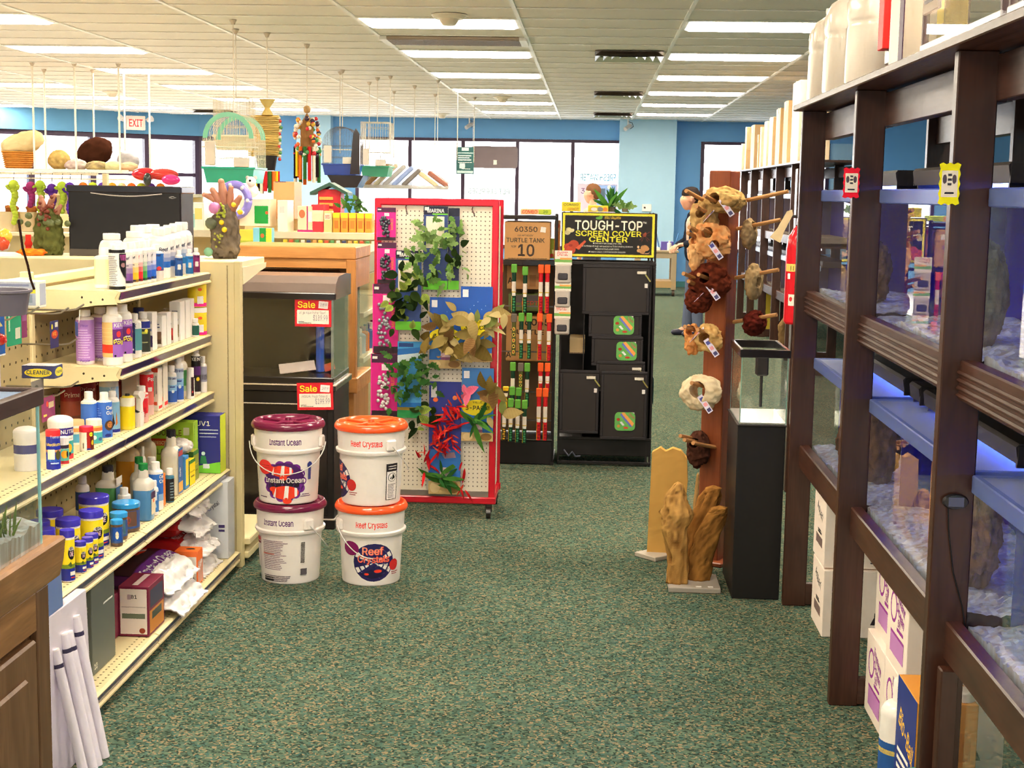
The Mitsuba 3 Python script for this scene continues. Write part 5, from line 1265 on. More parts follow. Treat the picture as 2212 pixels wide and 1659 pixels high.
card('small dark blue card package with red and yellow lettering on the middle hook', -1.68, 4.47, 1.09, 0.07, 0.085, C(46, 44, 96), [('e', 0.5, 0.5, 0.4, 0.16, C(190, 60, 40)), TXT('KRIL', 0.5, 0.46, 0.12, C(240, 170, 50)), ('r', 0.55, 0.76, 0.9, 0.94, C(210, 206, 190)), ('e', 0.2, 0.8, 0.1, 0.1, C(230, 210, 60))])
card('small blue and white tag hanging alone from the top hook', -1.61, 4.51, 1.125, 0.05, 0.045, C(40, 70, 160), [('r', 0.1, 0.5, 0.9, 0.6, WHITE), ('r', 0.2, 0.7, 0.7, 0.85, C(190, 206, 236)), ('e', 0.8, 0.84, 0.1, 0.1, C(60, 190, 220))], name='hang_tag', rz=-0.5)
single('tag_string', 'thin white string tying the small blue tag to its hook', 'string', MB().tube([(-1.61, 4.5, 1.168), (-1.612, 4.515, 1.208)], 0.0012, WHITE, 5), 'satin')
carton('grey and navy carton with a yellow oval name, hung on the lower hook', -1.76, -1.655, 4.4, 4.47, 1.0, 1.04, C(60, 66, 110), [('e', 0.5, 0.5, 0.46, 0.36, C(226, 206, 60)), TXT('CLEAN', 0.5, 0.4, 0.2, C(60, 60, 90), w=0.7)], [('r', 0.05, 0.1, 0.95, 0.9, C(60, 60, 110)), ('e', 0.5, 0.45, 0.42, 0.34, C(226, 206, 60)), TXT('CLEANER', 0.5, 0.34, 0.3, C(60, 60, 90), w=0.7)], [('r', 0, 0, 1, 1, C(196, 196, 206))])
card('pale picture pack of fish hanging low at the left edge', -1.7, 4.03, 0.95, 0.12, 0.14, C(176, 176, 190), [('e', 0.5, 0.6, 0.34, 0.14, C(222, 150, 80)), ('p', [(0.1, 0.8), (0.5, 0.95), (0.9, 0.75), (0.5, 0.85)], C(96, 100, 140)), ('r', 0.1, 0.05, 0.9, 0.3, C(200, 190, 190))])
card('purple card box with yellow lettering at the bottom of the hooks', -1.69, 4.43, 0.865, 0.11, 0.075, C(140, 50, 96), [('r', 0.1, 0.2, 0.35, 0.3, C(220, 200, 90)), ('r', 0.5, 0.5, 0.9, 0.75, C(210, 190, 150)), ('e', 0.4, 0.7, 0.08, 0.12, C(230, 70, 50))])
card('clear pack of dark fittings hanging between the grey carton and the purple box', -1.7, 4.37, 0.93, 0.1, 0.07, C(120, 116, 110), [('e', 0.4, 0.5, 0.2, 0.3, C(70, 76, 70)), ('e', 0.7, 0.4, 0.15, 0.2, C(90, 96, 80))])
carton('white carton with a grey picture label on the hook rack above the blister packs', -1.86, -1.66, 4.3, 4.36, 1.228, 1.31, C(236, 228, 214), [('r', 0.1, 0.1, 0.9, 0.9, C(170, 176, 190))], [('r', 0.3, 0.1, 0.95, 0.95, C(160, 166, 186)), ('r', 0.3, 0.55, 0.95, 0.72, C(222, 206, 60)), ('r', 0.4, 0.8, 0.85, 0.88, C(120, 126, 160)), ('r', 0.35, 0.2, 0.9, 0.5, C(130, 140, 160))])
single('dark_pot', 'dark grey round pot with a pale rim at the left edge above the hooks', 'pot', MB(Mt(-1.66, 4.0, 1.235)).lathe([(0, 0), (0.075, 0), (0.085, 0.06), (0.092, 0.064), (0.092, 0.07), (0.08, 0.07), (0.07, 0.01), (0, 0.01)], C(96, 92, 104), 28, hard=40), 'satin')
single('chain', 'short dark chain dangling over the pot at the left edge', 'chain', MB().tube([(-1.62, 4.06, 1.5), (-1.615, 4.07, 1.42), (-1.605, 4.08, 1.37), (-1.6, 4.085, 1.33), (-1.592, 4.09, 1.3)], 0.0035, C(70, 44, 36), 5), 'metal')
# -- white tubes and a box leaning against the base
for i, (dy, zz) in enumerate(((0.0, 0.36), (0.045, 0.385), (0.062, 0.378), (0.1, 0.405))):
    y = 3.70 + dy + 0.02 * i
    t = thing('white_tube', f'white plastic tube with a dark band leaning on the bottom deck, {nth(i)} from the left', 'tube', 'white tubes')
    a, b = np.array([-1.335, y, 0.0]), np.array([-1.41, y, zz])
    put(t, 'pipe', MB().cyl(a, b, 0.0135, C(226, 220, 232), 16), 'satin')
    put(t, 'cap', MB().cyl(b, b + (b - a) / np.linalg.norm(b - a) * 0.004, 0.0125, C(246, 240, 244), 16), 'satin')
    e0 = a + (b - a) * 0.87
    put(t, 'band', MB().cyl(e0, e0 + (b - a) * 0.03, 0.0139, C(52, 46, 76), 16), 'satin')
M = frame((-1.4, 3.62, 0.0), (0, 1, 0), (-0.03, 0, 1))
k = single('flat_box', 'flat white box with a blue printed top leaning behind the white tubes', 'box', MB(M).box((0, 0, -0.03), (0.34, 0.46, 0), C(206, 198, 212), 0.003), 'satin')
put(k, 'blue_top', MB(M).box((0, 0.46, -0.03), (0.16, 0.6, 0.0), C(96, 120, 170), 0.002), 'satin')
# -- near aquarium on its oak cabinet
o = thing('oak_cabinet', 'oak aquarium cabinet with a raised door panel at the lower left corner', 'cabinet')
CX, CY0, CY1 = -1.275, 2.2, 3.315
put(o, 'body', MB().box((CX - 0.45, CY0, 0), (CX - 0.02, CY1, 0.655), C(96, 68, 44), 0.003), 'oak_upright')
put(o, 'top_trim', MB().prism([(0, 0.655), (0.006, 0.66), (0.016, 0.7), (0.022, 0.752), (0.016, 0.758), (-0.03, 0.758), (-0.03, 0.655)], CY1 + 0.06 - CY0, C(150, 108, 68), frame((CX, CY1 + 0.06, 0), (1, 0, 0), (0, 0, 1))), 'oak_rail')
put(o, 'end_trim', MB().box((CX - 0.46, CY1 + 0.02, 0.655), (CX - 0.02, CY1 + 0.06, 0.758), C(150, 108, 68), 0.004), 'oak_rail')
put(o, 'stile', MB().box((CX - 0.02, CY1 - 0.075, 0), (CX, CY1, 0.655), C(96, 68, 44), 0.003), 'oak_upright')
put(o, 'frieze', MB().box((CX - 0.02, CY0, 0.56), (CX - 0.001, CY1 - 0.076, 0.655), C(112, 80, 52), 0.003), 'oak_rail')
d = put(o, 'door', MB().box((CX - 0.02, CY0, 0.05), (CX + 0.004, CY1 - 0.09, 0.545), C(96, 68, 44), 0.006), 'oak_upright')
put(d, 'raised_panel', MB().box((CX, CY0 + 0.08, 0.12), (CX + 0.013, CY1 - 0.165, 0.475), C(96, 68, 44), 0.011), 'oak_upright')
t = thing('aquarium', 'planted aquarium with teal back and dark rim on the oak cabinet', 'aquarium')
AX0, AX1, AY1 = CX - 0.32, CX + 0.0, CY1 - 0.025
for q in ([(AX1, CY0, 0.758), (AX1, AY1, 0.758), (AX1, AY1, 1.12), (AX1, CY0, 1.12)], [(AX0, AY1, 0.758), (AX1, AY1, 0.758), (AX1, AY1, 1.12), (AX0, AY1, 1.12)]):
    put(t, 'glass_pane', MB().add(q, [[0, 1, 2], [0, 2, 3]], C(255, 255, 255)), 'pane')
rim = MB()
rim.box((AX0 - 0.01, CY0, 1.09), (AX0 + 0.015, AY1 + 0.008, 1.13), C(56, 40, 38), 0.003); rim.box((AX1 - 0.015, CY0, 1.09), (AX1 + 0.008, AY1 + 0.008, 1.13), C(56, 40, 38), 0.003); rim.box((AX0, AY1 - 0.015, 1.09), (AX1, AY1 + 0.008, 1.13), C(56, 40, 38), 0.003)
put(t, 'top_rim', rim, 'satin')
put(t, 'cover', MB().box((AX0 + 0.02, CY0, 1.118), (AX1 - 0.02, AY1 - 0.02, 1.122), C(190, 210, 236)), 'clear')
put(t, 'corner_seal', MB().box((AX1 - 0.008, AY1 - 0.008, 0.758), (AX1 - 0.001, AY1 - 0.001, 1.09), C(150, 216, 220), 0.002), 'gloss')


def teal_fn(p, n, uv):
    s = fbm(p.y * 7, p.z * 4 + 0.6 * fbm(p.y * 11, p.z * 9), 2.0, 4)
    k = smoothstep(0.5, 0.75, fbm(p.y * 16 + 3, p.z * 5, 7.0))
    c = mix(lin(28, 96, 110), lin(96, 190, 200), smoothstep(0.3, 0.7, s))
    return mix(c, lin(190, 150, 70), k * 0.55)


scene['reef_print'] = principled(proc(teal_fn), 0.4, 0.3)
put(t, 'back_print', MB().box((AX0 - 0.004, CY0, 0.758), (AX0, AY1, 1.1), TEAL), 'reef_print')
put(t, 'gravel', gravel_mesh(AX0 + 0.004, AX1 - 0.004, CY0 + 0.3, AY1 - 0.004, 0.758, 0.05, 77, C(190, 200, 200), C(130, 110, 84)), 'matte', kind='stuff')
rng = np.random.default_rng(5)
m = MB()
for i in range(260):
    x, y = rng.uniform(AX1 - 0.12, AX1 - 0.02), rng.uniform(CY0 + 0.5, AY1 - 0.09)
    d = rng.normal(0, 1, 2) * 0.03
    hgt = rng.uniform(0.03, 0.1)
    w = 0.0035
    p0, p1, p2 = np.array([x, y, 0.79]), np.array([x + d[0] * 0.5, y + d[1] * 0.5, 0.79 + hgt * 0.6]), np.array([x + d[0], y + d[1], 0.79 + hgt])
    sd = np.array([rng.normal(), rng.normal(), 0]); sd = sd / np.linalg.norm(sd) * w
    c = C(96, 120, 44) * rng.uniform(0.4, 1.2)
    m.add([p0 - sd, p0 + sd, p1 - sd, p1 + sd, p2], [[0, 1, 3], [0, 3, 2], [2, 3, 4]], c)
put(t, 'plants', m, 'leaf', kind='stuff')
put(t, 'rear_stem', MB().tube([(AX1 - 0.2, AY1 - 0.14, 0.8), (AX1 - 0.21, AY1 - 0.16, 0.86), (AX1 - 0.2, AY1 - 0.15, 0.92)], 0.002, C(40, 40, 36)), 'satin')
# ---------------------------------------------------------------- salt buckets
WB = C(240, 232, 226)


def bucket(label, x, y, z, lid, text, tcol, items, a, ear, group):
    t = thing('salt_bucket', label, 'bucket', group)
    M = Mt(x, y, z, -PI / 2 + a)          # local +x faces the camera
    R0, R1, Rr, Hb = 0.119, 0.129, 0.147, 0.31
    put(t, 'body', MB(M).lathe([(0, 0), (R0 - 0.004, 0), (R0, 0.005), (R1, 0.2), (R1 + 0.001, 0.206), (0.141, 0.209), (0.144, 0.216), (0.144, 0.222), (0.135, 0.226), (0.139, 0.305), (0, 0.305)], WB, 48, hard=50), 'gloss')
    l = put(t, 'lid', MB(M).lathe([(0.13, 0.303), (Rr, 0.303), (0.1505, 0.31), (0.1495, 0.318), (Rr, 0.322), (Rr - 0.004, 0.329), (0.138, 0.333), (0.132, 0.332), (0.126, 0.318), (0, 0.318)], lid, 48, hard=60), 'gloss')
    for k in range(4):
        q = k * PI / 2 + PI / 4 + 0.2
        put(l, 'spoke', MB(M @ Mt(0, 0, 0.317, q)).box((0.028, -0.008, 0), (0.128, 0.008, 0.011), lid, 0.003), 'gloss')
    put(l, 'hub', MB(M).lathe([(0, 0.317), (0.034, 0.317), (0.034, 0.324), (0.014, 0.327), (0.012, 0.337), (0, 0.338)], lid, 24), 'gloss')
    for s in ((-1, 1) if ear is None else (ear,)):
        A = M @ Mt(0, 0, 0, (s * 1.35 if ear is None else ear))
        put(t, 'ear', MB(A).box((0.134, -0.024, 0.226), (0.15, 0.024, 0.272), WB, 0.006), 'gloss')
    if ear is None:
        ph = np.linspace(-1.38, 1.38, 21)
        pts = [(0.15 * math.cos(p), 0.158 * math.sin(p), 0.245 - 0.115 * math.cos(p / 1.38 * PI / 2) ** 0.8) for p in ph]
    else:
        pts = [(0.153 * math.cos(ear + u), 0.153 * math.sin(ear + u), 0.245 - 0.12 * math.sin(u / 1.2 * PI / 2)) for u in np.linspace(0, 1.2, 10)]
    put(t, 'bail_handle', MB(M).tube(pts, 0.0022, C(222, 218, 214), 6), 'satin')
    m = MB()
    if text:
        m.decal([('t', text, 0.5 + 0, 0.2, 0.5, tcol, {'w': 0.8})], drum(0, 0, 0.236, 0.1365, -0.6 + (0.0 if not isinstance(text, tuple) else 0), M=M), seg=0.02, w=0.165, h=0.05)
    m.decal(items, drum(0, 0, 0.0, R0, -1.35, R1, 0.2, M=M), seg=0.02, w=2.7 * R0, h=0.2, off=0.0008)
    put(t, 'print', m, 'satin')


PUR2, ORG, NVY = C(84, 30, 100), C(236, 62, 38), C(36, 30, 84)
circ = lambda u, v, r, c: ('e', u, v, r * 0.62, r, c)
clown = lambda u, v, s: [('e', u, v, 0.15 * s, 0.13 * s, ORG), ('e', u - 0.13 * s, v + 0.06 * s, 0.05 * s, 0.05 * s, ORG), ('e', u + 0.02 * s, v - 0.15 * s, 0.05 * s, 0.06 * s, ORG), ('p', [(u - 0.02 * s, v - 0.12 * s), (u + 0.03 * s, v - 0.12 * s), (u + 0.04 * s, v + 0.13 * s), (u, v + 0.13 * s)], WB),
                           ('p', [(u + 0.1 * s, v - 0.08 * s), (u + 0.13 * s, v - 0.07 * s), (u + 0.13 * s, v + 0.08 * s), (u + 0.1 * s, v + 0.1 * s)], WB), ('p', [(u - 0.14 * s, v - 0.08 * s), (u - 0.11 * s, v - 0.1 * s), (u - 0.1 * s, v + 0.1 * s)], WB)]
reef = [('e', 0.53, 0.5, 0.27, 0.42, WB), ('e', 0.53, 0.5, 0.258, 0.4, NVY), ('p', [(0.36, 0.25), (0.5, 0.16), (0.64, 0.2), (0.72, 0.36), (0.6, 0.3), (0.5, 0.36)], C(26, 22, 60)), TXT('Reef', 0.52, 0.66, 0.16, ORG, w=0.26), TXT('Reef', 0.515, 0.67, 0.15, C(246, 150, 120), w=0.25), TXT('Crystals', 0.53, 0.5, 0.14, ORG, w=0.4), TXT('Crystals', 0.525, 0.51, 0.13, C(240, 120, 96), w=0.39),
        TXT('Reef Salt', 0.64, 0.43, 0.04, WB, w=0.14), ('e', 0.58, 0.32, 0.05, 0.035, ORG), ('e', 0.44, 0.26, 0.03, 0.025, ORG), ('e', 0.24, 0.78, 0.11, 0.15, C(130, 20, 90)), ('e', 0.8, 0.42, 0.07, 0.12, C(206, 44, 44)), ('r', 0.76, 0.26, 0.88, 0.275, C(150, 60, 60)), ('r', 0.77, 0.22, 0.86, 0.235, C(150, 60, 60))]
ocean = [('e', 0.49, 0.48, 0.28, 0.44, WB)] + [('e', 0.49 + 0.215 * math.cos(q), 0.48 + 0.34 * math.sin(q), 0.06, 0.09, C(110, 40, 140)) for q in np.arange(14) * PI / 7] + [('e', 0.49, 0.48, 0.245, 0.39, C(72, 28, 96)), ('p', [(0.3, 0.52), (0.68, 0.5), (0.66, 0.36), (0.3, 0.36)], C(30, 20, 40))] + clown(0.46, 0.69, 0.9) + clown(0.5, 0.25, 1.1) + \
    [TXT('Instant Ocean', 0.49, 0.455, 0.1, WB, w=0.48), ('e', 0.24, 0.76, 0.105, 0.15, C(226, 50, 50)), ('r', 0.17, 0.79, 0.31, 0.8, C(150, 20, 30)), ('r', 0.17, 0.74, 0.31, 0.75, C(150, 20, 30)), ('e', 0.8, 0.8, 0.035, 0.07, C(50, 60, 130)), ('r', 0.78, 0.5, 0.82, 0.74, C(70, 70, 140)), ('r', 0.7, 0.2, 0.8, 0.215, C(90, 50, 100)), ('r', 0.68, 0.16, 0.82, 0.175, C(90, 50, 100)), ('r', 0.14, 0.13, 0.26, 0.15, C(90, 70, 90))]
back = lines(0.28, 0.62, 0.3, 0.93, 17, C(150, 130, 140)) + lines(0.28, 0.66, 0.06, 0.2, 4, C(110, 100, 110)) + [('r', 0.28, 0.62, 0.45, 0.64, C(206, 120, 100)), ('r', 0.05, 0.86, 0.22, 0.94, C(190, 60, 60)), ('r', 0.05, 0.8, 0.22, 0.84, C(110, 30, 50)), ('r', 0.05, 0.3, 0.2, 0.78, C(226, 220, 220))] + [('r', 0.77, 0.45 + 0.028 * i, 0.82, 0.464 + 0.028 * i, C(30, 26, 30)) for i in range(16)] + [('r', 0.77, 0.2, 0.85, 0.33, C(90, 84, 90)), ('r', 0.3, 0.13, 0.44, 0.15, BLACK), ('r', 0.3, 0.07, 0.44, 0.1, BLACK)]
warn = [('r', 0.74, 0.12, 0.91, 0.86, C(40, 36, 40)), ('r', 0.75, 0.13, 0.9, 0.7, WB), ('e', 0.825, 0.58, 0.06, 0.09, C(40, 36, 40)), ('e', 0.825, 0.58, 0.052, 0.08, WB), ('p', [(0.79, 0.55), (0.84, 0.65), (0.87, 0.57), (0.83, 0.53)], BLACK)] + lines(0.765, 0.88, 0.16, 0.46, 9, C(140, 136, 140)) + [('r', 0.765, 0.8, 0.885, 0.815, WB), ('r', 0.765, 0.75, 0.885, 0.765, WB)]
shift = lambda it, d: [((i[0], [(p[0] + d, p[1]) for p in i[1]], *i[2:]) if i[0] == 'p' else (i[0], i[1], i[2] + d, *i[3:]) if i[0] == 't' else (i[0], i[1] + d, i[2], i[3] + (d if i[0] == 'r' else 0), *i[4:])) for i in it]
LX, RXB, BY = -1.212, -0.877, 5.82
MRN, ORL = C(112, 28, 62), C(250, 92, 40)
bucket('white maroon-lidded salt bucket with fine print and barcode, lower of the left stack', LX, BY, 0, MRN, 'Instant Ocean', PUR2, back, -0.2 + 0.0, 0.95, 'white salt buckets')
bucket('white salt bucket with clownfish print and maroon lid, upper of the left stack', LX - 0.005, BY - 0.01, 0.334, MRN, 'Instant Ocean', PUR2, ocean, 0.1, None, 'white salt buckets')
bucket('white salt bucket with orange lid and round reef print, lower of the right stack', RXB, BY + 0.01, 0, ORL, 'Reef Crystals', C(230, 50, 40), reef, 0.16, -1.15, 'white salt buckets')
bucket('white orange-lidded salt bucket turned to its warning label, upper of the right stack', RXB, BY, 0.334, ORL, 'Reef Crystals', C(230, 50, 40), shift(reef, -0.5) + warn, -0.55 + 0.55, 0.75, 'white salt buckets')

# ---------------------------------------------------------------- all-in-one aquarium on its black stand
BK = C(26, 22, 24)
t = thing('aquarium_stand', 'black cabinet stand with pale line trim under the sale aquarium', 'stand')
SX0, SX1, SY0, SY1 = -1.72, -1.185, 6.68, 7.12
put(t, 'body', MB().box((SX0, SY0 + 0.01, 0.03), (SX1, SY1, 0.66), BK, 0.006), 'satin')
put(t, 'plinth', MB().box((SX0 - 0.005, SY0, 0.0), (SX1 + 0.005, SY1, 0.045), BK, 0.004), 'satin')
put(t, 'plinth_trim', MB().box((SX0 - 0.006, SY0 - 0.002, 0.045), (SX1 + 0.006, SY1, 0.05), C(190, 180, 170)), 'gloss')
put(t, 'top_slab', MB().box((SX0 - 0.012, SY0 - 0.012, 0.66), (SX1 + 0.012, SY1 + 0.01, 0.69), C(40, 34, 36), 0.005), 'gloss')
put(t, 'top_trim', MB().box((SX0 - 0.013, SY0 - 0.013, 0.687), (SX1 + 0.013, SY1 + 0.01, 0.692), C(206, 190, 170)), 'gloss')
put(t, 'door', MB().box((SX0 + 0.02, SY0, 0.07), (SX1 - 0.03, SY0 + 0.012, 0.6), C(30, 25, 27), 0.003), 'gloss')
put(t, 'door_line', MB().box((SX0 + 0.06, SY0 - 0.002, 0.596), (SX1 - 0.06, SY0 + 0.002, 0.601), C(206, 196, 186)), 'gloss')
t = thing('aquarium', 'black-framed all-in-one aquarium with curved hood and a sale sign on the black stand', 'aquarium')
put(t, 'base', MB().box((SX0, SY0, 0.692), (SX1, SY1, 0.725), C(30, 26, 28), 0.004), 'gloss')
put(t, 'back_panel', MB().box((SX0 + 0.01, SY1 - 0.1, 0.725), (SX1 - 0.006, SY1 - 0.01, 1.1), C(24, 20, 24)), 'gloss')
for q in ([(SX0, SY0, 0.725), (SX1, SY0, 0.725), (SX1, SY0, 1.1), (SX0, SY0, 1.1)], [(SX1, SY0, 0.725), (SX1, SY1, 0.725), (SX1, SY1, 1.1), (SX1, SY0, 1.1)]):
    put(t, 'glass_pane', MB().add(q, [[0, 1, 2], [0, 2, 3]], C(255, 255, 255)), 'pane')
put(t, 'corner_seal', MB().box((SX1 - 0.012, SY0 + 0.001, 0.725), (SX1 - 0.001, SY0 + 0.012, 1.1), C(120, 130, 124)), 'gloss')
hp = [(0, 1.09), (0, 1.125), (0.02, 1.165), (0.09, 1.195), (0.3, 1.2), (0.44, 1.19), (0.44, 1.09)]
put(t, 'hood', MB().prism(hp, SX1 - SX0 + 0.02, C(112, 98, 92), frame((SX0 - 0.01, SY0 - 0.01, 0), (0, 1, 0), (0, 0, 1))), 'gloss')
put(t, 'hood_edge', MB().box((SX0 - 0.012, SY0 - 0.014, 1.09), (SX1 + 0.012, SY0 + 0.01, 1.122), C(36, 30, 32), 0.004), 'gloss')
put(t, 'lift_tube', MB().cyl((SX1 - 0.1, SY0 + 0.2, 0.73), (SX1 - 0.1, SY0 + 0.2, 1.0), 0.02, C(50, 90, 190), 14), 'gloss', 'blue lift tube')
single('care_leaflet', 'white leaflet lying inside the black-framed aquarium', 'leaflet', MB(frame((-1.45, SY0 + 0.06, 0.73), (1, 0.25, 0.12), (-0.2, 1, 0.35))).box((0, 0, 0), (0.17, 0.1, 0.004), C(220, 206, 200)), 'satin')
single('price_paper', 'red folded paper at the back right inside the black-framed aquarium', 'paper', MB(frame((-1.26, SY0 + 0.2, 0.728), (1, 0.2, 0.3), (-0.2, 1, 0.3))).box((0, 0, 0), (0.05, 0.08, 0.006), C(200, 80, 60)), 'satin')


def sale(label, x0, x1, z0, z1, y, price, line, tilt):
    k = thing('sale_sign', label, 'sign', 'red sale signs')
    M = frame((x0, y, z0), (1, 0.02, tilt), (0, 0, 1))
    w, h = x1 - x0, z1 - z0
    put(k, 'card', MB(M).box((0, 0, -0.002), (w, h, 0), C(214, 28, 44)), 'satin')
    m = MB()
    m.decal([TXT('Sale', 0.32, 0.68, 0.22, C(250, 226, 50), w=0.48), ('p', [(0.64, 0.67), (0.9, 0.64), (0.92, 0.9), (0.66, 0.93)], C(238, 228, 230)), ('r', 0.06, 0.1, 0.93, 0.6, C(242, 232, 222)), TXT(line, 0.48, 0.46, 0.09, C(120, 110, 120), bold=False, w=0.72), TXT(price, 0.7, 0.22, 0.2, C(120, 110, 130), bold=False, w=0.4), ('r', 0.1, 0.12, 0.45, 0.14, BLACK), ('r', 0.1, 0.17, 0.26, 0.19, C(60, 50, 60)), TXT('289', 0.78, 0.74, 0.1, C(150, 140, 150), bold=False, slant=0.1)],
            plane(M[:3, 3], M[:3, 0], M[:3, 1]), w=w, h=h)
    put(k, 'lettering', m, 'satin')


sale('red sale sign priced 189 on the front glass of the black-framed aquarium', -1.366, -1.195, 0.964, 1.094, SY0 - 0.004, '$189.99', '24 gal Aqua Pod w/ Stand', 0.0)
sale('red sale sign priced 199 taped to the black aquarium stand', -1.352, -1.182, 0.572, 0.7, SY0 - 0.017, '$199.99', 'AQUA Pod Stand', 0.03)

# wooden-canopied tank behind it
t = thing('aquarium', 'tank in a pine frame with heavy pine canopy behind the black-framed aquarium', 'aquarium')
WX0, WX1, WY0, WY1 = -1.86, -1.19, 7.35, 7.85
put(t, 'canopy_top', MB().box((WX0, WY0, 1.245), (WX1, WY1, 1.31), C(214, 156, 92), 0.006), 'pine_cross')
put(t, 'fascia', MB().box((WX0 + 0.02, WY0 + 0.012, 1.2), (WX1 - 0.03, WY0 + 0.03, 1.245), C(200, 140, 80)), 'pine_cross')
for x in (WX0, WX1 - 0.05):
    put(t, 'post', MB().box((x, WY0 + 0.002, 0.62), (x + 0.05, WY0 + 0.06, 1.245), C(200, 140, 80), 0.004), 'pine_upright')
put(t, 'side_board', MB().box((WX1 - 0.04, WY0 + 0.06, 1.1), (WX1 - 0.005, WY1, 1.245), C(200, 140, 80)), 'pine_upright')
put(t, 'back_board', MB().box((WX0, WY1 - 0.03, 0.6), (WX1 - 0.06, WY1, 1.24), C(120, 104, 80)), 'satin')
put(t, 'glass_pane', MB().add([(WX1 - 0.012, WY0 + 0.06, 0.66), (WX1 - 0.012, WY1, 0.66), (WX1 - 0.012, WY1, 1.1), (WX1 - 0.012, WY0 + 0.06, 1.1)], [[0, 1, 2], [0, 2, 3]], C(255, 255, 255)), 'pane')
put(t, 'stand_rail', MB().box((WX0, WY0 - 0.01, 0.56), (WX1 + 0.01, WY1, 0.64), C(190, 130, 70), 0.005), 'pine_cross')
put(t, 'stand_body', MB().box((WX0, WY0 + 0.01, 0), (WX1 - 0.01, WY1, 0.56), C(110, 70, 40)), 'pine_upright')
put(t, 'lamp', MB().box((WX0 + 0.1, WY0 + 0.1, 1.14), (WX1 - 0.12, WY0 + 0.25, 1.18), C(60, 50, 44), 0.01), 'satin')

# ---------------------------------------------------------------- leaves
def leaf(w, L, c, c2=None, lobes=0, bend=0.3, n=9):
    """A leaf along +x, its face towards +z."""
    s = np.linspace(0, 1, n)
    half = w * np.sin(PI * np.clip(s, 0, 1) ** 0.8) ** 0.9
    if lobes:
        half = half * (0.55 + 0.45 * (np.arange(n) % 2)) * 1.2
    z = -bend * L * s ** 2
    v = np.vstack([np.stack([s * L, half, z + 0.12 * half], 1), np.stack([s * L, 0 * s, z], 1), np.stack([s * L, -half, z + 0.12 * half], 1)])
    i = np.arange(n - 1)
    f = np.vstack([np.stack([a + n, a + n + 1, a], 1) if k == 0 else np.stack([a, a + n + 1, a + 1], 1) for a in (i, i + n) for k in (0, 1)])
    col = np.tile(c, (3 * n, 1)) if c2 is None else np.vstack([np.tile(c2, (n, 1)), np.tile(c, (n, 1)), np.tile(c2, (n, 1))])
    return shape(v, f, col, 'leaf')


def foliage(parent, leaves, pts, seed, out=(0, -1, 0.1), spread=0.9, size=(0.7, 1.3), name='leaf'):
    rng = np.random.default_rng(seed)
    for i, p in enumerate(pts):
        d = np.asarray(out, float) * 0.5 + rng.normal(0, spread, 3) * (1, 0.5, 1)
        d = d / np.linalg.norm(d)
        nrm = np.array([0, -1.0, 0.5]) + rng.normal(0, 0.35, 3)
        y = np.cross(nrm, d)
        M = frame(p, d, y) @ np.diag([rng.uniform(*size)] * 3 + [1])
        put(parent, name, copy(leaves[i % len(leaves)], M), 'leaf')


def cloud(n, c, r, seed):
    rng = np.random.default_rng(seed)
    q = rng.normal(0, 0.5, (n, 3)) * np.asarray(r)
    return np.asarray(c) + q


# ---------------------------------------------------------------- red pegboard display on castors
PY = 7.0
REDC = C(196, 28, 46)
p = thing('pegboard_display', 'white pegboard display in a red tube frame on castors, hung with plastic plants', 'display stand')
bx0, bx1 = -1.043, -0.442
for y in (PY, PY + 0.36):
    for x in (bx0, bx1 - 0.032):
        put(p, 'frame_post', MB().box((x, y, 0.085), (x + 0.032, y + 0.032, 1.56), REDC, 0.004), 'gloss')
    put(p, 'frame_rail', MB().box((bx0, y, 1.53), (bx1, y + 0.032, 1.562), REDC, 0.004), 'gloss')
    put(p, 'frame_rail', MB().box((bx0 - 0.005, y - 0.01, 0.075), (bx1 + 0.005, y + 0.032, 0.108), REDC, 0.004), 'gloss')
    put(p, 'shelf_strip', MB().box((bx0 + 0.03, y + 0.004, 0.108), (bx1 - 0.03, y + 0.03, 0.135), C(120, 112, 104)), 'satin')
for x in (bx0, bx1 - 0.032):
    put(p, 'side_rail', MB().box((x, PY, 0.075), (x + 0.032, PY + 0.36, 0.108), REDC, 0.004), 'gloss')
    put(p, 'side_panel', MB().box((x + 0.012, PY + 0.03, 0.12), (x + 0.018, PY + 0.36, 1.53), C(214, 204, 190)), 'satin')
put(p, 'board', MB().box((bx0 + 0.03, PY + 0.014, 0.13), (bx1 - 0.03, PY + 0.02, 1.53), C(232, 222, 204)), 'satin')
m = MB()
q = np.arange(6) * PI / 3
hexa = np.stack([np.cos(q) * 0.0033, 0 * q, np.sin(q) * 0.0033], 1)
for i in range(25):
    for j in range(64):
        m.add(hexa + (bx0 + 0.045 + i * 0.0213, PY + 0.0135, 0.16 + j * 0.0213), [[0, 1, 2], [0, 2, 3], [0, 3, 4], [0, 4, 5]], C(96, 80, 66))
put(p, 'peg_holes', m, 'matte', kind='stuff')
for x, y in ((bx0 + 0.03, PY + 0.02), (bx1 - 0.03, PY + 0.02), (bx1 - 0.02, PY + 0.36), (bx0 + 0.03, PY + 0.36)):
    k = put(p, 'castor', MB().cyl((x - 0.011, y, 0.03), (x + 0.011, y, 0.03), 0.03, C(44, 36, 34), 18), 'gloss')
    put(k, 'fork', MB().box((x - 0.016, y - 0.014, 0.03), (x + 0.016, y + 0.014, 0.078), C(90, 84, 84), 0.004), 'metal')
for x, z in ((-0.87, 1.5), (-0.55, 1.495)):
    single('peg_hook', f'empty bent wire hook near the {"left" if x < -0.7 else "right"} top of the white pegboard', 'hook', MB().tube([(x - 0.02, PY + 0.013, z + 0.03), (x - 0.02, PY - 0.02, z + 0.02), (x, PY - 0.1, z - 0.01), (x, PY - 0.13, z - 0.01), (x, PY - 0.14, z + 0.005)], 0.0028, C(120, 116, 112), 6), 'metal')
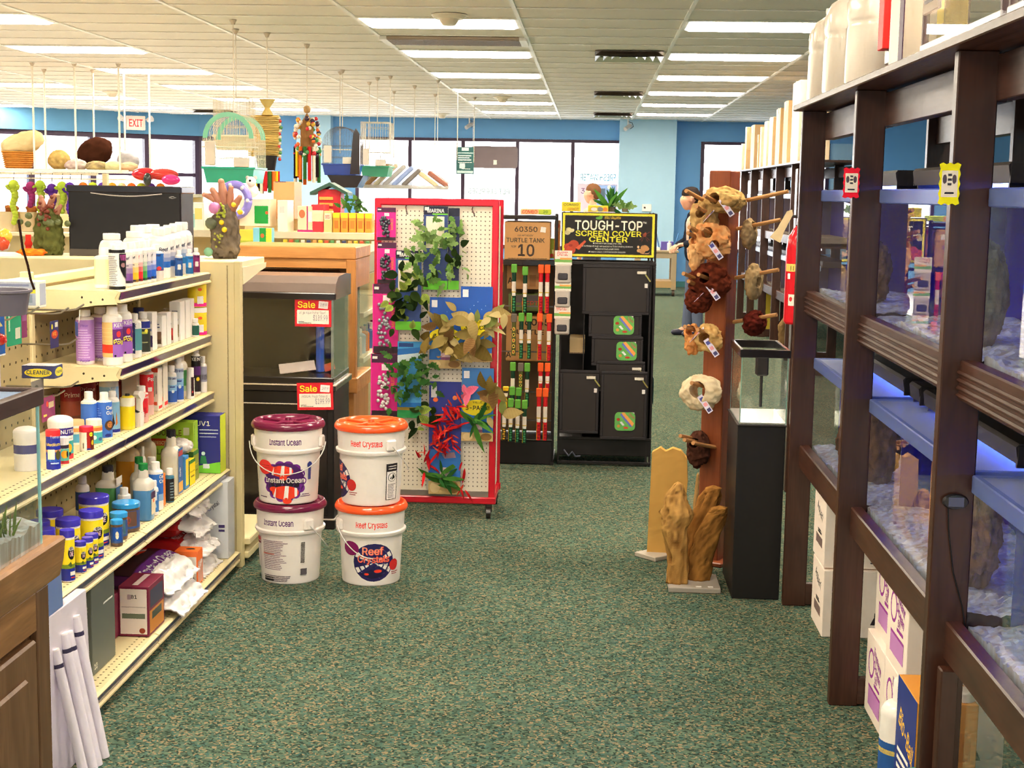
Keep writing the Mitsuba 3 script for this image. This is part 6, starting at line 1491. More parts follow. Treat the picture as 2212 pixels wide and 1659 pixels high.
# marble packs
HOT = C(212, 30, 130)
for i, (z0, z1, x0, x1, c) in enumerate(((1.36, 1.517, -1.03, -0.937, C(60, 62, 74)), (1.152, 1.35, -1.027, -0.934, C(58, 60, 70)), (0.813, 1.15, -1.047, -0.922, C(150, 150, 160)), (0.5, 0.81, -1.055, -0.921, C(226, 214, 216)))):
    w, h = x1 - x0, z1 - z0
    y = PY - 0.02
    k = thing('marble_pack', f'pink card of {["dark", "dark grey", "silvery", "pearl white"][i]} glass marbles, {["topmost", "second", "third", "lowest"][i]} on the left edge of the pegboard', 'marble pack', 'pink marble packs')
    put(k, 'card', MB().box((x0, y, z0), (x1, y + 0.002, z1), HOT), 'satin')
    m = MB()
    m.decal([('r', 0, 0.86, 1, 1, C(70, 26, 60)), ('r', 0, 0, 1, 0.1, C(50, 26, 40)), TXT('MARBLES', 0.86, 0.5, 0.12 * w / h, C(240, 130, 50), rot=90, w=0.6), ('r', 0.4, 0.74, 0.66, 0.84, C(238, 220, 226)), ('r', 0.06, 0.92, 0.24, 0.96, WHITE), ('r', 0.0, 0, 0.03, 1, C(236, 60, 160))], plane((x0, y, z0), (1, 0, 0), (0, 0, 1)), w=w, h=h)
    put(k, 'print', m, 'satin')
    rng = np.random.default_rng(i)
    m = MB()
    for j in range(26 + 14 * (i > 1)):
        m.ball((x0 + w * rng.uniform(0.24, 0.66), y - 0.008, z0 + h * rng.uniform(0.12, 0.72)), 0.009, c * rng.uniform(0.7, 1.2), 8)
    put(k, 'marbles', m, 'lacquer', kind='stuff')
G1, G2, G3 = C(96, 132, 66), C(66, 98, 50), C(146, 172, 104)
LF = {'fern': [leaf(0.017, 0.06, G1, G3, 1), leaf(0.015, 0.055, G2, G1, 1), leaf(0.016, 0.062, C(122, 150, 92), None, 1)],
      'dark': [leaf(0.02, 0.06, C(34, 50, 26), C(28, 42, 22)), leaf(0.018, 0.055, C(46, 64, 30)), leaf(0.018, 0.05, C(60, 84, 40), C(176, 196, 90))],
      'beach': [leaf(0.014, 0.05, C(52, 96, 46), None, 1), leaf(0.012, 0.045, C(76, 116, 54), None, 1), leaf(0.013, 0.05, C(44, 76, 40), C(70, 104, 60), 1)],
      'brown': [leaf(0.028, 0.1, C(130, 112, 60), C(110, 90, 44)), leaf(0.025, 0.09, C(146, 128, 76), None), leaf(0.022, 0.08, C(104, 72, 44), C(140, 110, 70))],
      'red': [leaf(0.006, 0.07, C(206, 40, 44), None, 0, 0.5), leaf(0.005, 0.06, C(226, 80, 60), None, 0, -0.3), leaf(0.006, 0.065, C(170, 30, 40), None, 0, 0.2)],
      'strap': [leaf(0.012, 0.12, C(70, 120, 50), None, 0, 0.3), leaf(0.01, 0.1, C(44, 90, 44), None, 0, 0.1)],
      'tan': [leaf(0.024, 0.09, C(172, 152, 100), C(150, 128, 80)), leaf(0.02, 0.08, C(190, 172, 120)), leaf(0.018, 0.07, C(120, 130, 70))]}


def plant_pack(label, x0, x1, z0, z1, y, col, items, plants, seed, group=None):
    k = thing('plant_pack', label, 'plastic plant', group)
    put(k, 'card', MB().box((x0, y, z0), (x1, y + 0.003, z1), col), 'satin')
    m = MB(); m.decal(items, plane((x0, y, z0), (1, 0, 0), (0, 0, 1)), w=x1 - x0, h=z1 - z0)
    put(k, 'print', m, 'satin')
    for i, (kind, n, c, r) in enumerate(plants):
        foliage(k, LF[kind], cloud(n, c, r, seed + i), seed + i)
    return k


mar = lambda h: [('r', 0, 1 - 0.1 / h * 0.4, 1, 1, C(24, 26, 50)), TXT('MARINA', 0.5, 1 - 0.075 / h * 0.4, 0.045 / h * 0.4, WHITE, w=0.7), ('r', 0.36, 1 - 0.1 / h * 0.4, 1, 1 - 0.085 / h * 0.4, C(110, 200, 60)), ('r', 0.04, 1 - 0.05 / h * 0.4, 0.22, 1 - 0.01 / h * 0.4, WHITE), ('r', 0.1, 0.5, 0.86, 1 - 0.12 / h * 0.4, C(236, 226, 206)), ('r', 0, 0, 1, 0.11, C(104, 196, 50))]
yb = PY - 0.03
plant_pack('green fern plastic plant on a dark blue card, top centre of the white pegboard', -0.801, -0.685, 1.128, 1.527, yb, C(50, 66, 120), mar(0.4), [('fern', 46, (-0.745, yb - 0.05, 1.33), (0.11, 0.05, 0.13)), ('fern', 14, (-0.69, yb - 0.06, 1.22), (0.1, 0.05, 0.06)), ('dark', 7, (-0.64, yb - 0.03, 1.32), (0.04, 0.03, 0.08))], 101)
plant_pack('second green fern plant on a narrow dark card tucked behind the top centre one', -0.684, -0.63, 1.129, 1.52, yb + 0.015, C(44, 50, 90), mar(0.4)[:1] + mar(0.4)[-1:], [('fern', 12, (-0.66, yb, 1.42), (0.05, 0.03, 0.05))], 111)
plant_pack('glossy dark green plastic plant on a dark blue card left of centre on the pegboard', -0.935, -0.81, 0.93, 1.313, yb, C(60, 84, 150), mar(0.4), [('dark', 44, (-0.885, yb - 0.05, 1.06), (0.1, 0.05, 0.14)), ('dark', 8, (-0.86, yb - 0.06, 1.2), (0.06, 0.05, 0.05))], 121)
plant_pack('bushy green plastic plant on a beach picture card at the lower left of the pegboard', -0.923, -0.806, 0.5, 0.874, yb, C(70, 150, 210), [('r', 0, 0.78, 1, 1, C(60, 150, 214)), ('p', [(0, 0.7), (1, 0.8), (1, 0.86), (0, 0.82)], C(210, 226, 236)), ('p', [(0, 0.82), (1, 0.86), (1, 0.93), (0, 0.9)], C(40, 110, 190)), ('r', 0.05, 0.93, 0.66, 0.98, C(40, 70, 140)), ('r', 0, 0.14, 1, 0.2, C(30, 110, 190)), ('r', 0, 0.1, 1, 0.14, C(150, 130, 50)), ('r', 0, 0, 1, 0.1, C(40, 150, 80))],
           [('beach', 60, (-0.87, yb - 0.05, 0.7), (0.12, 0.05, 0.11)), ('beach', 8, (-0.79, yb - 0.03, 0.78), (0.05, 0.03, 0.03)), ('dark', 10, (-0.79, yb - 0.03, 0.5), (0.04, 0.03, 0.08))], 131)
SEA = C(38, 84, 176)
pack3 = lambda s: [('r', 0, 0, 1, 0.12, C(206, 176, 120)), ('e', 0.2, 0.06, 0.16, 0.05, C(226, 200, 150)), ('e', 0.78, 0.06, 0.18, 0.05, C(150, 110, 60)), ('r', 0.06, 0.86, 0.24, 0.96, C(226, 226, 236)), ('r', 0, 0.12, 1, 0.4, C(46, 110, 190)), ('r', 0.36, 0.16, 0.66, 0.24, C(226, 196, 210)), ('r', 0.36, 0.12, 0.66, 0.16, C(150, 90, 130))] + \
    ([('e', 0.5, 0.46, 0.5, 0.11, C(240, 220, 30)), TXT('3-PACK!', 0.5, 0.43, 0.055, BLACK, w=0.75), TXT('VALUE', 0.5, 0.52, 0.03, C(90, 80, 30), w=0.3)] if s else []) + [('e', 0.3 + 0.12 * i, 0.7 + 0.05 * (i % 3), 0.012, 0.006, C(150, 190, 236)) for i in range(5)]
plant_pack('brown broad-leaved plastic plant on a blue value card, centre of the pegboard', -0.768, -0.613, 0.747, 1.092, yb, SEA, pack3(True), [('brown', 16, (-0.7, yb - 0.05, 0.9), (0.07, 0.05, 0.09)), ('tan', 5, (-0.64, yb - 0.05, 0.86), (0.06, 0.04, 0.05))], 141)
plant_pack('tan leafy plastic plant on a blue value card at the upper right of the pegboard', -0.618, -0.464, 0.782, 1.147, yb, SEA, pack3(True), [('tan', 22, (-0.5, yb - 0.06, 1.0), (0.16, 0.05, 0.06)), ('brown', 8, (-0.54, yb - 0.05, 0.9), (0.06, 0.04, 0.06))], 151)
plant_pack('red feathery plastic plant on a long blue card, bottom centre of the pegboard', -0.767, -0.61, 0.125, 0.682, yb, C(44, 52, 140), pack3(False) + [('p', [(0.15, 0.72), (0.5, 0.7), (0.66, 0.62), (0.45, 0.66)], C(150, 120, 140)), ('p', [(0.4, 0.36), (0.8, 0.38), (0.86, 0.33), (0.5, 0.32)], C(140, 110, 130)), ('e', 0.2, 0.84, 0.08, 0.02, C(240, 110, 60)), ('e', 0.8, 0.86, 0.07, 0.02, C(240, 130, 70))],
           [('red', 60, (-0.69, yb - 0.03, 0.43), (0.05, 0.03, 0.1)), ('red', 16, (-0.64, yb - 0.03, 0.56), (0.05, 0.03, 0.02)), ('red', 12, (-0.79, yb - 0.02, 0.3), (0.04, 0.02, 0.08)), ('red', 7, (-0.6, yb - 0.02, 0.24), (0.02, 0.02, 0.1)), ('strap', 14, (-0.7, yb - 0.03, 0.21), (0.02, 0.02, 0.03))], 161)
k = plant_pack('pink lotus plastic plant on a blue card, lower right of the pegboard', -0.608, -0.453, 0.393, 0.752, yb, C(60, 120, 190), pack3(True), [('strap', 10, (-0.54, yb - 0.03, 0.49), (0.03, 0.02, 0.02)), ('brown', 9, (-0.47, yb - 0.05, 0.64), (0.09, 0.04, 0.04)), ('tan', 3, (-0.43, yb - 0.05, 0.53), (0.05, 0.02, 0.05))], 171)
petal = leaf(0.018, 0.06, C(230, 70, 120), C(244, 150, 170))
foliage(k, [petal], cloud(7, (-0.585, yb - 0.02, 0.63), (0.015, 0.01, 0.01), 3), 181, spread=0.7, name='petal')

# ---------------------------------------------------------------- lamp rack and screen cover rack
RY = 8.5
BKR = C(30, 26, 28)
t = thing('lamp_rack', 'black wire rack of reptile lamp tubes between the pegboard and the screen cover sign', 'display rack')
for x in (-0.55, -0.2):
    put(t, 'upright', MB().box((x - 0.009, RY, 0.0), (x + 0.009, RY + 0.03, 1.48), BKR, 0.003), 'satin')
    put(t, 'side_foot', MB().box((x - 0.009, RY - 0.03, 0.0), (x + 0.009, RY + 0.4, 0.02), BKR), 'satin')
for z, d in ((1.465, 0.02), (1.205, 0.03)):
    put(t, 'cross_bar', MB().box((-0.55, RY - 0.01, z - d), (-0.2, RY + 0.02, z + 0.004), BKR, 0.004), 'gloss')
    put(t, 'wire_shelf', MB().box((-0.55, RY, z - 0.02), (-0.2, RY + 0.36, z - 0.012), BKR), 'satin')
for z in (0.93, 0.66, 0.42, 0.25):
    put(t, 'hang_bar', MB().box((-0.55, RY + 0.05, z), (-0.2, RY + 0.058, z + 0.008), C(110, 104, 100)), 'metal')
put(t, 'base', MB().box((-0.55, RY - 0.02, 0.0), (-0.2, RY + 0.4, 0.145), BKR, 0.005), 'satin')
put(t, 'base_edge', MB().box((-0.55, RY - 0.024, 0.146), (-0.2, RY - 0.01, 0.152), C(130, 124, 120)), 'metal')
put(t, 'backing', MB().box((-0.55, RY + 0.3, 0.15), (-0.2, RY + 0.31, 1.2), C(92, 70, 48)), 'satin')
KRA, KK = C(190, 142, 88), C(58, 42, 34)
carton('brown turtle tank carton with a big number 10 on top of the lamp rack', -0.503, -0.237, RY + 0.02, RY + 0.3, 1.21, 1.43, KRA, (), [TXT('60350', 0.47, 0.74, 0.13, KK, w=0.5), TXT('TURTLE TANK', 0.46, 0.46, 0.11, KK, w=0.84), TXT('ESU ANTIQUARY', 0.46, 0.62, 0.04, KK, w=0.34), TXT('SIZE', 0.2, 0.32, 0.05, KK, w=0.12), TXT('10', 0.48, 0.1, 0.3, KK, w=0.36), ('p', [(0.78, 0.74), (0.9, 0.72), (0.91, 0.86), (0.8, 0.88)], WHITE), ('r', 0.08, 0.02, 0.94, 0.035, KK)], b=0.003)
carton('brown turtle tank carton half hidden behind the lower lamp tubes', -0.49, -0.24, RY + 0.12, RY + 0.28, 0.6, 0.87, KRA, (), [TXT('6035', 0.74, 0.8, 0.14, KK, w=0.6), TXT('TURTLE', 0.5, 0.6, 0.1, KK, w=0.8), TXT('A', 0.06, 0.08, 0.12, KK)])
carton('small brown carton in the rack behind the top row of lamp tubes', -0.49, -0.3, RY + 0.12, RY + 0.28, 1.03, 1.2, KRA, (), [TXT('A', 0.1, 0.2, 0.2, KK), ('r', 0.7, 0.1, 0.9, 0.5, C(170, 120, 70))])
carton('green lamp carton behind the middle of the top row of lamp tubes', -0.48, -0.25, RY + 0.12, RY + 0.28, 0.9, 1.0, C(96, 110, 60), (), [('r', 0.1, 0.5, 0.9, 0.95, C(90, 80, 80)), TXT('REPTI', 0.6, 0.3, 0.3, C(180, 70, 50))])
GRN, ORA, YLW, RDD = C(96, 166, 60), C(236, 92, 30), C(242, 190, 30), C(200, 30, 40)
lz = lambda y: 1.478 - (y - 460) * 0.002735
lx = lambda x: -0.53 + (x - 1080) * 0.0027
LAMPS = [(1083, 567, 100, 'y'), (1113, 567, 103, 'g'), (1137, 572, 98, 'g'), (1171, 567, 103, 'r'), (1185, 567, 103, 'r'), (1115, 672, 90, 'e'), (1131, 670, 98, 'g'), (1148, 670, 98, 'g'), (1171, 670, 100, 'r'), (1191, 671, 100, 'r'), (1115, 775, 90, 'g'), (1132, 776, 60, 'e'), (1146, 776, 94, 'g'),
         (1175, 775, 62, 'r'), (1190, 775, 62, 'r'), (1101, 826, 30, 'y'), (1115, 826, 60, 'g'), (1129, 828, 58, 'g'), (1173, 828, 112, 'r'), (1187, 828, 112, 'r'), (1085, 852, 88, 'y'), (1099, 852, 88, 'y'), (1113, 850, 92, 'g'), (1128, 852, 92, 'g'), (1143, 853, 92, 'g')]
cnt = {}
for x, y, L, kd in LAMPS:
    X, zt, zb = lx(x), lz(y), lz(y + L)
    cap, body = {'g': (GRN, C(24, 62, 44)), 'r': (ORA, RDD), 'y': (YLW, C(60, 46, 34)), 'e': (C(110, 100, 90), C(90, 90, 44))}[kd]
    nm = {'g': 'green-topped', 'r': 'orange-topped red', 'y': 'yellow-topped', 'e': 'eye-patterned'}[kd]
    ri = 0 if y < 600 else 1 if y < 700 else 2 if y < 800 else 3 if y < 840 else 4
    row_ = ['top row', 'second row', 'third row', 'fourth row', 'bottom row'][ri]
    cnt[kd, ri] = cnt.get((kd, ri), 0) + 1
    k = thing('lamp_tube_pack', f'{nm} lamp tube in the {row_} of the rack, {nth(cnt[kd, ri] - 1)} such from the left', 'lamp tube', 'lamp tube packs')
    yy = RY - 0.03 - 0.031 * ri
    w = 0.0165
    H = zt - zb
    put(k, 'cap', MB().box((X - w, yy - 0.014, zt - min(0.05, H * 0.3)), (X + w, yy + 0.014, zt), cap, 0.003), 'satin')
    put(k, 'body', MB().cyl((X, yy, zb), (X, yy, zt - min(0.05, H * 0.3)), 0.0125, body, 12), 'gloss')
    m = MB()
    D = drum(X, yy, zb, 0.0126, -PI / 2 - 1.2)
    it = [('r', 0, 0.52, 1, 0.78, C(226, 216, 206)), ('r', 0.1, 0.42, 0.9, 0.52, WHITE)] if kd != 'e' else [('e', 0.5, 0.12 + 0.17 * i, 0.3, 0.06, C(226, 200, 90)) for i in range(5)] + [('e', 0.5, 0.12 + 0.17 * i, 0.16, 0.035, [C(170, 80, 50), C(40, 36, 30)][i % 2]) for i in range(5)]
    if kd != 'e':
        it += [('e', 0.5 + 0.1 * (i % 2), 0.06 + 0.07 * i, 0.22, 0.025, {'g': C(60, 140, 90), 'r': C(150, 16, 30), 'y': C(226, 170, 50)}[kd]) for i in range(5)] + [('r', 0.1, 0.0, 0.2, 0.4, C(226, 190, 60))] + [('r', 0, 0.5, 1, 0.53, C(200, 170, 80))]
    m.decal(it, D, seg=0.006, w=2.4 * 0.0126, h=H - min(0.05, H * 0.3))
    put(k, 'label', m, 'satin')
for i, (x, z, w, h) in enumerate(((-0.155, 1.08, 0.1, 0.19), (-0.155, 0.94, 0.095, 0.17), (-0.155, 0.78, 0.095, 0.17))):
    y = RY - 0.05
    k = thing('hanging_pack', f'clear header-card pack hanging left of the screen covers, {["top", "middle", "lowest"][i]} one', 'pack', 'clear header packs')
    put(k, 'header', MB().box((x - w / 2, y, z + h * 0.55), (x + w / 2, y + 0.002, z + h), C(236, 226, 214)), 'satin')
    m = MB(); m.decal([TXT('EXOTIC', 0.45, 0.6, 0.3, C(206, 50, 60), w=0.6), ('r', 0, 0.1, 1, 0.35, C(120, 176, 90)), ('r', 0.3, 0.3, 1, 0.45, C(240, 170, 90))], plane((x - w / 2, y, z + h * 0.6), (1, 0, 0), (0, 0, 1)), w=w, h=h * 0.4)
    put(k, 'print', m, 'satin')
    put(k, 'bag', MB().box((x - w / 2 + 0.004, y - 0.012, z), (x + w / 2 - 0.004, y + 0.01, z + h * 0.58), C(190, 180, 172), 0.008), 'gloss')
    put(k, 'clip', MB().box((x - 0.03, y - 0.02, z + 0.02), (x + 0.028, y + 0.0, z + 0.06), C(60, 58, 66), 0.006), 'satin')
t = thing('cover_rack', 'tall black rack holding reptile tank screen covers under the yellow-bordered sign', 'display rack')
qx0, qx1 = -0.17, 0.385
for x in (qx0, qx1 - 0.014, 0.35):
    for y in (RY, RY + 0.42):
        put(t, 'upright', MB().box((x, y, 0), (x + 0.012, y + 0.014, 1.49), BKR, 0.002), 'satin')
for z in (0.02, 0.165, 1.2):
    put(t, 'cross_bar', MB().box((qx0, RY - 0.004, z - 0.012), (qx1, RY + 0.012, z + 0.006), BKR, 0.003), 'satin')
put(t, 'back_sheet', MB().box((qx0, RY + 0.4, 0.05), (qx1, RY + 0.41, 1.2), C(28, 24, 26)), 'satin')
put(t, 'side_sheet', MB().box((qx1 - 0.004, RY + 0.02, 0.05), (qx1, RY + 0.42, 1.2), C(28, 24, 26)), 'satin')
put(t, 'bottom_tray', MB().box((qx0, RY, 0.06), (qx1, RY + 0.42, 0.16), C(24, 20, 22), 0.004), 'satin')
for i in range(3):
    put(t, 'divider', MB().box((qx0 + 0.14 * (i + 1), RY + 0.03, 0.16), (qx0 + 0.146 + 0.14 * i, RY + 0.4, 1.0), C(32, 28, 30)), 'satin')


def cover(label, x0, x1, z0, z1, y, sticker=None, tag=True):
    k = thing('screen_cover', label, 'screen cover', 'black screen covers')
    W = 0.018
    for a in ((x0, x1, z0, z0 + W), (x0, x1, z1 - W, z1), (x0, x0 + W, z0 + W, z1 - W), (x1 - W, x1, z0 + W, z1 - W)):
        put(k, 'frame_bar', MB().box((a[0], y, a[2]), (a[1], y + 0.012, a[3]), C(40, 36, 40), 0.003), 'satin')
    put(k, 'mesh_sheet', MB().box((x0 + W, y + 0.005, z0 + W), (x1 - W, y + 0.006, z1 - W), C(44, 38, 38)), 'satin')
    if tag:
        b = MB()
        put(k, 'price_tag', MB().box((x1 - 0.075, y - 0.004, z1 - 0.05), (x1 - 0.022, y - 0.002, z1 - 0.034), C(226, 220, 206)), 'satin')
        put(k, 'bracket', MB(frame((x1 - 0.03, y - 0.004, z1 - 0.055), (0.6, 0, -0.8), (0.8, 0, 0.6))).box((0, 0, 0), (0.05, 0.008, 0.004), C(200, 190, 120)), 'metal')
        put(k, 'price_label', MB().box((x1 - 0.03, y - 0.004, z1 - 0.13), (x1 - 0.012, y - 0.002, z1 - 0.105), C(236, 232, 230)), 'satin')
    if sticker:
        sx, sz = sticker
        m = MB()
        sh = sbox(0, 0, 0.12, 0.11).buffer(-0.025).buffer(0.025)
        m.prism(sh, 0.001, C(104, 176, 90), frame((sx, y - 0.002, sz), (1, 0, 0), (0, 0, 1)))
        m.decal([('p', [(0.45, 1), (0.95, 1), (0.98, 0.4)], C(230, 214, 222)), ('p', [(0.3, 0.95), (0.45, 1), (0.95, 0.4), (0.85, 0.2)], C(240, 170, 90)), ('p', [(0.25, 0.85), (0.32, 0.94), (0.86, 0.24), (0.78, 0.2)], C(110, 120, 200)), TXT('TOUGH', 0.78, 0.75, 0.12, C(206, 40, 80), rot=-40, w=0.34), ('e', 0.18, 0.6, 0.09, 0.08, C(170, 60, 40)), ('e', 0.55, 0.16, 0.12, 0.06, C(200, 70, 50)), ('e', 0.2, 0.25, 0.08, 0.08, C(206, 150, 70)), ('p', [(0.25, 0.45), (0.35, 0.5), (0.5, 0.3), (0.4, 0.26)], C(220, 226, 226))], plane((sx, y - 0.0025, sz), (1, 0, 0), (0, 0, 1)), w=0.12, h=0.11)
        put(k, 'sticker', m, 'satin', 'rainbow printed sticker')


cover('large black screen cover with a white corner tag at the rack top', -0.04, 0.35, 0.9, 1.19, RY - 0.01, None)
cover('black screen cover with rainbow sticker, higher one in the middle of the rack', 0.0, 0.31, 0.77, 0.91, RY - 0.02, (0.145, 0.785), False)
cover('black screen cover with rainbow sticker, lower one in the middle of the rack', 0.02, 0.32, 0.6, 0.775, RY - 0.03, (0.165, 0.635), False)
cover('black screen cover tagged in its top corner, right of centre in the rack', 0.05, 0.335, 0.45, 0.63, RY - 0.045)
cover('tall black screen cover at the lower left of the rack', -0.16, 0.07, 0.2, 0.575, RY - 0.06)
cover('tall black screen cover with rainbow sticker at the lower right of the rack', 0.08, 0.35, 0.17, 0.575, RY - 0.07, (0.165, 0.225))
carton('small pale electric carton in the left part of the screen cover rack', -0.11, -0.02, RY + 0.05, RY + 0.3, 0.66, 0.75, C(170, 146, 106), (), [('r', 0, 0, 1, 0.08, C(100, 80, 60))])
single('thermostat_cable', 'coiled dark cable with white plugs lying in the bottom of the screen cover rack', 'cable', MB().tube([(-0.13, RY - 0.05, 0.1), (-0.1, RY - 0.06, 0.065), (-0.08, RY - 0.06, 0.09), (-0.06, RY - 0.05, 0.06), (-0.03, RY - 0.05, 0.065)], 0.006, C(70, 74, 90), 8), 'satin')
# the sign
s = thing('shop_sign', 'black sign with yellow border and large lettering on top of the cover rack', 'sign')
gx0, gx1, gz0, gz1 = -0.17, 0.375, 1.232, 1.492
put(s, 'board', MB().box((gx0, RY - 0.012, gz0), (gx1, RY - 0.002, gz1), C(40, 36, 30), 0.002), 'satin')
YW = C(246, 226, 56)
m = MB()
an = lambda u, v, c, n, rx, rv, sd: [('e', u + math.cos(i * 1.9 + sd) * rx * 0.4, v + math.sin(i * 2.3 + sd) * rv * 0.4, rx * (0.5 + 0.1 * (i % 3)), rv * (0.5 + 0.12 * (i % 2)), c * (0.8 + 0.1 * (i % 4))) for i in range(n)]
m.decal([('r', 0.012, 0.02, 0.988, 0.98, YW), ('r', 0.036, 0.07, 0.962, 0.93, C(24, 20, 18)), TXT('TOUGH-TOP', 0.5, 0.615, 0.2, C(250, 244, 226), w=0.72), TXT('TM', 0.88, 0.77, 0.04, WHITE), TXT('SCREEN COVER', 0.5, 0.475, 0.115, YW, w=0.7), TXT('CENTER', 0.5, 0.35, 0.11, YW, w=0.41), TXT('ESU Reptile', 0.54, 0.86, 0.055, C(240, 200, 60), bold=False, w=0.17, slant=0.2)]
        + [TXT(tx, 0.5, v, 0.035, WHITE, bold=False, w=w) for tx, v, w in (('Securely encloses your pets', 0.3, 0.28), ('Withstands high temperatures from heating devices', 0.235, 0.52), ('Galvanized steel mesh', 0.175, 0.23), ('Heavy-Duty construction for long life', 0.11, 0.37))]
        + [('e', u, v, 0.008, 0.014, WHITE) for u, v in ((0.345, 0.317), (0.225, 0.25), (0.37, 0.19), (0.3, 0.125))] + an(0.4, 0.88, C(96, 160, 60), 4, 0.04, 0.05, 1)
        + an(0.08, 0.58, C(206, 196, 150), 5, 0.05, 0.09, 2) + [('r', 0.04, 0.5, 0.06, 0.53, C(200, 190, 150)), ('e', 0.125, 0.6, 0.012, 0.03, C(220, 210, 170))] + an(0.1, 0.22, C(190, 70, 44), 7, 0.08, 0.16, 3) + [('p', [(0.15, 0.2), (0.25, 0.38), (0.265, 0.35), (0.19, 0.16)], C(206, 90, 60)), ('e', 0.1, 0.26, 0.02, 0.03, C(150, 40, 30))]
        + an(0.885, 0.52, C(140, 60, 40), 4, 0.022, 0.06, 1) + [('p', [(0.885, 0.5), (0.885 + dx, 0.5 + dz), (0.885 + dx * 1.1, 0.5 + dz * 0.9)], C(120, 50, 36)) for dx, dz in ((0.05, 0.1), (-0.05, 0.1), (0.05, -0.1), (-0.05, -0.1), (0.06, 0.02), (-0.06, 0.02), (0.03, -0.13), (-0.03, -0.13))]
        + an(0.88, 0.2, C(206, 150, 96), 6, 0.055, 0.1, 2) + [('e', 0.83, 0.17, 0.025, 0.04, C(216, 166, 116)), ('e', 0.82, 0.25, 0.012, 0.03, C(226, 180, 140)), ('p', [(0.84, 0.09), (0.93, 0.1), (0.95, 0.16), (0.93, 0.12)], C(220, 170, 140))],
        plane((gx0, RY - 0.0122, gz0), (1, 0, 0), (0, 0, 1)), w=gx1 - gx0, h=gz1 - gz0)
put(s, 'lettering', m, 'satin')
# things on top of and beside the two racks
carton('lime COMBO carton lying on top of the lamp rack', -0.42, -0.24, RY + 0.2, RY + 0.36, 1.47, 1.502, C(196, 214, 60), (), [('r', 0, 0, 0.6, 1, C(246, 190, 130)), TXT('COMBO', 0.3, 0.2, 0.6, C(226, 60, 40), w=0.5), TXT('20', 0.82, 0.3, 0.5, C(80, 130, 40))])
carton('yellow carton with upside-down lettering standing on the cover rack', -0.175, -0.065, RY + 0.15, RY + 0.3, 1.494, 1.548, C(240, 220, 50), (), [TXT('OBWOO', 0.62, 0.1, 0.3, C(206, 130, 40), rot=0, w=0.6), TXT('COMBO', 0.5, 0.6, 0.25, C(120, 110, 40), w=0.8)])
carton('yellow picture carton beside the plant on top of the cover rack', -0.02, 0.1, RY + 0.15, RY + 0.3, 1.494, 1.53, C(240, 214, 60), (), [('e', 0.3, 0.4, 0.16, 0.3, C(250, 240, 226)), ('e', 0.6, 0.4, 0.14, 0.4, C(150, 146, 140)), ('e', 0.85, 0.4, 0.12, 0.3, C(236, 140, 60))])
carton('lime carton standing upright between the lamp rack and the cover sign', -0.24, -0.215, RY + 0.1, RY + 0.28, 1.215, 1.33, C(170, 206, 60), (), [('e', 0.5, 0.16, 0.4, 0.1, C(216, 60, 50))])
carton('orange LIGHT carton standing against the sign edge', -0.213, -0.18, RY + 0.06, RY + 0.2, 1.18, 1.44, C(236, 150, 60), (), [('r', 0, 0, 1, 0.4, C(240, 120, 60)), TXT('LIGHT', 0.5, 0.3, 0.1, C(250, 230, 200), rot=90, w=0.7), ('r', 0, 0.75, 1, 1, C(240, 180, 120)), ('e', 0.5, 0.88, 0.4, 0.05, C(236, 90, 40))])
k = thing('plastic_plant', 'spiky green plastic plant standing on top of the cover rack', 'plastic plant')
put(k, 'pot', MB(Mt(0.12, RY + 0.25, 1.494)).lathe([(0, 0), (0.02, 0), (0.024, 0.03), (0, 0.03)], C(120, 110, 90), 14), 'satin')
foliage(k, LF['strap'], cloud(22, (0.12, RY + 0.25, 1.52), (0.02, 0.02, 0.01), 7), 191, out=(0, -0.2, 1.6), spread=0.45)
k = thing('plastic_plant', 'loose leafy plastic plant on the right end of the cover rack top', 'plastic plant')
put(k, 'pot', MB(Mt(0.2, RY + 0.25, 1.494)).lathe([(0, 0), (0.016, 0), (0.02, 0.02), (0, 0.02)], C(140, 130, 100), 14), 'satin')
foliage(k, LF['fern'], cloud(9, (0.2, RY + 0.25, 1.52), (0.04, 0.02, 0.02), 8), 195, out=(0, -0.2, 1.0), spread=0.6)
card('small white and red card package clipped on the right side of the cover rack', 0.392, RY + 0.12, 0.36, 0.1, 0.16, C(24, 92, 110), [('r', 0, 0.6, 1, 1, C(240, 236, 230)), ('r', 0, 0.5, 0.4, 0.66, C(206, 40, 50)), ('r', 0, 0.36, 1, 0.5, C(90, 80, 60))])
# ---------------------------------------------------------------- wooden peg post hung with lace rock
ph = 0.52
PCX, PCY, PS = 0.565, 6.29, 0.1
t = thing('peg_post', 'square reddish wooden post with dowel pegs holding pierced rocks', 'post')
MP = Mt(PCX, PCY, 0, -ph)
put(t, 'post', MB(MP).box((-PS / 2, -PS / 2, 0), (PS / 2, PS / 2, 1.705), C(120, 60, 34), 0.004), 'peg_post_wood')
put(t, 'foot', MB(MP).box((-0.085, -0.085, 0), (0.085, 0.085, 0.02), C(90, 46, 28), 0.004), 'peg_post_wood')
L_N = np.array([-math.sin(ph), -math.cos(ph), 0.22]); R_N = np.array([math.cos(ph), -math.sin(ph), 0.22])
DOW = C(176, 124, 74)


def peg(face, z, s=0.0, L=0.2):
    n = L_N if face == 'l' else R_N
    u = np.array([math.cos(ph), -math.sin(ph), 0]) if face == 'l' else np.array([math.sin(ph), math.cos(ph), 0])
    a = np.array([PCX, PCY, z]) + np.array([n[0], n[1], 0]) * PS * 0.48 + u * s
    b = a + n * L
    put(t, 'dowel', MB().cyl(a, b, 0.0085, DOW, 12), 'satin')
    return a, b


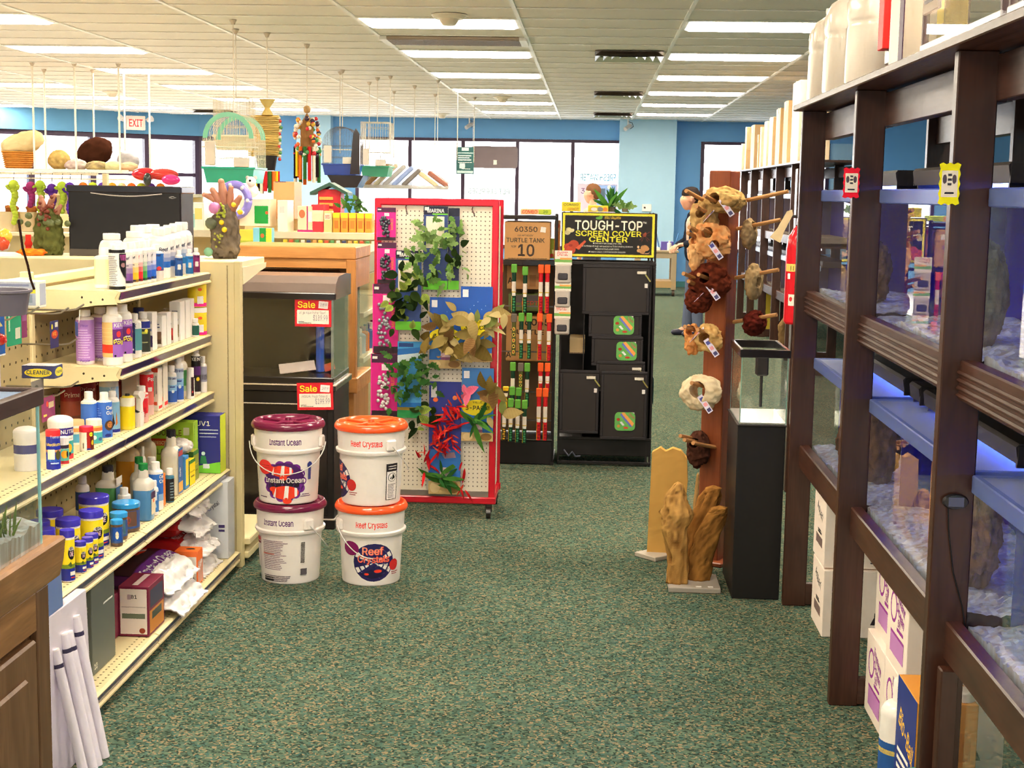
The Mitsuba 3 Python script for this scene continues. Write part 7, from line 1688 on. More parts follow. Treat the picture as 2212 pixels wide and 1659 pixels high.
def pierced(label, z, size, seed, c0, c1, face='l', s=0.0, holes=None, at=0.5, dz=-0.04, ridge=False, tag=True, amp=0.3, d=(0, 0, 0), rz=None, sub=4, dn=0.0):
    a, b = peg(face, z, s)
    n = L_N if face == 'l' else R_N
    c = a + (b - a) * at + np.array([0, 0, dz]) + np.asarray(d)
    rz = -ph if rz is None else rz
    M = Mt(*c, rz if face == 'l' else rz + PI / 2)
    hl = holes if holes is not None else [((0, 0, -dz / size[2] * 0.8), (0, -1, 0.2), 0.02)]
    v, f, col = rock_mesh(seed, size, c0, c1, sub, amp, 1.7, holes=hl, ridge=ridge)
    k = single('lace_rock', label, 'rock', MB(M).add(v, f, col), 'rock')
    if tag:
        q = c + n * (size[1] * 0.9) + np.array([0.0, -0.01, -size[2] * 0.3])
        M2 = frame(q, (0.55, -0.2, -0.75 if seed % 2 else 0.6), (0.5, 0.1, 0.6))
        m = MB(M2)
        m.box((0, 0, 0), (0.085, 0.024, 0.0008), C(214, 206, 226))
        for i, cc in enumerate((C(70, 70, 150), C(226, 150, 160), C(60, 56, 110))):
            m.box((0.01 + 0.027 * i, 0.004, 0.0008), (0.026 + 0.027 * i, 0.02, 0.0012), cc)
        put(k, 'price_tag', m, 'satin', 'striped paper price tag')
    return k


YT, YB_ = C(206, 172, 112), C(150, 112, 66)
peg('l', 1.56, -0.03, 0.26); peg('l', 1.42, -0.03, 0.22); peg('r', 1.57, 0.0, 0.24)
pierced('broad yellow pierced rock on the highest pegs of the wooden post', 1.555, (0.095, 0.06, 0.055), 201, YT, YB_, s=0.025, at=0.42, dz=0.01, d=(0.03, 0, 0), holes=[((-0.25, 0, -0.1), (0.1, -1, 0.2), 0.022)])
pierced('lumpy yellow rock with a pointed tail hanging under the highest pegs', 1.51, (0.055, 0.05, 0.1), 202, C(200, 166, 110), C(140, 104, 62), s=-0.01, at=0.35, dz=-0.03, d=(-0.02, 0, 0.0), amp=0.4)
pierced('peach and orange rock with three lobes on the second pegs', 1.42, (0.08, 0.055, 0.075), 203, C(226, 176, 122), C(196, 116, 60), s=0.02, at=0.5, dz=-0.03, amp=0.42, holes=[((-0.1, 0, 0.35), (0.1, -1, 0.2), 0.022), ((0.3, 0, -0.2), (0.2, -1, 0), 0.018)])
pierced('slender peach rock dangling left of the second pegs', 1.4, (0.035, 0.035, 0.085), 204, C(220, 176, 124), C(180, 120, 70), s=-0.045, at=0.55, dz=-0.06, amp=0.4, tag=False)
peg('l', 1.225, -0.04, 0.24)
pierced('dark red lava rock draped over the third pegs', 1.23, (0.085, 0.06, 0.07), 205, C(112, 50, 34), C(58, 26, 20), s=0.01, at=0.45, dz=-0.01, amp=0.36, holes=[((-0.05, 0, 0.1), (0.1, -1, 0.2), 0.022)], ridge=True)
pierced('lower lobe of dark red lava rock hanging below the third pegs', 1.2, (0.055, 0.045, 0.055), 206, C(104, 46, 32), C(56, 26, 20), s=-0.035, at=0.5, dz=-0.06, ridge=True, tag=True)
pierced('yellow and orange pierced rock on the fourth peg', 1.0, (0.07, 0.05, 0.06), 207, C(214, 180, 120), C(180, 128, 70), s=0.015, at=0.5, dz=-0.02, amp=0.4, holes=[((0, 0, -0.1), (0.1, -1, 0.2), 0.022), ((-0.5, 0, 0.4), (0.1, -1, 0.2), 0.014)])
pierced('orange knobby rock at the left of the fourth peg', 1.01, (0.035, 0.035, 0.065), 208, C(222, 160, 100), C(190, 110, 56), s=-0.045, at=0.6, dz=-0.04, amp=0.45)
pierced('pale cream ring-shaped rock on the fifth peg', 0.775, (0.095, 0.05, 0.08), 209, C(226, 208, 176), C(190, 166, 130), s=-0.005, at=0.5, dz=-0.03, amp=0.22, holes=[((-0.05, 0, 0.1), (0.12, -1, 0.2), 0.032)])
peg('l', 0.545, -0.05, 0.2); peg('l', 0.52, 0.02, 0.22)
pierced('dark brown rough rock on the lowest peg', 0.53, (0.045, 0.05, 0.075), 210, C(92, 56, 44), C(52, 32, 26), s=-0.03, at=0.3, dz=-0.03, ridge=True, tag=False)
pierced('grey-tan flat rock on the upper right peg', 1.46, (0.05, 0.03, 0.065), 211, C(176, 150, 112), C(140, 114, 84), 'r', 0.03, dz=-0.03, at=0.3, tag=False, amp=0.2)
pierced('round tan rock with a big dark hole on the middle right peg', 1.25, (0.07, 0.03, 0.08), 212, C(190, 162, 118), C(150, 122, 86), 'r', 0.03, dz=-0.03, at=0.45, tag=False, amp=0.16, holes=[((-0.3, 0, -0.05), (0.3, -1, 0), 0.022)])
pierced('dark red lava rock on the low right peg', 1.06, (0.075, 0.04, 0.05), 213, C(104, 40, 32), C(56, 24, 20), 'r', 0.03, dz=-0.02, at=0.5, ridge=True, tag=False)
peg('l', 0.26, 0.02, 0.16)
# driftwood stood on boards at its foot
def drift(label, path, radii, seed, c0, c1, amp=0.5, board=None, name='driftwood', pit=9):
    p = np.asarray(path, float)
    k = np.linspace(0, len(p) - 1, 60)
    P = np.stack([np.interp(k, range(len(p)), p[:, i]) for i in range(3)], 1)
    R = np.interp(k, range(len(p)), radii)
    n = 40
    th = np.arange(n) * 2 * PI / n
    q = np.stack([np.cos(th)[None] * R[:, None], np.sin(th)[None] * R[:, None] * 0.7, np.zeros((60, n))], -1)
    u = np.stack([np.broadcast_to(np.cos(th) * 2.2, (60, n)), np.broadcast_to(np.sin(th) * 2.2, (60, n)), np.broadcast_to(k[:, None] * 0.9, (60, n))], -1)
    nz = meshkit.fbm(u * 1.1 + seed, 4, seed)
    dk = np.clip((nz - 0.42) * 3.2, 0, 1)
    pits = np.clip((meshkit.fbm(u * pit * 0.4 + seed * 3, 2, seed + 1) - 0.5) * 4, 0, 1)
    s = 1 + amp * (nz - 0.5) - 0.25 * amp * pits
    V = (P[:, None] + q * s[:, :, None]).reshape(-1, 3)
    i, j = np.meshgrid(np.arange(59), np.arange(n), indexing='ij')
    a, b = i * n + j, i * n + (j + 1) % n
    f = np.vstack([np.stack([a, b, b + n], -1).reshape(-1, 3), np.stack([a, b + n, a + n], -1).reshape(-1, 3)])
    V = np.vstack([V, P[:1], P[-1:] + [0, 0, 0.01]])
    jj = np.arange(n)
    f = np.vstack([f, np.stack([jj * 0 + 60 * n, (jj + 1) % n, jj], 1), np.stack([jj * 0 + 60 * n + 1, 59 * n + jj, 59 * n + (jj + 1) % n], 1)])
    kk = np.clip(dk * 0.6 + 0.4 * (1 - pits), 0, 1).reshape(-1, 1)
    kk = np.vstack([kk, [[0.3]], [[0.6]]])
    return single(name, label, 'driftwood', MB().add(V, f, c0 * kk + c1 * (1 - kk)), 'rock')


W1, W2 = C(206, 160, 92), C(116, 74, 36)
m = MB()
sl = [(0, 0.02), (0.01, 0.47), (0.045, 0.492), (0.07, 0.476), (0.1, 0.492), (0.135, 0.482), (0.163, 0.45), (0.17, 0.34), (0.163, 0.24), (0.168, 0.02)]
m.prism(sl, 0.05, C(206, 160, 88), frame((0.288, 6.4, 0), (1, -0.1, 0), (0, 0, 1)))
for x0, w in ((0.045, 0.004), (0.085, 0.006), (0.118, 0.003)):
    m.prism([(x0, 0.03), (x0 + w, 0.03), (x0 + w * 1.6, 0.3), (x0 + w, 0.47), (x0, 0.47), (x0 + w * 0.5, 0.3)], 0.004, C(150, 104, 50), frame((0.288, 6.398, 0), (1, -0.1, 0), (0, 0, 1)))
k = single('driftwood', 'tall smooth yellow driftwood plank with a rounded top beside the peg post', 'driftwood', m, 'rock')
M = Mt(0.37, 6.38, 0.0, 0.75)
put(k, 'base_board', MB(M).box((-0.13, -0.06, 0), (0.13, 0.07, 0.02), C(170, 160, 146), 0.003), 'satin', 'grey base board')
m = MB(); m.box((0.35, 5.76, 0.0), (0.56, 5.99, 0.022), C(156, 148, 138), 0.003)
bd = single('base_board', 'grey square board under the knobbly driftwood pieces', 'board', m, 'satin')
put(bd, 'price_sticker', MB().box((0.46, 5.775, 0.022), (0.483, 5.79, 0.0228), C(240, 236, 230)), 'satin')
put(bd, 'price_sticker', MB().box((0.508, 5.775, 0.022), (0.53, 5.79, 0.0228), C(240, 236, 230)), 'satin')
drift('pale knobbly driftwood stump with a pitted head, leftmost on the grey board', [(0.385, 5.83, 0.02), (0.388, 5.84, 0.13), (0.372, 5.84, 0.24), (0.382, 5.85, 0.31), (0.372, 5.86, 0.38), (0.38, 5.86, 0.43)], [0.042, 0.042, 0.048, 0.062, 0.045, 0.018], 221, W1, W2, 0.7)
drift('dark twisted driftwood branch leaning right in the middle of the grey board', [(0.44, 5.95, 0.02), (0.455, 5.95, 0.13), (0.485, 5.97, 0.25), (0.525, 5.98, 0.35), (0.535, 5.98, 0.395)], [0.05, 0.05, 0.046, 0.045, 0.03], 222, C(170, 118, 60), C(86, 52, 28), 0.7)
drift('brown driftwood log with a pale pitted end, rightmost on the grey board', [(0.475, 5.9, 0.02), (0.488, 5.89, 0.12), (0.51, 5.88, 0.22), (0.543, 5.87, 0.3), (0.553, 5.86, 0.335)], [0.05, 0.052, 0.05, 0.044, 0.032], 223, C(178, 126, 64), C(92, 56, 30), 0.6)
drift('thin forked pale twig standing behind the driftwood pieces', [(0.475, 6.12, 0.02), (0.475, 6.12, 0.3), (0.48, 6.12, 0.42)], [0.012, 0.011, 0.006], 224, C(196, 160, 104), C(150, 110, 66), 0.3)

# ---------------------------------------------------------------- black stand with an open glass tank
t = thing('tank_stand', 'plain matt black pedestal at the end of the aquarium rack', 'stand')
put(t, 'body', MB().box((0.597, 5.7, 0.0), (0.785, 6.1, 0.706), C(22, 19, 20), 0.003), 'satin')
put(t, 'top', MB().box((0.594, 5.69, 0.7), (0.788, 6.11, 0.708), C(30, 26, 26), 0.002), 'satin')
t = thing('glass_tank', 'open rectangular glass tank with black rim on the black pedestal', 'glass tank')
a0, a1, b0, b1, z0, z1 = 0.602, 0.786, 5.7, 6.09, 0.709, 0.985
for q in ([(a0, b0, z0), (a1, b0, z0), (a1, b0, z1), (a0, b0, z1)], [(a0, b1, z0), (a1, b1, z0), (a1, b1, z1), (a0, b1, z1)], [(a0, b0, z0), (a0, b1, z0), (a0, b1, z1), (a0, b0, z1)], [(a1, b0, z0), (a1, b1, z0), (a1, b1, z1), (a1, b0, z1)]):
    put(t, 'glass_pane', MB().add(q, [[0, 1, 2], [0, 2, 3]], C(255, 255, 255)), 'pane')
put(t, 'base_pane', MB().box((a0, b0, z0), (a1, b1, z0 + 0.006), C(214, 222, 214)), 'gloss')
r = MB()
for q in ((a0 - 0.006, b0 - 0.006, a1 + 0.006, b0 + 0.01), (a0 - 0.006, b1 - 0.01, a1 + 0.006, b1 + 0.006), (a0 - 0.006, b0, a0 + 0.008, b1), (a1 - 0.008, b0, a1 + 0.006, b1)):
    r.box((q[0], q[1], z1 - 0.012), (q[2], q[3], z1 + 0.02), C(30, 26, 26), 0.002)
put(t, 'top_rim', r, 'gloss')
for x, y in ((a0, b0), (a1 - 0.004, b0), (a0, b1 - 0.004)):
    put(t, 'corner_seal', MB().box((x, y, z0), (x + 0.004, y + 0.004, z1), C(150, 190, 176)), 'gloss')
k = thing('tank_filter', 'dark box filter hung inside the open glass tank', 'filter')
put(k, 'box', MB().box((0.69, 5.95, 0.87), (0.74, 6.0, 0.965), C(46, 42, 42), 0.006), 'satin')
put(k, 'intake', MB().cyl((0.715, 5.975, 0.74), (0.715, 5.975, 0.87), 0.006, C(40, 38, 38), 8), 'satin')
# posters leaning behind the pedestal
single('framed_panel', 'dark framed picture panel leaning behind the black pedestal', 'panel', MB(frame((0.61, 6.13, 0.0), (1, 0, 0), (0, -0.02, 1))).box((0, 0, -0.02), (0.12, 0.55, 0), C(74, 50, 90), 0.003), 'gloss')
# fire extinguisher on a short wall post
single('mounting_post', 'dark timber post behind the rack that carries the fire extinguisher', 'post', MB().box((1.09, 7.86, 0), (1.18, 7.95, 1.75), C(70, 38, 26), 0.003), 'dark_wood_upright')
t = thing('fire_extinguisher', 'red fire extinguisher hung beside the end post of the aquarium rack', 'fire extinguisher')
EX, EY = 1.105, 7.78
put(t, 'cylinder', MB(Mt(EX, EY, 0)).lathe([(0, 0.93), (0.06, 0.93), (0.071, 0.945), (0.071, 1.33), (0.062, 1.39), (0.04, 1.43), (0.02, 1.45), (0, 1.45)], C(206, 24, 40), 32, hard=40), 'gloss')
m = MB()
D = drum(EX, EY, 0.93, 0.0712, -PI / 2 - 1.3)
m.decal([('r', 0, 0.56, 1, 0.64, C(226, 196, 100)), ('r', 0.2, 0.57, 0.3, 0.62, BLACK), ('r', 0.36, 0.57, 0.48, 0.63, BLACK), ('r', 0.38, 0.585, 0.45, 0.615, C(226, 196, 100)), ('r', 0.16, 0.2, 0.6, 0.32, C(236, 226, 214)), ('e', 0.24, 0.27, 0.05, 0.025, C(200, 40, 50)), ('r', 0.34, 0.27, 0.5, 0.28, C(206, 120, 110)), ('r', 0.1, 0.48, 0.2, 0.54, WHITE)], D, seg=0.02, w=2.6 * 0.0712, h=0.5)
put(t, 'label', m, 'satin')
put(t, 'valve', MB().box((EX - 0.02, EY - 0.02, 1.45), (EX + 0.02, EY + 0.02, 1.49), C(150, 150, 150), 0.004), 'metal')
put(t, 'handle', MB().box((EX - 0.05, EY - 0.012, 1.49), (EX + 0.05, EY + 0.012, 1.505), C(40, 36, 36), 0.003), 'satin')
put(t, 'bracket', MB().box((EX - 0.02, EY + 0.06, 1.0), (EX + 0.02, EY + 0.085, 1.3), C(60, 60, 60)), 'metal')
put(t, 'inspection_tag', MB(frame((0.978, EY - 0.09, 1.4), (0.45, 0, 0.9), (-0.9, 0, 0.45))).prism([(-0.03, -0.028), (0.03, -0.018), (0.13, -0.016), (0.15, 0), (0.13, 0.02), (0.03, 0.022), (-0.03, 0.034)], 0.002, C(206, 182, 142)), 'satin', 'tan paper inspection tag')

# ---------------------------------------------------------------- second rack, farther on, with cartons on top
PY2 = [19.15, 17.95, 16.75, 15.55, 14.35, 13.15]
rack('second long dark timber aquarium rack with cartons on top, far side of the fire extinguisher', PY2, 1.93, 0.5, 1.93, [(1.22, False), (0.62, False)])
for b in range(5):
    ya, yb = PY2[b + 1] + 0.03, PY2[b] - 0.03
    for lvl, (zb, zt) in enumerate(((1.2, 1.6), (0.6, 0.96))):
        t = thing('aquarium', f'{["upper", "lower"][lvl]} aquarium in the {nth(b)} bay, counted from the far end, of the second rack', 'aquarium')
        x0, x1 = 2.02, 2.32
        put(t, 'glass_pane', MB().add([(x0, ya, zb), (x0, yb, zb), (x0, yb, zt), (x0, ya, zt)], [[0, 1, 2], [0, 2, 3]], C(255, 255, 255)), 'pane')
        put(t, 'back_panel', MB().box((x1, ya, zb), (x1 + 0.01, yb, zt), C(50, 40, 140)), 'satin')
        put(t, 'end_panel', MB().box((x0, yb - 0.006, zb), (x1, yb, zt), C(90, 90, 130)), 'satin')
        put(t, 'base', MB().box((x0, ya, zb - 0.01), (x1, yb, zb + 0.04), C(150, 140, 130)), 'matte')
        put(t, 'top_rim', MB().box((x0 - 0.01, ya, zt - 0.02), (x0 + 0.05, yb, zt + 0.03), C(190, 204, 236), 0.004), 'satin')
        put(t, 'light_hood', MB().box((x0 + 0.07, ya + 0.05, zt + 0.01), (x1, yb - 0.05, zt + 0.07), C(56, 50, 52), 0.005), 'satin')
single('blue_bag', 'bright blue plastic bag of supplies on the upper shelf of the second rack', 'bag', MB().box((2.06, 14.5, 1.68), (2.2, 15.4, 1.79), C(70, 150, 230), 0.02), 'gloss')
single('yellow_carton', 'tall yellow and blue carton standing low in the second rack', 'carton', MB().box((2.02, 16.9, 0.0), (2.1, 17.1, 0.5), C(236, 206, 70), 0.004), 'satin')
drift('gnarled pale driftwood stored low in the second rack', [(2.05, 15.0, 0.1), (2.0, 14.9, 0.3), (2.1, 14.8, 0.5)], [0.1, 0.08, 0.05], 231, C(176, 140, 96), C(96, 70, 48), 0.6)
BXC = [C(226, 196, 150), C(206, 172, 126), C(236, 214, 180), C(214, 176, 124), C(220, 184, 130)]
for i, (y, w, d, h, z, c) in enumerate(((19.2, 0.1, 0.3, 0.34, 0, 2), (18.75, 0.16, 0.3, 0.26, 0, 1), (18.75, 0.16, 0.3, 0.27, 0.262, 0), (17.95, 0.4, 0.28, 0.52, 0, 1), (17.35, 0.1, 0.3, 0.38, 0, 3), (17.1, 0.14, 0.3, 0.46, 0, 2), (16.65, 0.26, 0.3, 0.5, 0, 2), (16.15, 0.3, 0.3, 0.52, 0, 0), (15.55, 0.34, 0.3, 0.58, 0, 4), (14.95, 0.34, 0.3, 0.62, 0, 3), (14.25, 0.5, 0.3, 0.76, 0, 2))):
    lab = f'{["tall", "slim", "small", "broad", "plain"][i % 5]} cardboard carton on top of the second rack, {nth(i)} from the far end'
    k = single('carton', lab, 'carton', MB().box((1.93, y - w / 2, 1.932 + z), (1.93 + d, y + w / 2, 1.932 + z + h), BXC[c], 0.004), 'satin', 'cartons on the second rack')
    put(k, 'tape', MB().box((1.926, y - 0.03, 1.932 + z + h - 0.09), (1.96, y + 0.03, 1.932 + z + h + 0.002), C(240, 230, 214)), 'satin')
# ---------------------------------------------------------------- rolling wooden table with supplies
t = thing('work_table', 'weathered wooden rolling table with lower shelf against the pale blue pier', 'table')
TXA, TXB, TYA, TYB = 0.72, 1.37, 23.2, 23.8
WT = C(170, 150, 120)
put(t, 'top', MB().box((TXA - 0.02, TYA - 0.02, 0.69), (TXB + 0.03, TYB, 0.725), WT, 0.004), 'satin')
for x in (TXA, TXB - 0.08):
    for y in (TYA, TYB - 0.08):
        put(t, 'leg', MB().box((x, y, 0.1), (x + 0.08, y + 0.08, 0.69), WT, 0.004), 'satin')
put(t, 'apron', MB().box((TXA, TYA + 0.005, 0.6), (TXB, TYA + 0.03, 0.69), WT, 0.003), 'satin')
put(t, 'lower_shelf', MB().box((TXA, TYA, 0.13), (TXB, TYB, 0.24), C(186, 150, 100), 0.004), 'satin')
for x in (TXA + 0.04, TXB - 0.04):
    put(t, 'castor', MB().cyl((x - 0.02, TYA + 0.04, 0.05), (x + 0.02, TYA + 0.04, 0.05), 0.05, C(70, 54, 40), 14), 'satin')
carton('violet box of pens on the rolling wooden table', 1.12, 1.32, 23.3, 23.45, 0.725, 0.86, C(90, 80, 160))
for i, (x, c, lean) in enumerate(((1.1, C(70, 110, 160), -0.06), (1.33, C(70, 130, 190), 0.07))):
    single('blue_brush', f'long thin blue rod sticking up on the {["left", "right"][i]} of the violet box', 'rod', MB().cyl((x, 23.35, 0.73), (x + lean, 23.35, 1.0), 0.01, c, 8), 'satin')
Bt('small white squeeze bottle in front of the violet box on the rolling table', 1.25, 23.26, 0.725, 0.035, 0.15, WHITE, WHITE, n=14)
carton('stack of white papers on the left of the rolling table', 0.85, 1.1, 23.25, 23.45, 0.725, 0.77, C(240, 234, 220))
carton('small brown box on the lower shelf of the rolling table', 0.85, 0.98, 23.3, 23.5, 0.24, 0.32, C(170, 120, 70))
k = single('thermostat', 'white wall box on the pale blue pier', 'wall box', MB().box((0.87, 25.22, 1.31), (1.03, 25.25, 1.435), C(240, 234, 226), 0.006), 'satin')
put(k, 'dial', MB().box((0.9, 25.214, 1.36), (0.93, 25.22, 1.39), C(70, 60, 60)), 'satin')

# ---------------------------------------------------------------- people
def chain(bones, L=0.02, it=12):
    m = Manifold()
    for a, ra, b, rb in bones:
        s = [Manifold.sphere(r, 16).translate(list(map(float, p))) for p, r in ((a, ra), (b, rb))]
        m = m + Manifold.batch_hull(s)
    m = m.refine_to_length(L).to_mesh()
    tm = trimesh.Trimesh(m.vert_properties[:, :3], m.tri_verts, process=True)
    trimesh.smoothing.filter_taubin(tm, iterations=it)
    return np.array(tm.vertices), np.array(tm.faces)


def person(label, x, y, rz, hgt, pose, skin, top, legs, hair, cap=None, shoe=C(40, 40, 60)):
    """Built facing local +x, standing on the floor; pose: wrist and elbow points of both arms, and how far the head bends."""
    M = Mt(x, y, 0, rz, s=hgt / 1.75)
    t = thing('person', label, 'person')
    b = pose.get('bend', 0.0)
    hx = 0.03 + b
    hz = 1.63 - b * 0.5
    H = np.array([hx, 0, hz])
    bones = [((0.0, 0, 1.36), 0.055, (hx * 0.6, 0, hz - 0.1), 0.05), (H + [0, 0, 0.01], 0.088, H + [-0.02, 0, 0.03], 0.092), (H + [0.03, 0, -0.08], 0.055, H + [0.045, 0, -0.02], 0.07),
             (H + [0.085, 0, -0.03], 0.016, H + [0.08, 0, 0.015], 0.012), (H + [0, 0.085, -0.02], 0.018, H + [0, 0.088, 0.01], 0.02), (H + [0, -0.085, -0.02], 0.018, H + [0, -0.088, 0.01], 0.02),
             ((0, 0, 0.95), 0.12, (0.01, 0, 1.3), 0.13)]
    cl, lg = [((0.0, 0.06, 0.96), 0.13, (0.0, 0.1, 1.3), 0.125), ((0.0, -0.06, 0.96), 0.13, (0.0, -0.1, 1.3), 0.125), ((0.0, 0.19, 1.38), 0.072, (0.0, -0.19, 1.38), 0.072), ((0, 0, 1.4), 0.07, (0, 0, 1.44), 0.062)], []
    for s, (el, wr) in zip((1, -1), pose['arms']):
        sh, el, wr = np.array([0, 0.2 * s, 1.38]), np.array(el), np.array(wr)
        cl += [(sh, 0.068, el, 0.052), (el, 0.052, el + (wr - el) * 0.93, 0.042)]
        bones += [(sh, 0.05, el, 0.04), (el, 0.04, wr, 0.03)]
        d = (wr - el) / np.linalg.norm(wr - el)
        side = np.cross(d, [0, 0, 1.0]); side /= np.linalg.norm(side)
        up = np.cross(side, d)
        palm = wr + d * 0.07
        bones += [(wr, 0.026, palm + side * 0.018, 0.02), (wr, 0.026, palm - side * 0.018, 0.02)]
        for i, L in enumerate((0.062, 0.074, 0.07, 0.052)):
            r0 = palm + side * (0.03 - 0.02 * i)
            k1 = r0 + d * L * 0.5 - up * 0.012
            bones += [(r0, 0.0095, k1, 0.009), (k1, 0.009, k1 + d * L * 0.3 - up * 0.03, 0.0075)]
        th = wr + d * 0.025 + side * 0.03 * s
        bones += [(th, 0.012, th + d * 0.035 + side * 0.022 * s - up * 0.01, 0.0095), (th + d * 0.035 + side * 0.022 * s - up * 0.01, 0.0095, th + d * 0.065 + side * 0.016 * s - up * 0.02, 0.008)]
    shoes = []
    for s, (kx, ax) in zip((1, -1), pose.get('legs', ((0.02, 0.0), (0.03, 0.06)))):
        hp, kn, an = np.array([0, 0.09 * s, 0.93]), np.array([kx, 0.1 * s, 0.5]), np.array([ax, 0.11 * s, 0.09])
        bones += [(hp, 0.075, kn, 0.05), (kn, 0.05, an, 0.038), (an, 0.038, an + [0.1, 0, -0.05], 0.03)]
        lg += [(hp, 0.1, kn, 0.07), (kn, 0.07, an + [0, 0, 0.01], 0.062)]
        shoes += [(an + [-0.02, 0, -0.045], 0.043, an + [0.06, 0, -0.05], 0.039), (an + [0.06, 0, -0.05], 0.039, an + [0.16, 0, -0.055], 0.033)]
    lg += [((0, 0.05, 0.98), 0.118, (0, -0.05, 0.98), 0.118)]
    v, f = chain(bones, 0.016, 4)
    put(t, 'body', MB(M).add(v, f, skin), 'satin')
    v, f = chain(cl, 0.022); put(t, 'jacket', MB(M).add(v, f, top), 'matte')
    v, f = chain(lg, 0.022); put(t, 'trousers', MB(M).add(v, f, legs), 'matte')
    v, f = chain(shoes, 0.02, 5); put(t, 'shoes', MB(M).add(v, f, shoe), 'satin')
    v, f = chain([(H + [-0.03, 0, 0.035], 0.094, H + [-0.01, 0, 0.045], 0.09), (H + [-0.07, 0, -0.03], 0.05, H + [-0.05, 0, 0.0], 0.07)], 0.014, 4)
    put(t, 'hair', MB(M).add(v, f, hair), 'matte')
    for s in (1, -1):
        put(t, 'eye', MB(M).ball(H + [0.082, 0.032 * s, 0.012], 0.011, C(40, 30, 26), 8), 'gloss')
    put(t, 'mouth', MB(M).ball(H + [0.082, 0, -0.068], 0.012, C(150, 80, 76), 8, (0.5, 1.8, 0.5)), 'satin')
    if cap is not None:
        put(t, 'cap', MB(M @ Mt(*(H + [-0.01, 0, 0.04]), 0, 0, 0.15)).lathe([(0.1, 0), (0.102, 0.03), (0.085, 0.07), (0.04, 0.092), (0, 0.096)], cap, 20), 'matte')
    return t


SK = C(222, 160, 132)
person('person in a black jacket and jeans, head bent, behind the peg post', 1.215, 16.7, PI + 0.25, 1.72, {'bend': 0.08, 'arms': (((0.02, 0.25, 1.1), (0.2, 0.16, 1.07)), ((0.05, -0.24, 1.1), (0.2, -0.14, 1.04)))}, SK, C(42, 44, 54), C(92, 100, 122), C(60, 46, 40), C(50, 44, 44))
person('person with short brown hair in a pale top before the shop window', 0.03, 19.0, PI - 0.35, 1.72, {'bend': 0.0, 'arms': (((0.0, 0.25, 1.1), (0.08, 0.25, 0.85)), ((0.0, -0.25, 1.1), (0.08, -0.25, 0.85)))}, C(226, 170, 142), C(226, 190, 160), C(80, 84, 100), C(120, 84, 60))
# ---------------------------------------------------------------- front wall fittings
t = thing('exit_sign', 'white box sign with red EXIT letters and two lamp heads above the slanted windows', 'sign')
M = Mt(-7.83, 24.86, 2.55, 0.45)
put(t, 'box', MB(M).box((-0.16, -0.04, 0.0), (0.16, 0.04, 0.24), C(226, 206, 196), 0.008), 'satin')
m = MB(M)
mm = MB(); mm.decal([TXT('EXIT', 0.5, 0.24, 0.5, C(236, 60, 70), w=0.72)], plane((-0.16, -0.0405, 0), (1, 0, 0), (0, 0, 1)), w=0.32, h=0.24)
m.add(*[mm.arrays()[i] for i in (0, 1, 2)])
put(t, 'lettering', m, 'satin')
for s in (-1, 1):
    put(t, 'lamp_head', MB(M).cyl((s * 0.2, 0, 0.17), (s * 0.27, -0.06, 0.2), 0.035, C(214, 206, 200), 14, r1=0.055), 'gloss')
    put(t, 'bracket', MB(M).box((s * 0.15, -0.02, 0.17), (s * 0.22, 0.0, 0.19), C(200, 190, 186)), 'satin')
k = single('sun_panel', 'dark grey rounded panel hung inside the shop window behind the green notice', 'panel', MB().prism(sbox(-2.12, 2.01, -1.3, 2.385).buffer(-0.05).buffer(0.05), 0.02, C(122, 106, 110), frame((0, 25.52, 0), (1, 0, 0), (0, 0, 1))), 'satin')
put(k, 'label', MB().box((-1.72, 25.488, 2.07), (-1.66, 25.5, 2.15), C(236, 230, 220)), 'satin')
k = single('notice', 'dark green notice with white lines hanging in front of the shop window', 'notice', MB().box((-2.23, 24.0, 1.885), (-1.94, 24.01, 2.32), C(40, 84, 84), 0.002), 'satin')
m = MB(); m.decal([('r', 0.04, 0.03, 0.96, 0.12, C(170, 190, 190)), ('r', 0.3, 0.86, 0.7, 0.98, C(190, 200, 200)), ('r', 0.05, 0.76, 0.95, 0.8, C(170, 190, 190)), ('r', 0.1, 0.66, 0.85, 0.7, WHITE), ('r', 0.1, 0.58, 0.75, 0.62, WHITE), ('r', 0.1, 0.5, 0.85, 0.54, WHITE), ('r', 0.1, 0.42, 0.9, 0.44, WHITE), ('r', 0.18, 0.2, 0.5, 0.4, C(170, 190, 190)), ('r', 0.3, 0.18, 0.8, 0.2, WHITE)], plane((-2.23, 23.999, 1.885), (1, 0, 0), (0, 0, 1)), w=0.29, h=0.435)
put(k, 'print', m, 'satin')
for i, y in enumerate((-2.21, -1.96)):
    put(k, 'cord', MB().cyl((y, 24.005, 2.32), (y, 24.005, HC), 0.003, C(230, 226, 220), 5), 'satin')
k = thing('window_lettering', 'pale blue reversed FRESH WATER letters stuck on the right-hand shop window', 'lettering')
m = MB(); m.decal([TXT('FRESH WATER', 0.5, 0.1, 0.8, C(126, 176, 196), flip=True, w=1.0)], plane((-0.21, FW - 0.0, 1.81), (1, 0, 0), (0, 0, 1)), w=0.62, h=0.14)
put(k, 'letters', m, 'matte')
k = thing('window_lettering', 'faint reversed PET SUPPLIES letters stuck on the middle shop window', 'lettering')
m = MB(); m.decal([TXT('PET SUPPLIES', 0.5, 0.1, 0.8, C(196, 216, 224), flip=True, w=1.0)], plane((-2.16, FW - 0.0, 1.55), (1, 0, 0), (0, 0, 1)), w=0.72, h=0.12)
put(k, 'letters', m, 'matte')
k = single('window_poster', 'pastel poster with a blue picture in the right-hand shop window behind the bare head', 'poster', MB().box((-0.25, 25.56, 1.2), (0.44, 25.565, 1.77), C(222, 206, 222)), 'satin')
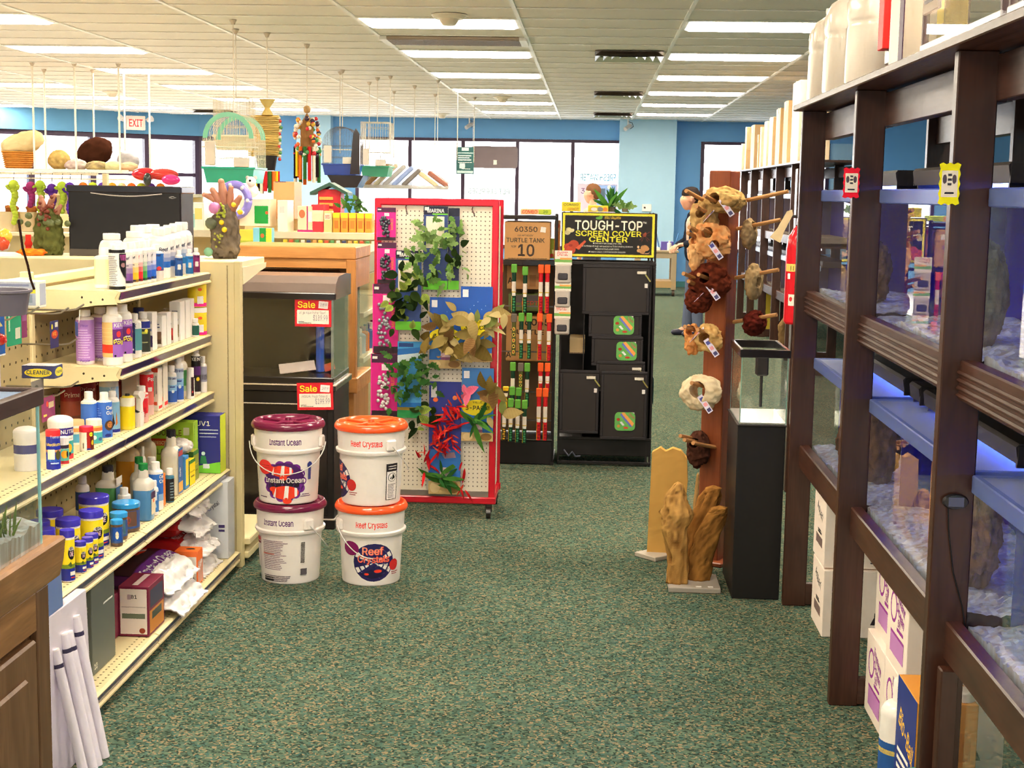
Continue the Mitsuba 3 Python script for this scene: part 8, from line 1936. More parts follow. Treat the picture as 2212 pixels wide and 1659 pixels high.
m = MB(); m.decal([('r', 0.36, 0.3, 0.96, 0.96, C(150, 176, 226)), TXT('30', 0.2, 0.7, 0.16, C(150, 110, 150)), ('r', 0.56, 0.5, 0.7, 0.86, C(90, 110, 130)), ('e', 0.5, 0.9, 0.05, 0.06, WHITE), ('e', 0.8, 0.9, 0.05, 0.06, WHITE)], plane((-0.25, 25.559, 1.2), (1, 0, 0), (0, 0, 1)), w=0.69, h=0.57)
put(k, 'print', m, 'satin')
for lab, x, y in (('small silver camera hanging from the ceiling at the pale blue pier', 0.59, 25.1), ('small white sensor with a dangling wire above the middle shop window', -2.14, 25.4)):
    t = thing('security_camera', lab, 'camera')
    put(t, 'stem', MB().cyl((x, y, 2.75), (x, y, HC), 0.012, C(226, 220, 214), 8), 'satin')
    put(t, 'head', MB().cyl((x - 0.05, y - 0.08, 2.69), (x + 0.04, y + 0.03, 2.76), 0.035, C(190, 186, 186), 12), 'satin')
    put(t, 'cable', MB().tube([(x, y, 2.82), (x + 0.07, y, 2.8), (x + 0.09, y, 2.74), (x + 0.04, y, 2.7)], 0.006, C(80, 80, 90)), 'satin')

# ---------------------------------------------------------------- cage, toys and shelf hung from the ceiling
def cord(label, x, y, z, r=0.006, n='hanging_chain', c=C(226, 214, 196)):
    t = thing(n, label, 'chain', 'ceiling chains')
    put(t, 'chain', MB().cyl((x, y, z), (x, y, HC - 0.02), r, c, 6), 'satin')
    put(t, 'hook', MB().lathe([(0, 0), (0.012, 0), (0.03, 0.035), (0, 0.035)], C(206, 190, 172), 10, at=(x, y, HC - 0.035)), 'satin')


WIRE = C(236, 226, 206)


def cage(label, x0, x1, y0, y1, zb, z1, base, wire, arch=True, door=True, step=0.028, tray=0.11, hood_c=None):
    t = thing('bird_cage', label, 'bird cage', None)
    cx, hw = (x0 + x1) / 2, (x1 - x0) / 2
    bx = [(x0 + 0.02, y0 + 0.02, zb), (x1 - 0.02, y1 - 0.02, zb), (x0, y0, zb + tray), (x1, y1, zb + tray)]
    b = MB()
    v = [(x0 + 0.02, y0 + 0.02, zb), (x1 - 0.02, y0 + 0.02, zb), (x1 - 0.02, y1 - 0.02, zb), (x0 + 0.02, y1 - 0.02, zb), (x0, y0, zb + tray), (x1, y0, zb + tray), (x1, y1, zb + tray), (x0, y1, zb + tray)]
    b.flat(v, [[0, 2, 1], [0, 3, 2], [4, 5, 6], [4, 6, 7], [0, 1, 5], [0, 5, 4], [1, 2, 6], [1, 6, 5], [2, 3, 7], [2, 7, 6], [3, 0, 4], [3, 4, 7]], base)
    put(t, 'tray', b, 'gloss')
    put(t, 'tray_rim', MB().box((x0 - 0.012, y0 - 0.012, zb + tray - 0.006), (x1 + 0.012, y1 + 0.012, zb + tray + 0.01), base * 1.1, 0.003), 'gloss')
    zs = z1 - hw if arch else z1
    top = lambda x: zs + math.sqrt(max(hw * hw - (x - cx) ** 2, 0)) if arch else z1
    fr, bk = MB(), MB()
    for i in range(int((x1 - x0) / step) + 1):
        x = x0 + i * step
        for m, y in ((fr, y0), (bk, y1)):
            m.cyl((x, y, zb + tray), (x, y, top(x)), 0.0017, wire, 4)
    for z in np.arange(zb + tray + 0.08, zs, 0.12):
        fr.cyl((x0, y0, z), (x1, y0, z), 0.0025, wire, 4); bk.cyl((x0, y1, z), (x1, y1, z), 0.0025, wire, 4)
    sd = MB()
    n = int((y1 - y0) / step)
    for i in range(n + 1):
        y = y0 + (y1 - y0) * i / n
        for x in (x0, x1):
            sd.cyl((x, y, zb + tray), (x, y, zs), 0.0017, wire, 4)
        if i % 2 == 0:
            a = np.linspace(0, PI, 13)
            sd.tube([(cx + hw * math.cos(q), y, zs + hw * math.sin(q)) for q in a] if arch else [(x0, y, z1), (x1, y, z1)], 0.0017, wire, 4)
    put(t, 'front_wires', fr, 'satin', kind='stuff'); put(t, 'back_wires', bk, 'satin', kind='stuff'); put(t, 'side_wires', sd, 'satin', kind='stuff')
    if hood_c is not None:
        for y in (y0, y1):
            o = [(cx + hw * math.cos(q), zs + hw * math.sin(q)) for q in np.linspace(0, PI, 21)] + [(cx + (hw - 0.035) * math.cos(q), zs + (hw - 0.035) * math.sin(q)) for q in np.linspace(PI, 0, 21)]
            put(t, 'arch_band', MB().prism(o, 0.008, hood_c, frame((0, y + 0.004, 0), (1, 0, 0), (0, 0, 1))), 'gloss')
    if door:
        put(t, 'perch', MB().cyl((x0 - 0.02, y0 + 0.05, zb + tray + 0.16), (x1 + 0.02, y0 + 0.05, zb + tray + 0.16), 0.006, C(236, 226, 210), 8), 'satin')
        put(t, 'feeder_cup', MB().box((x1 - 0.15, y0 - 0.03, zb + tray + 0.01), (x1 - 0.03, y0 - 0.004, zb + tray + 0.08), C(220, 214, 206), 0.006), 'gloss')
        put(t, 'feeder_cup', MB().box((x0 + 0.02, y0 - 0.03, zb + tray + 0.02), (x0 + 0.1, y0 - 0.004, zb + tray + 0.2), C(226, 216, 204), 0.006), 'gloss')
    return t


TLG = C(50, 170, 144)
cage('white arched bird cage with teal tray and teal arch bands, hanging above the tree ornament', -2.95, -2.56, 11.0, 11.4, 1.635, 2.165, TLG, WIRE, hood_c=C(130, 206, 176))
cage('tall wire bird cage of cream wires hanging behind the arched one', -3.05, -2.78, 11.7, 12.0, 1.9, 2.32, C(226, 210, 180), C(220, 206, 176), arch=False, door=False)
cage('dark wire bird cage with blue tray, right of the beaded toy', -2.87, -2.5, 15.5, 15.9, 1.75, 2.26, C(40, 70, 160), C(110, 104, 110))
cage('bird cage with green tray hanging beside the slanted hoods', -2.62, -2.3, 16.5, 16.9, 1.75, 2.36, C(60, 150, 120), C(206, 200, 190), arch=False)
for lab, x, y, z in (('thin ceiling chain holding the arched bird cage', -2.76, 11.2, 2.165), ('thin ceiling chain holding the tall cream cage', -2.9, 11.85, 2.32), ('thin ceiling chain holding the dark wire cage', -2.69, 15.7, 2.26), ('thin ceiling chain holding the cage with green tray', -2.46, 16.7, 2.36)):
    cord(lab, x, y, z, 0.004)
t = thing('bird_toy', 'woven straw mat bird toy hung with shells beside the arched cage', 'bird toy')
put(t, 'mat', MB().box((-2.85, 12.1, 1.86), (-2.6, 12.14, 2.2), C(222, 190, 120), 0.01), 'matte')
m, rg = MB(), random.Random(3)
for i in range(22):
    z = 1.87 + i * 0.015
    m.tube([(-2.86 + 0.26 * j / 8, 12.095 + rg.uniform(-0.006, 0.004), z + rg.uniform(-0.004, 0.004)) for j in range(9)], 0.006, C(226, 196, 120) * rg.uniform(0.6, 1.1), 5)
put(t, 'straw', m, 'matte', kind='stuff')
put(t, 'bow', MB().lathe([(0, 0), (0.05, 0), (0.02, 0.06), (0.07, 0.13), (0, 0.13)], C(216, 190, 120), 8, at=(-2.7, 12.1, 2.2)), 'matte')
for i in range(14):
    put(t, 'bead', MB().ball((-2.595 + rg.uniform(-0.01, 0.01), 12.1, 1.84 + i * 0.026), 0.015, [C(206, 60, 60), C(240, 230, 210), C(80, 140, 90), C(236, 226, 206)][i % 4], 8), 'gloss')
cord('thin ceiling chain holding the straw mat toy', -2.7, 12.1, 2.33, 0.004)
put(thing('black_basin', 'black plastic basin beneath the straw mat toy', 'basin'), 'bowl', MB().lathe([(0, 0), (0.07, 0), (0.09, 0.12), (0.095, 0.125), (0.085, 0.125), (0.065, 0.01), (0, 0.01)], C(32, 28, 30), 24, at=(-2.71, 12.1, 1.745)), 'satin')
RIB = [C(56, 110, 60), C(206, 44, 52), C(240, 230, 214), C(40, 30, 34), C(236, 200, 50), C(226, 110, 50)]


def toy(label, x, y, z0, z1, w, seed, beads=True):
    t = thing('bird_toy', label, 'bird toy')
    rg = random.Random(seed)
    if beads:
        put(t, 'ring', MB().ball((x, y, z1 - 0.03), 0.035, C(190, 150, 100), 10), 'satin')
        for i in range(80):
            q = rg.uniform(0, 2 * PI); s = rg.random()
            r = w * (0.35 + 0.65 * math.sin(min(1, s + 0.25) * PI / 2)) * (1 - 0.15 * s)
            z = z1 - 0.09 - s * (z1 - z0) * 0.52
            put(t, 'bead', MB().ball((x + r * math.cos(q), y + r * math.sin(q), z), rg.uniform(0.017, 0.024), [C(206, 50, 60), C(246, 236, 222), C(246, 236, 222), C(236, 110, 50), C(60, 44, 70), C(80, 150, 90), C(226, 180, 70)][i % 7], 8), 'gloss')
        put(t, 'core', MB().lathe([(0, z0 + 0.2), (w * 0.5, z0 + 0.3), (w * 0.45, z1 - 0.15), (0, z1 - 0.06)], C(150, 110, 70), 12, at=(x, y, 0)), 'matte')
    for i in range(16):
        q = i * 2 * PI / 16
        c = RIB[i % 6] if beads else RIB[(i * 5 + 1) % 6]
        a = (x + w * 0.85 * math.cos(q), y + w * 0.85 * math.sin(q))
        zt, zb = (z0 + 0.34, z0 + rg.uniform(0, 0.08)) if beads else (z1, z0 + rg.uniform(0, 0.05))
        put(t, 'ribbon', MB().tube([(a[0], a[1], zt), (a[0] * 0.995 + x * 0.005, a[1], (zt + zb) / 2), (a[0], a[1], zb)], 0.016, c, 5), 'matte')
    return t


toy('long bird toy of coloured beads with ribbon strips hanging in front of the pale pier', -2.545, 13.0, 1.63, 2.33, 0.125, 4)
cord('thin ceiling chain holding the beaded bird toy', -2.545, 13.0, 2.33, 0.004)
toy('bunch of ribbon and glove toys hanging under the black basin', -2.7, 12.1, 1.55, 1.74, 0.1, 5, False)
put(thing('black_basin', 'wide black cage base stacked under the blue-trayed cage', 'basin'), 'bowl', MB().prism([(-2.74, 1.62), (-2.5, 1.62), (-2.43, 1.75), (-2.82, 1.75)], 0.4, C(34, 28, 32), frame((0, 15.9, 0), (1, 0, 0), (0, 0, 1))), 'gloss')
single('cage_panel', 'dark rounded cage side panel propped at the right of the dark wire cage', 'panel', MB().prism([(-2.56, 1.76), (-2.46, 1.76), (-2.46, 2.18), (-2.5, 2.24), (-2.53, 2.18)], 0.03, C(40, 32, 40), frame((0, 15.45, 0), (1, 0, 0), (0, 0, 1))), 'gloss')
for i in range(9):
    cord(f'thin ceiling chain of the hanging hood shelf, {nth(i)} of nine', -2.75 + (i % 3) * 0.45 + 0.03 * i, 15.9 + 0.5 * i, 1.99, 0.0045)
HZ = 1.632
t = thing('hanging_shelf', 'clear acrylic shelf hung on chains above the pegboard', 'hanging shelf')
put(t, 'sheet', MB().box((-2.75, 16.92, 1.62), (-1.66, 17.4, 1.632), C(226, 222, 216)), 'clear')
put(t, 'lip', MB().box((-2.75, 16.905, 1.62), (-1.66, 16.92, 1.66), C(226, 222, 216)), 'clear')
for i, (x, c, r, w) in enumerate(((-2.6, C(206, 186, 150), 0.75, 0.34), (-2.5, C(150, 116, 76), 0.75, 0.36), (-2.4, C(214, 200, 176), 0.75, 0.36), (-2.3, C(190, 186, 186), 0.75, 0.34), (-2.2, C(150, 170, 220), 0.75, 0.32), (-2.1, C(120, 114, 112), 0.75, 0.28), (-1.9, C(226, 206, 166), -0.62, 0.26), (-1.79, C(150, 96, 80), -0.62, 0.28))):
    single('tank_hood', f'{["pale", "brown", "cream", "grey", "bluish", "dark grey", "speckled", "dark red"][i]} slanted tank lid in the row on the hanging acrylic shelf', 'tank lid', MB(Mt(x, 17.16, HZ + w / 2 * abs(math.sin(r)) + 0.026 * math.cos(r), 0, 0, -r)).box((-w / 2, -0.2, -0.026), (w / 2, 0.2, 0.026), c, 0.012), 'gloss', 'lids on the hanging shelf')

# ---------------------------------------------------------------- bird and small-animal shelving behind the left gondola
g2 = thing('gondola_shelving', 'cream shelving unit of bird and small animal goods behind the pine tank', 'shelving unit')
put(g2, 'body', MB().box((-4.2, 9.75, 0), (-1.3, 9.85, 1.4), CREAM), 'satin')
put(g2, 'top_shelf', MB().box((-4.2, 9.3, 1.29), (-1.3, 9.75, 1.32), C(226, 214, 176), 0.003), 'satin')
put(g2, 'price_channel', MB().box((-4.2, 9.285, 1.28), (-1.3, 9.3, 1.325), C(206, 196, 170), 0.003), 'gloss')
put(g2, 'shelf', MB().box((-4.2, 9.3, 0.9), (-1.3, 9.75, 0.93), C(226, 214, 176)), 'satin')
for i, z in enumerate((0.65, 0.9, 1.13)):
    put(g2, 'side_shelf', MB().box((-1.55, 7.9 + 0.0, z), (-1.235, 9.2, z + 0.03), C(226, 214, 180), 0.003), 'satin')
put(g2, 'side_back', MB().box((-1.6, 7.9, 0), (-1.55, 9.22, 1.26), CREAM), 'satin')
put(g2, 'side_top', MB().box((-1.6, 7.88, 1.14), (-1.225, 9.22, 1.26), C(170, 156, 116), 0.004), 'satin')
rg = random.Random(11)
for i in range(9):
    y = 8.0 + 0.14 * i
    c = [C(240, 230, 214), C(200, 210, 220), C(220, 120, 60), C(90, 110, 170)][i % 4]
    Bt(f'small jar on the side shelf beside the pine tank, {nth(i)} from the near end', -1.3, y, 0.68, 0.04, 0.14, c, [C(60, 60, 120), WHITE, C(150, 60, 110)][i % 3], n=12, group='jars on the side shelf')
GN, YY = C(30, 150, 60), C(244, 196, 60)
Y9 = 9.33
for lab, x0, x1, z0, z1, c, dec in (
        ('white carton with a big green square on the bird shelf', -2.27, -2.07, 1.355, 1.53, C(236, 226, 200), [('r', 0.5, 0.1, 0.95, 0.75, GN), ('e', 0.9, 0.5, 0.05, 0.06, C(236, 90, 50))]),
        ('white carton with a yellow picture beside the green square one', -2.4, -2.28, 1.321, 1.45, C(236, 222, 190), [('r', 0.1, 0.1, 0.8, 0.9, YY), ('e', 0.6, 0.3, 0.12, 0.1, C(230, 90, 50))]),
        ('tall plain white carton on the bird shelf', -2.02, -1.955, 1.321, 1.525, C(240, 230, 214), [('r', 0.2, 0.6, 0.7, 0.8, C(206, 196, 190))]),
        ('colourful parrot food box with a pink frame on the bird shelf', -1.89, -1.79, 1.321, 1.49, C(216, 200, 170), [('r', 0, 0, 1, 0.1, C(170, 40, 110)), ('r', 0.6, 0, 0.68, 1, C(170, 40, 110)), ('e', 0.3, 0.7, 0.2, 0.16, C(190, 110, 70)), ('r', 0.7, 0.4, 0.95, 0.8, C(226, 210, 226))]),
        ('red topped carton on the bird shelf next to the parrot food box', -1.8, -1.72, 1.321, 1.5, C(200, 50, 60), [('r', 0, 0.4, 1, 0.8, C(236, 210, 180))]),
        ('blue, green and yellow cage kit carton on the lower step of the bird shelf', -2.15, -2.03, 1.25, 1.348, C(120, 190, 214), [('r', 0.35, 0, 0.7, 1, GN), ('r', 0.7, 0, 1, 1, C(236, 220, 70)), ('e', 0.5, 0.5, 0.1, 0.14, C(236, 100, 50))]),
        ('yellow carton with green leaves on the lower step of the bird shelf', -2.25, -2.15, 1.25, 1.335, C(240, 196, 70), [('r', 0, 0, 1, 0.2, C(150, 160, 60))]),
        ('upright white and blue picture carton on the lower step of the bird shelf', -2.35, -2.28, 1.25, 1.4, C(226, 226, 220), [('r', 0.2, 0.2, 0.8, 0.8, C(140, 170, 190))]),
        ('white carton with pale green picture at the left end of the bird shelf', -2.62, -2.5, 1.321, 1.5, C(220, 226, 214), [('r', 0.1, 0.1, 0.5, 0.6, C(150, 196, 190)), ('r', 0.5, 0.4, 0.9, 0.8, C(226, 206, 120))])):
    carton(lab, x0, x1, Y9 - (0.13 if z0 < 1.3 else 0), Y9 + (-0.05 if z0 < 1.3 else 0.2), max(z0, 1.321) if z0 > 1.3 else z0, z1, c, (), dec)
put(g2, 'lower_step', MB().box((-2.4, 9.15, 1.22), (-1.98, 9.284, 1.25), C(226, 214, 176), 0.003), 'satin')
carton('brown cardboard carton standing above the bird shelf', -2.095, -1.955, 9.55, 9.8, 1.4, 1.645, C(206, 150, 100), (), [('r', 0.1, 0.98, 0.6, 1.0, C(90, 60, 90))])
for i in range(5):
    carton(f'orange seed treat packet with yellow top, {nth(i)} on the bird shelf', -1.66 + 0.052 * i, -1.615 + 0.052 * i, Y9, Y9 + 0.1, 1.325, 1.45, C(226, 140, 50), (), [('r', 0, 0.75, 1, 1, C(246, 220, 40)), ('r', 0.2, 0.2, 0.8, 0.6, C(200, 110, 40))], group='seed treat packets')
carton('cream seed packet with red lettering beside the seed treats', -1.715, -1.665, Y9 - 0.02, Y9 + 0.06, 0, 0.14, C(206, 186, 130), (), [('r', 0.1, 0.6, 0.9, 0.9, C(226, 210, 190)), TXT('SEED', 0.5, 0.66, 0.14, C(190, 50, 60), w=0.6)], M=Mt(0, 0, 1.321))
t = thing('bird_house', 'red and dark green wooden bird house above the bird shelf', 'bird house')
put(t, 'wall', MB().box((-1.8, 9.56, 1.4), (-1.65, 9.71, 1.6), C(170, 34, 44), 0.003), 'satin')
put(t, 'roof', MB().prism([(-1.85, 1.58), (-1.72, 1.645), (-1.6, 1.58), (-1.6, 1.56), (-1.72, 1.62), (-1.85, 1.56)], 0.2, C(40, 76, 66), frame((0, 9.74, 0), (1, 0, 0), (0, 0, 1))), 'satin')
for i in range(3):
    put(t, 'slat', MB().box((-1.79, 9.553, 1.45 + 0.04 * i), (-1.7, 9.56, 1.47 + 0.04 * i), C(226, 150, 70)), 'satin')
k = thing('plastic_plant', 'dark green feathery plastic plant lying above the seed treats', 'plastic plant')
foliage(k, LF['beach'], cloud(26, (-1.53, 9.45, 1.5), (0.12, 0.05, 0.03), 9), 301, out=(0, -0.3, 0.8), spread=0.7)
PKC = [C(236, 206, 60), C(226, 90, 60), C(90, 150, 90), C(240, 226, 206), C(60, 70, 110), C(226, 160, 90)]
for i in range(16):
    x = -1.97 + 0.038 * i
    single('treat_pack', f'small hanging treat pack under the bird shelf, {nth(i)} from the left', 'pack', MB().box((x, 9.26, 1.15), (x + 0.026, 9.275, 1.275), PKC[i % 6] * 0.8, 0.003), 'satin', 'hanging treat packs')
# round purple-blue picture ring and small cups behind the tree ornament
t = thing('ring_toy', 'lilac ring-shaped toy with white dots behind the tree ornament', 'toy')
a = np.linspace(0, 2 * PI, 33)
put(t, 'ring', MB().tube([(-2.28 + 0.09 * math.cos(q), 9.25, 1.52 + 0.1 * math.sin(q)) for q in a], 0.026, C(140, 130, 214), 10), 'gloss')
for i in range(7):
    put(t, 'dot', MB().ball((-2.28 + 0.09 * math.cos(i * 0.9), 9.222, 1.52 + 0.1 * math.sin(i * 0.9)), 0.013, C(226, 226, 240), 8), 'satin')
single('plush_dog', 'white plush dog sitting above the green square carton', 'plush toy', MB().ball((-2.2, 9.4, 1.58), 0.045, C(240, 232, 222), 12).ball((-2.2, 9.37, 1.64), 0.034, C(240, 232, 222), 12).ball((-2.2, 9.34, 1.645), 0.008, BLACK, 6).ball((-2.225, 9.38, 1.665), 0.014, C(190, 180, 176), 8).ball((-2.175, 9.38, 1.665), 0.014, C(190, 180, 176), 8), 'matte')

# ---------------------------------------------------------------- ornaments on the end unit
t = thing('black_tank', 'small tank wrapped in glossy black film on the end unit top', 'tank')
put(t, 'body', MB(Mt(-1.995, 6.26, 1.3)).box((-0.245, -0.1, 0), (0.245, 0.1, 0.29), C(20, 16, 20), 0.006), 'satin')
put(t, 'rim', MB(Mt(-1.995, 6.26, 1.3)).box((-0.25, -0.105, 0.27), (0.25, 0.105, 0.3), C(44, 38, 42), 0.004), 'gloss')
put(t, 'film_glint', MB().tube([(-2.14 + 0.31 * i / 8, 6.156, 1.568 - 0.012 * math.sin(i / 8 * PI)) for i in range(9)], 0.0028, C(190, 180, 180), 6), 'gloss')  # pale tube stands in for a highlight along the glossy black film
put(t, 'film_glint_loop', MB().tube([(-1.8, 6.157, 1.553), (-1.785, 6.156, 1.558), (-1.77, 6.157, 1.553), (-1.785, 6.157, 1.549), (-1.8, 6.157, 1.553)], 0.002, C(150, 146, 150), 5), 'gloss')  # small pale loop, another highlight put into shape and colour
put(t, 'foot', MB(Mt(-1.995, 6.26, 1.298)).box((-0.24, -0.11, 0), (0.2, -0.1, 0.03), C(80, 72, 66)), 'satin')


def ornament(label, x, y, z, w, h, bark, branch, extra, seed):
    t = thing('tree_ornament', label, 'ornament')
    v, f, c = rock_mesh(seed, (w * 0.5, w * 0.4, h * 0.5), bark, bark * 0.45, 4, 0.3, 2.6, ridge=True)
    flare = 1 + 0.5 * np.clip(-v[:, 2] / (h * 0.5), 0, 1) ** 2
    v[:, :2] *= flare[:, None]
    v[:, 2] = np.maximum(v[:, 2], -h * 0.47)
    put(t, 'trunk', MB(Mt(x, y, z + h * 0.47)).add(v, f, c), 'rock')
    for p, q, r in branch:
        put(t, 'branch', MB().tube([np.array([x, y, z]) + np.array(p), np.array([x, y, z]) + (np.array(p) + np.array(q)) / 2 + [0, 0, 0.006], np.array([x, y, z]) + np.array(q)], [r, r * 1.15, r * 0.75], C(176, 120, 96), 8).ball(np.array([x, y, z]) + np.array(q), r * 0.85, C(186, 130, 106), 8), 'satin')
    for p, r, c in extra:
        put(t, 'ornament', MB().ball(np.array([x, y, z]) + np.array(p), r, c, 10), 'satin')
    return t


rg = random.Random(8)
ex = [((0.0, -0.06, 0.155), 0.011, C(246, 200, 30)), ((0.012, -0.06, 0.125), 0.012, C(246, 200, 30)), ((-0.03, -0.055, 0.215), 0.026, C(190, 120, 170)), ((-0.055, -0.07, 0.03), 0.02, C(110, 160, 130)), ((0.05, -0.05, 0.23), 0.011, C(246, 206, 50)), ((0.075, -0.04, 0.2), 0.012, C(246, 206, 50)), ((-0.05, -0.04, 0.15), 0.026, C(90, 96, 76))]
ex += [((0.0 + rg.gauss(0, 0.012), -0.062, 0.19 + rg.gauss(0, 0.014)), 0.0055, C(150, 160, 50)) for _ in range(22)] + [((-0.015 + rg.gauss(0, 0.01), -0.066, 0.085 + rg.gauss(0, 0.014)), 0.005, C(150, 150, 60)) for _ in range(12)]
ornament('tree stump aquarium ornament with brown antler branches and yellow fruit on the end unit', -1.56, 6.16, 1.298, 0.11, 0.235, C(130, 116, 100), [((-0.01, 0, 0.21), (-0.05, -0.01, 0.29), 0.016), ((0.0, 0, 0.22), (-0.015, 0, 0.325), 0.018), ((0.02, 0, 0.21), (0.03, -0.01, 0.3), 0.014), ((0.03, 0, 0.2), (0.07, -0.02, 0.262), 0.014), ((-0.03, 0, 0.24), (-0.085, -0.01, 0.27), 0.013)], ex, 71)
ex = [((rg.gauss(0.01, 0.022), -0.05 + rg.uniform(-0.01, 0.01), 0.19 + rg.gauss(0, 0.025)), 0.0085, C(120, 56, 40)) for _ in range(30)] + [((rg.gauss(0, 0.04), -0.05, 0.15 + rg.gauss(0, 0.01)), 0.014, C(96, 104, 66)) for _ in range(14)]
ornament('mossy green tree stump ornament with a reddish berry cluster, left of the black tank', -2.335, 6.18, 1.298, 0.115, 0.2, C(112, 116, 66), [((-0.02, 0, 0.18), (-0.03, 0, 0.245), 0.015), ((0.0, 0, 0.2), (0.03, 0, 0.255), 0.012), ((0.03, 0, 0.16), (0.055, 0, 0.21), 0.012)], ex, 72)
v, f, c = rock_mesh(73, (0.06, 0.03, 0.016), C(214, 70, 40), C(236, 170, 50), 3, 0.4, 3)
single('coral_ornament', 'small red and orange coral ornament at the left foot of the mossy stump', 'ornament', MB(Mt(-2.38, 6.1, 1.312)).add(v, f, c), 'rock')

# ---------------------------------------------------------------- plush toys, bins and cat beds at the far left
PL = [C(176, 196, 70), C(150, 56, 110), C(160, 186, 66), C(90, 50, 140), C(170, 196, 70), C(90, 56, 160), C(176, 196, 70)]
g3 = thing('plush_rack', 'cream rack with hooks carrying dangling plush toys at the far left', 'display rack')
put(g3, 'panel', MB().box((-4.6, 9.2, 0), (-3.1, 9.24, 1.3), CREAM), 'satin')
put(g3, 'top_bar', MB().box((-4.6, 9.05, 1.66), (-3.1, 9.07, 1.675), C(226, 214, 190)), 'satin')
put(g3, 'shelf', MB().box((-4.6, 9.0, 1.275), (-3.15, 9.2, 1.3), C(226, 214, 180), 0.003), 'satin')
for x in (-4.58, -3.12):
    put(g3, 'upright', MB().box((x, 9.2, 0), (x + 0.03, 9.24, 1.675), CREAM), 'satin')
for i, (x, z0, z1) in enumerate(((-3.63, 1.35, 1.63), (-3.52, 1.47, 1.62), (-3.46, 1.37, 1.63), (-3.385, 1.36, 1.61), (-3.32, 1.44, 1.625), (-3.27, 1.42, 1.62), (-3.2, 1.5, 1.6))):
    t = thing('plush_toy', f'{["lime", "plum", "olive lime", "purple", "bright lime", "violet", "pale lime"][i]} dangling plush toy, {nth(i)} from the left on the toy rack', 'plush toy', 'dangling plush toys')
    m = MB()
    L = z1 - z0
    m.ball((x, 9.03, z1 - 0.035), 0.032, PL[i], 12)
    for j in range(int(L / 0.02) - 2):
        m.ball((x + 0.008 * math.sin(j), 9.03, z1 - 0.07 - j * 0.02), 0.024 - 0.008 * (j * 0.02 / L), PL[i] * (0.9 + 0.1 * (j % 2)), 10)
    put(t, 'body', m, 'matte')
    for s in (-1, 1):
        put(t, 'arm', MB().tube([(x, 9.03, z1 - 0.07), (x + s * 0.03, 9.02, z1 - 0.055), (x + s * 0.036, 9.01, z1 - 0.04)], 0.012, PL[i], 7), 'matte')
    put(t, 'loop', MB().cyl((x, 9.03, z1 - 0.01), (x, 9.045, 1.67), 0.002, C(90, 80, 80), 5), 'matte')
for i, (x, w) in enumerate(((-3.87, 0.15), (-3.7, 0.14), (-3.57, 0.1), (-3.46, 0.1))):
    t = thing('treat_bin', f'clear plastic bin of brown dog chews, {nth(i)} from the left under the plush toys', 'bin', 'dog chew bins')
    put(t, 'bin', MB().lathe([(0, 1.302), (w * 0.42, 1.302), (w * 0.5, 1.42), (w * 0.52, 1.425), (w * 0.48, 1.425), (w * 0.4, 1.31), (0, 1.31)], C(216, 196, 160), 16, at=(x, 9.125, 0), sq=('box', 5)), 'gloss')
    for j in range(5):
        put(t, 'chew', MB(Mt(x + rg.uniform(-0.03, 0.03), 9.125, 1.38, 0, rg.uniform(-0.5, 0.5), rg.uniform(-0.6, 0.6))).lathe([(0, -0.06), (0.016, -0.05), (0.013, 0.05), (0.02, 0.08), (0, 0.09)], C(176, 110, 60) * rg.uniform(0.7, 1.1), 8), 'matte')
for i, (x, z, c) in enumerate(((-3.14, 1.24, C(226, 60, 50)), (-3.08, 1.25, C(236, 226, 206)), (-3.03, 1.235, C(80, 140, 80)))):
    single('rope_toy', f'{["red", "white", "green"][i]} knotted rope toy hanging low at the left, near the mossy stump', 'toy', MB().tube([(x, 8.0, z - 0.02), (x, 8.0, z + 0.08)], 0.016, c, 7).ball((x, 8.0, z + 0.03), 0.024, c * 0.8, 8), 'matte')
m, rg = MB(), random.Random(14)
for i in range(14):
    m.ball((-3.45 + 0.2 * rg.random(), 7.9 + 0.1 * rg.random(), 1.25 + 0.1 * rg.random()), 0.045, [C(236, 230, 226), C(226, 90, 60), C(236, 206, 80), C(226, 220, 214)][i % 4], 8)
single('toy_bag', 'crinkled clear bag of red and yellow toys at the left edge', 'bag', m, 'gloss')
b = thing('bed_shelf', 'clear sagging shelf hung on chains with pet beds along the slanted windows', 'hanging shelf')
put(b, 'sheet', MB().box((-6.6, 15.3, 1.735), (-4.9, 16.1, 1.745), C(226, 214, 196)), 'clear')
put(b, 'front_edge', MB().box((-6.6, 15.28, 1.73), (-4.9, 15.3, 1.765), C(236, 226, 206), 0.004), 'satin')
put(b, 'lower_sheet', MB().box((-6.6, 15.35, 1.66), (-4.95, 16.0, 1.67), C(206, 184, 150)), 'satin')
t = thing('cat_basket', 'golden wicker basket of a pet bed at the left end of the bed shelf', 'basket')
for j in range(9):
    put(t, 'weave', MB().lathe([(0.13 + 0.004 * j, 0), (0.15 + 0.004 * j, 0.011), (0.13 + 0.004 * j, 0.022)], C(210, 150, 76) * (0.85 + 0.2 * (j % 2)), 24, at=(-6.17, 15.5, 1.75 + j * 0.022)), 'matte')
BEIGE = C(226, 206, 160)


def bed(label, x, y, z, r, h, c, c2, tilt=0.0, seed=1):
    v, f, cc = rock_mesh(seed, (r, r * 0.8, h), c, c2, 3, 0.12, 1.4)
    single('pet_bed', label, 'pet bed', MB(Mt(x, y, z, 0, 0, tilt)).add(v, f, cc), 'matte')


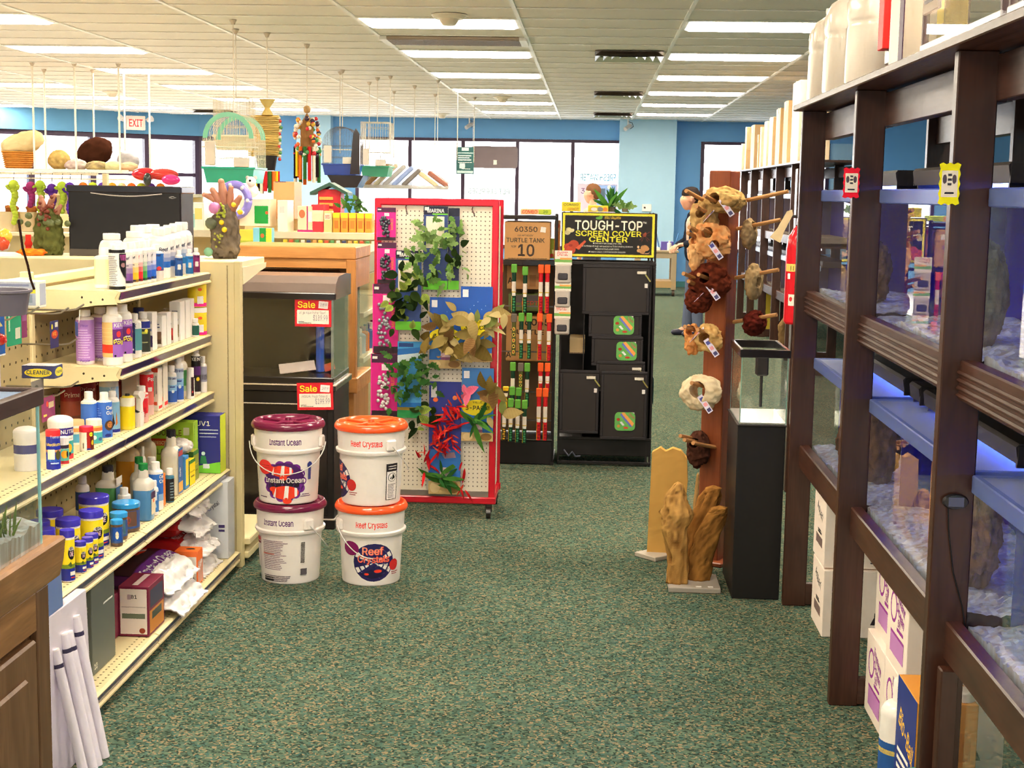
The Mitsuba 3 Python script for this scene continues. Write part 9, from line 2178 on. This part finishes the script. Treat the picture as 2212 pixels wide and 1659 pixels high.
bed('big folded beige pet bed lying on the wicker basket', -6.12, 15.5, 2.03, 0.24, 0.12, BEIGE, C(206, 184, 136), -0.35, 81)
bed('leopard-patterned tan pet bed standing beside the wicker basket', -5.76, 15.6, 1.86, 0.12, 0.11, C(216, 190, 120), C(150, 120, 70), 0.2, 82)
bed('tall dark brown round pet bed in the middle of the bed shelf', -5.42, 15.75, 1.95, 0.2, 0.16, C(64, 36, 26), C(50, 28, 20), -0.6, 83)
bed('pale printed cushion left of centre on the bed shelf front', -5.52, 15.45, 1.81, 0.12, 0.065, C(214, 200, 190), C(170, 150, 150), 0, 84)
bed('olive cushion with a dark edge in the centre of the bed shelf front', -5.3, 15.45, 1.8, 0.12, 0.06, C(190, 176, 120), C(120, 100, 90), 0, 85)
bed('light green cushion right of centre on the bed shelf front', -5.11, 15.45, 1.8, 0.1, 0.06, C(206, 206, 160), C(180, 176, 130), 0, 86)
bed('grey igloo pet bed with a white opening on the right of the bed shelf', -5.05, 15.75, 1.87, 0.12, 0.11, C(150, 150, 160), C(190, 186, 190), 0, 87)
bed('pinkish bone cushion at the right end of the bed shelf', -4.93, 15.4, 1.8, 0.1, 0.05, C(226, 186, 150), C(206, 166, 130), 0, 88)
for i, (x, y) in enumerate(((-6.35, 15.26), (-6.1, 16.12), (-5.9, 15.26), (-5.55, 16.12), (-5.45, 15.26), (-5.2, 16.12), (-4.98, 15.26), (-4.92, 16.12))):
    cord(f'white twisted chain holding the bed shelf, {nth(i)} from the left', x, y, 1.75, 0.011, c=C(240, 232, 214))
t = thing('foil_balloon', 'shiny red and pink foil balloons lying above the black tank', 'balloon')
for p, s, c in (((-3.4, 11.0, 1.69), (0.1, 0.08, 0.05), C(200, 30, 50)), ((-3.26, 11.0, 1.69), (0.12, 0.08, 0.045), C(206, 60, 60)), ((-3.17, 10.9, 1.65), (0.07, 0.06, 0.04), C(226, 50, 140)), ((-3.35, 10.9, 1.65), (0.03, 0.03, 0.05), C(50, 60, 60))):
    put(t, 'lobe', MB().ball(p, 1.0, c, 20, s), 'lacquer')
m, rg = MB(), random.Random(9)
for i in range(9):
    single('plush_ball', f'small bright plush ball in the row above the black tank, {nth(i)} from the left', 'plush ball', MB().ball((-3.88 + 0.075 * i, 11.0, 1.585), 0.04, [C(236, 110, 50), C(170, 190, 60), C(90, 60, 150), C(240, 160, 60), C(226, 210, 160)][i % 5], 10), 'matte', 'plush balls')
p = thing('ball_shelf', 'narrow cream shelf carrying the plush balls and foil balloons', 'shelf')
put(p, 'board', MB().box((-4.2, 10.85, 1.52), (-3.0, 11.15, 1.545), CREAM, 0.003), 'satin')
put(p, 'back_panel', MB().box((-4.2, 11.15, 0), (-3.0, 11.18, 1.545), CREAM), 'satin')
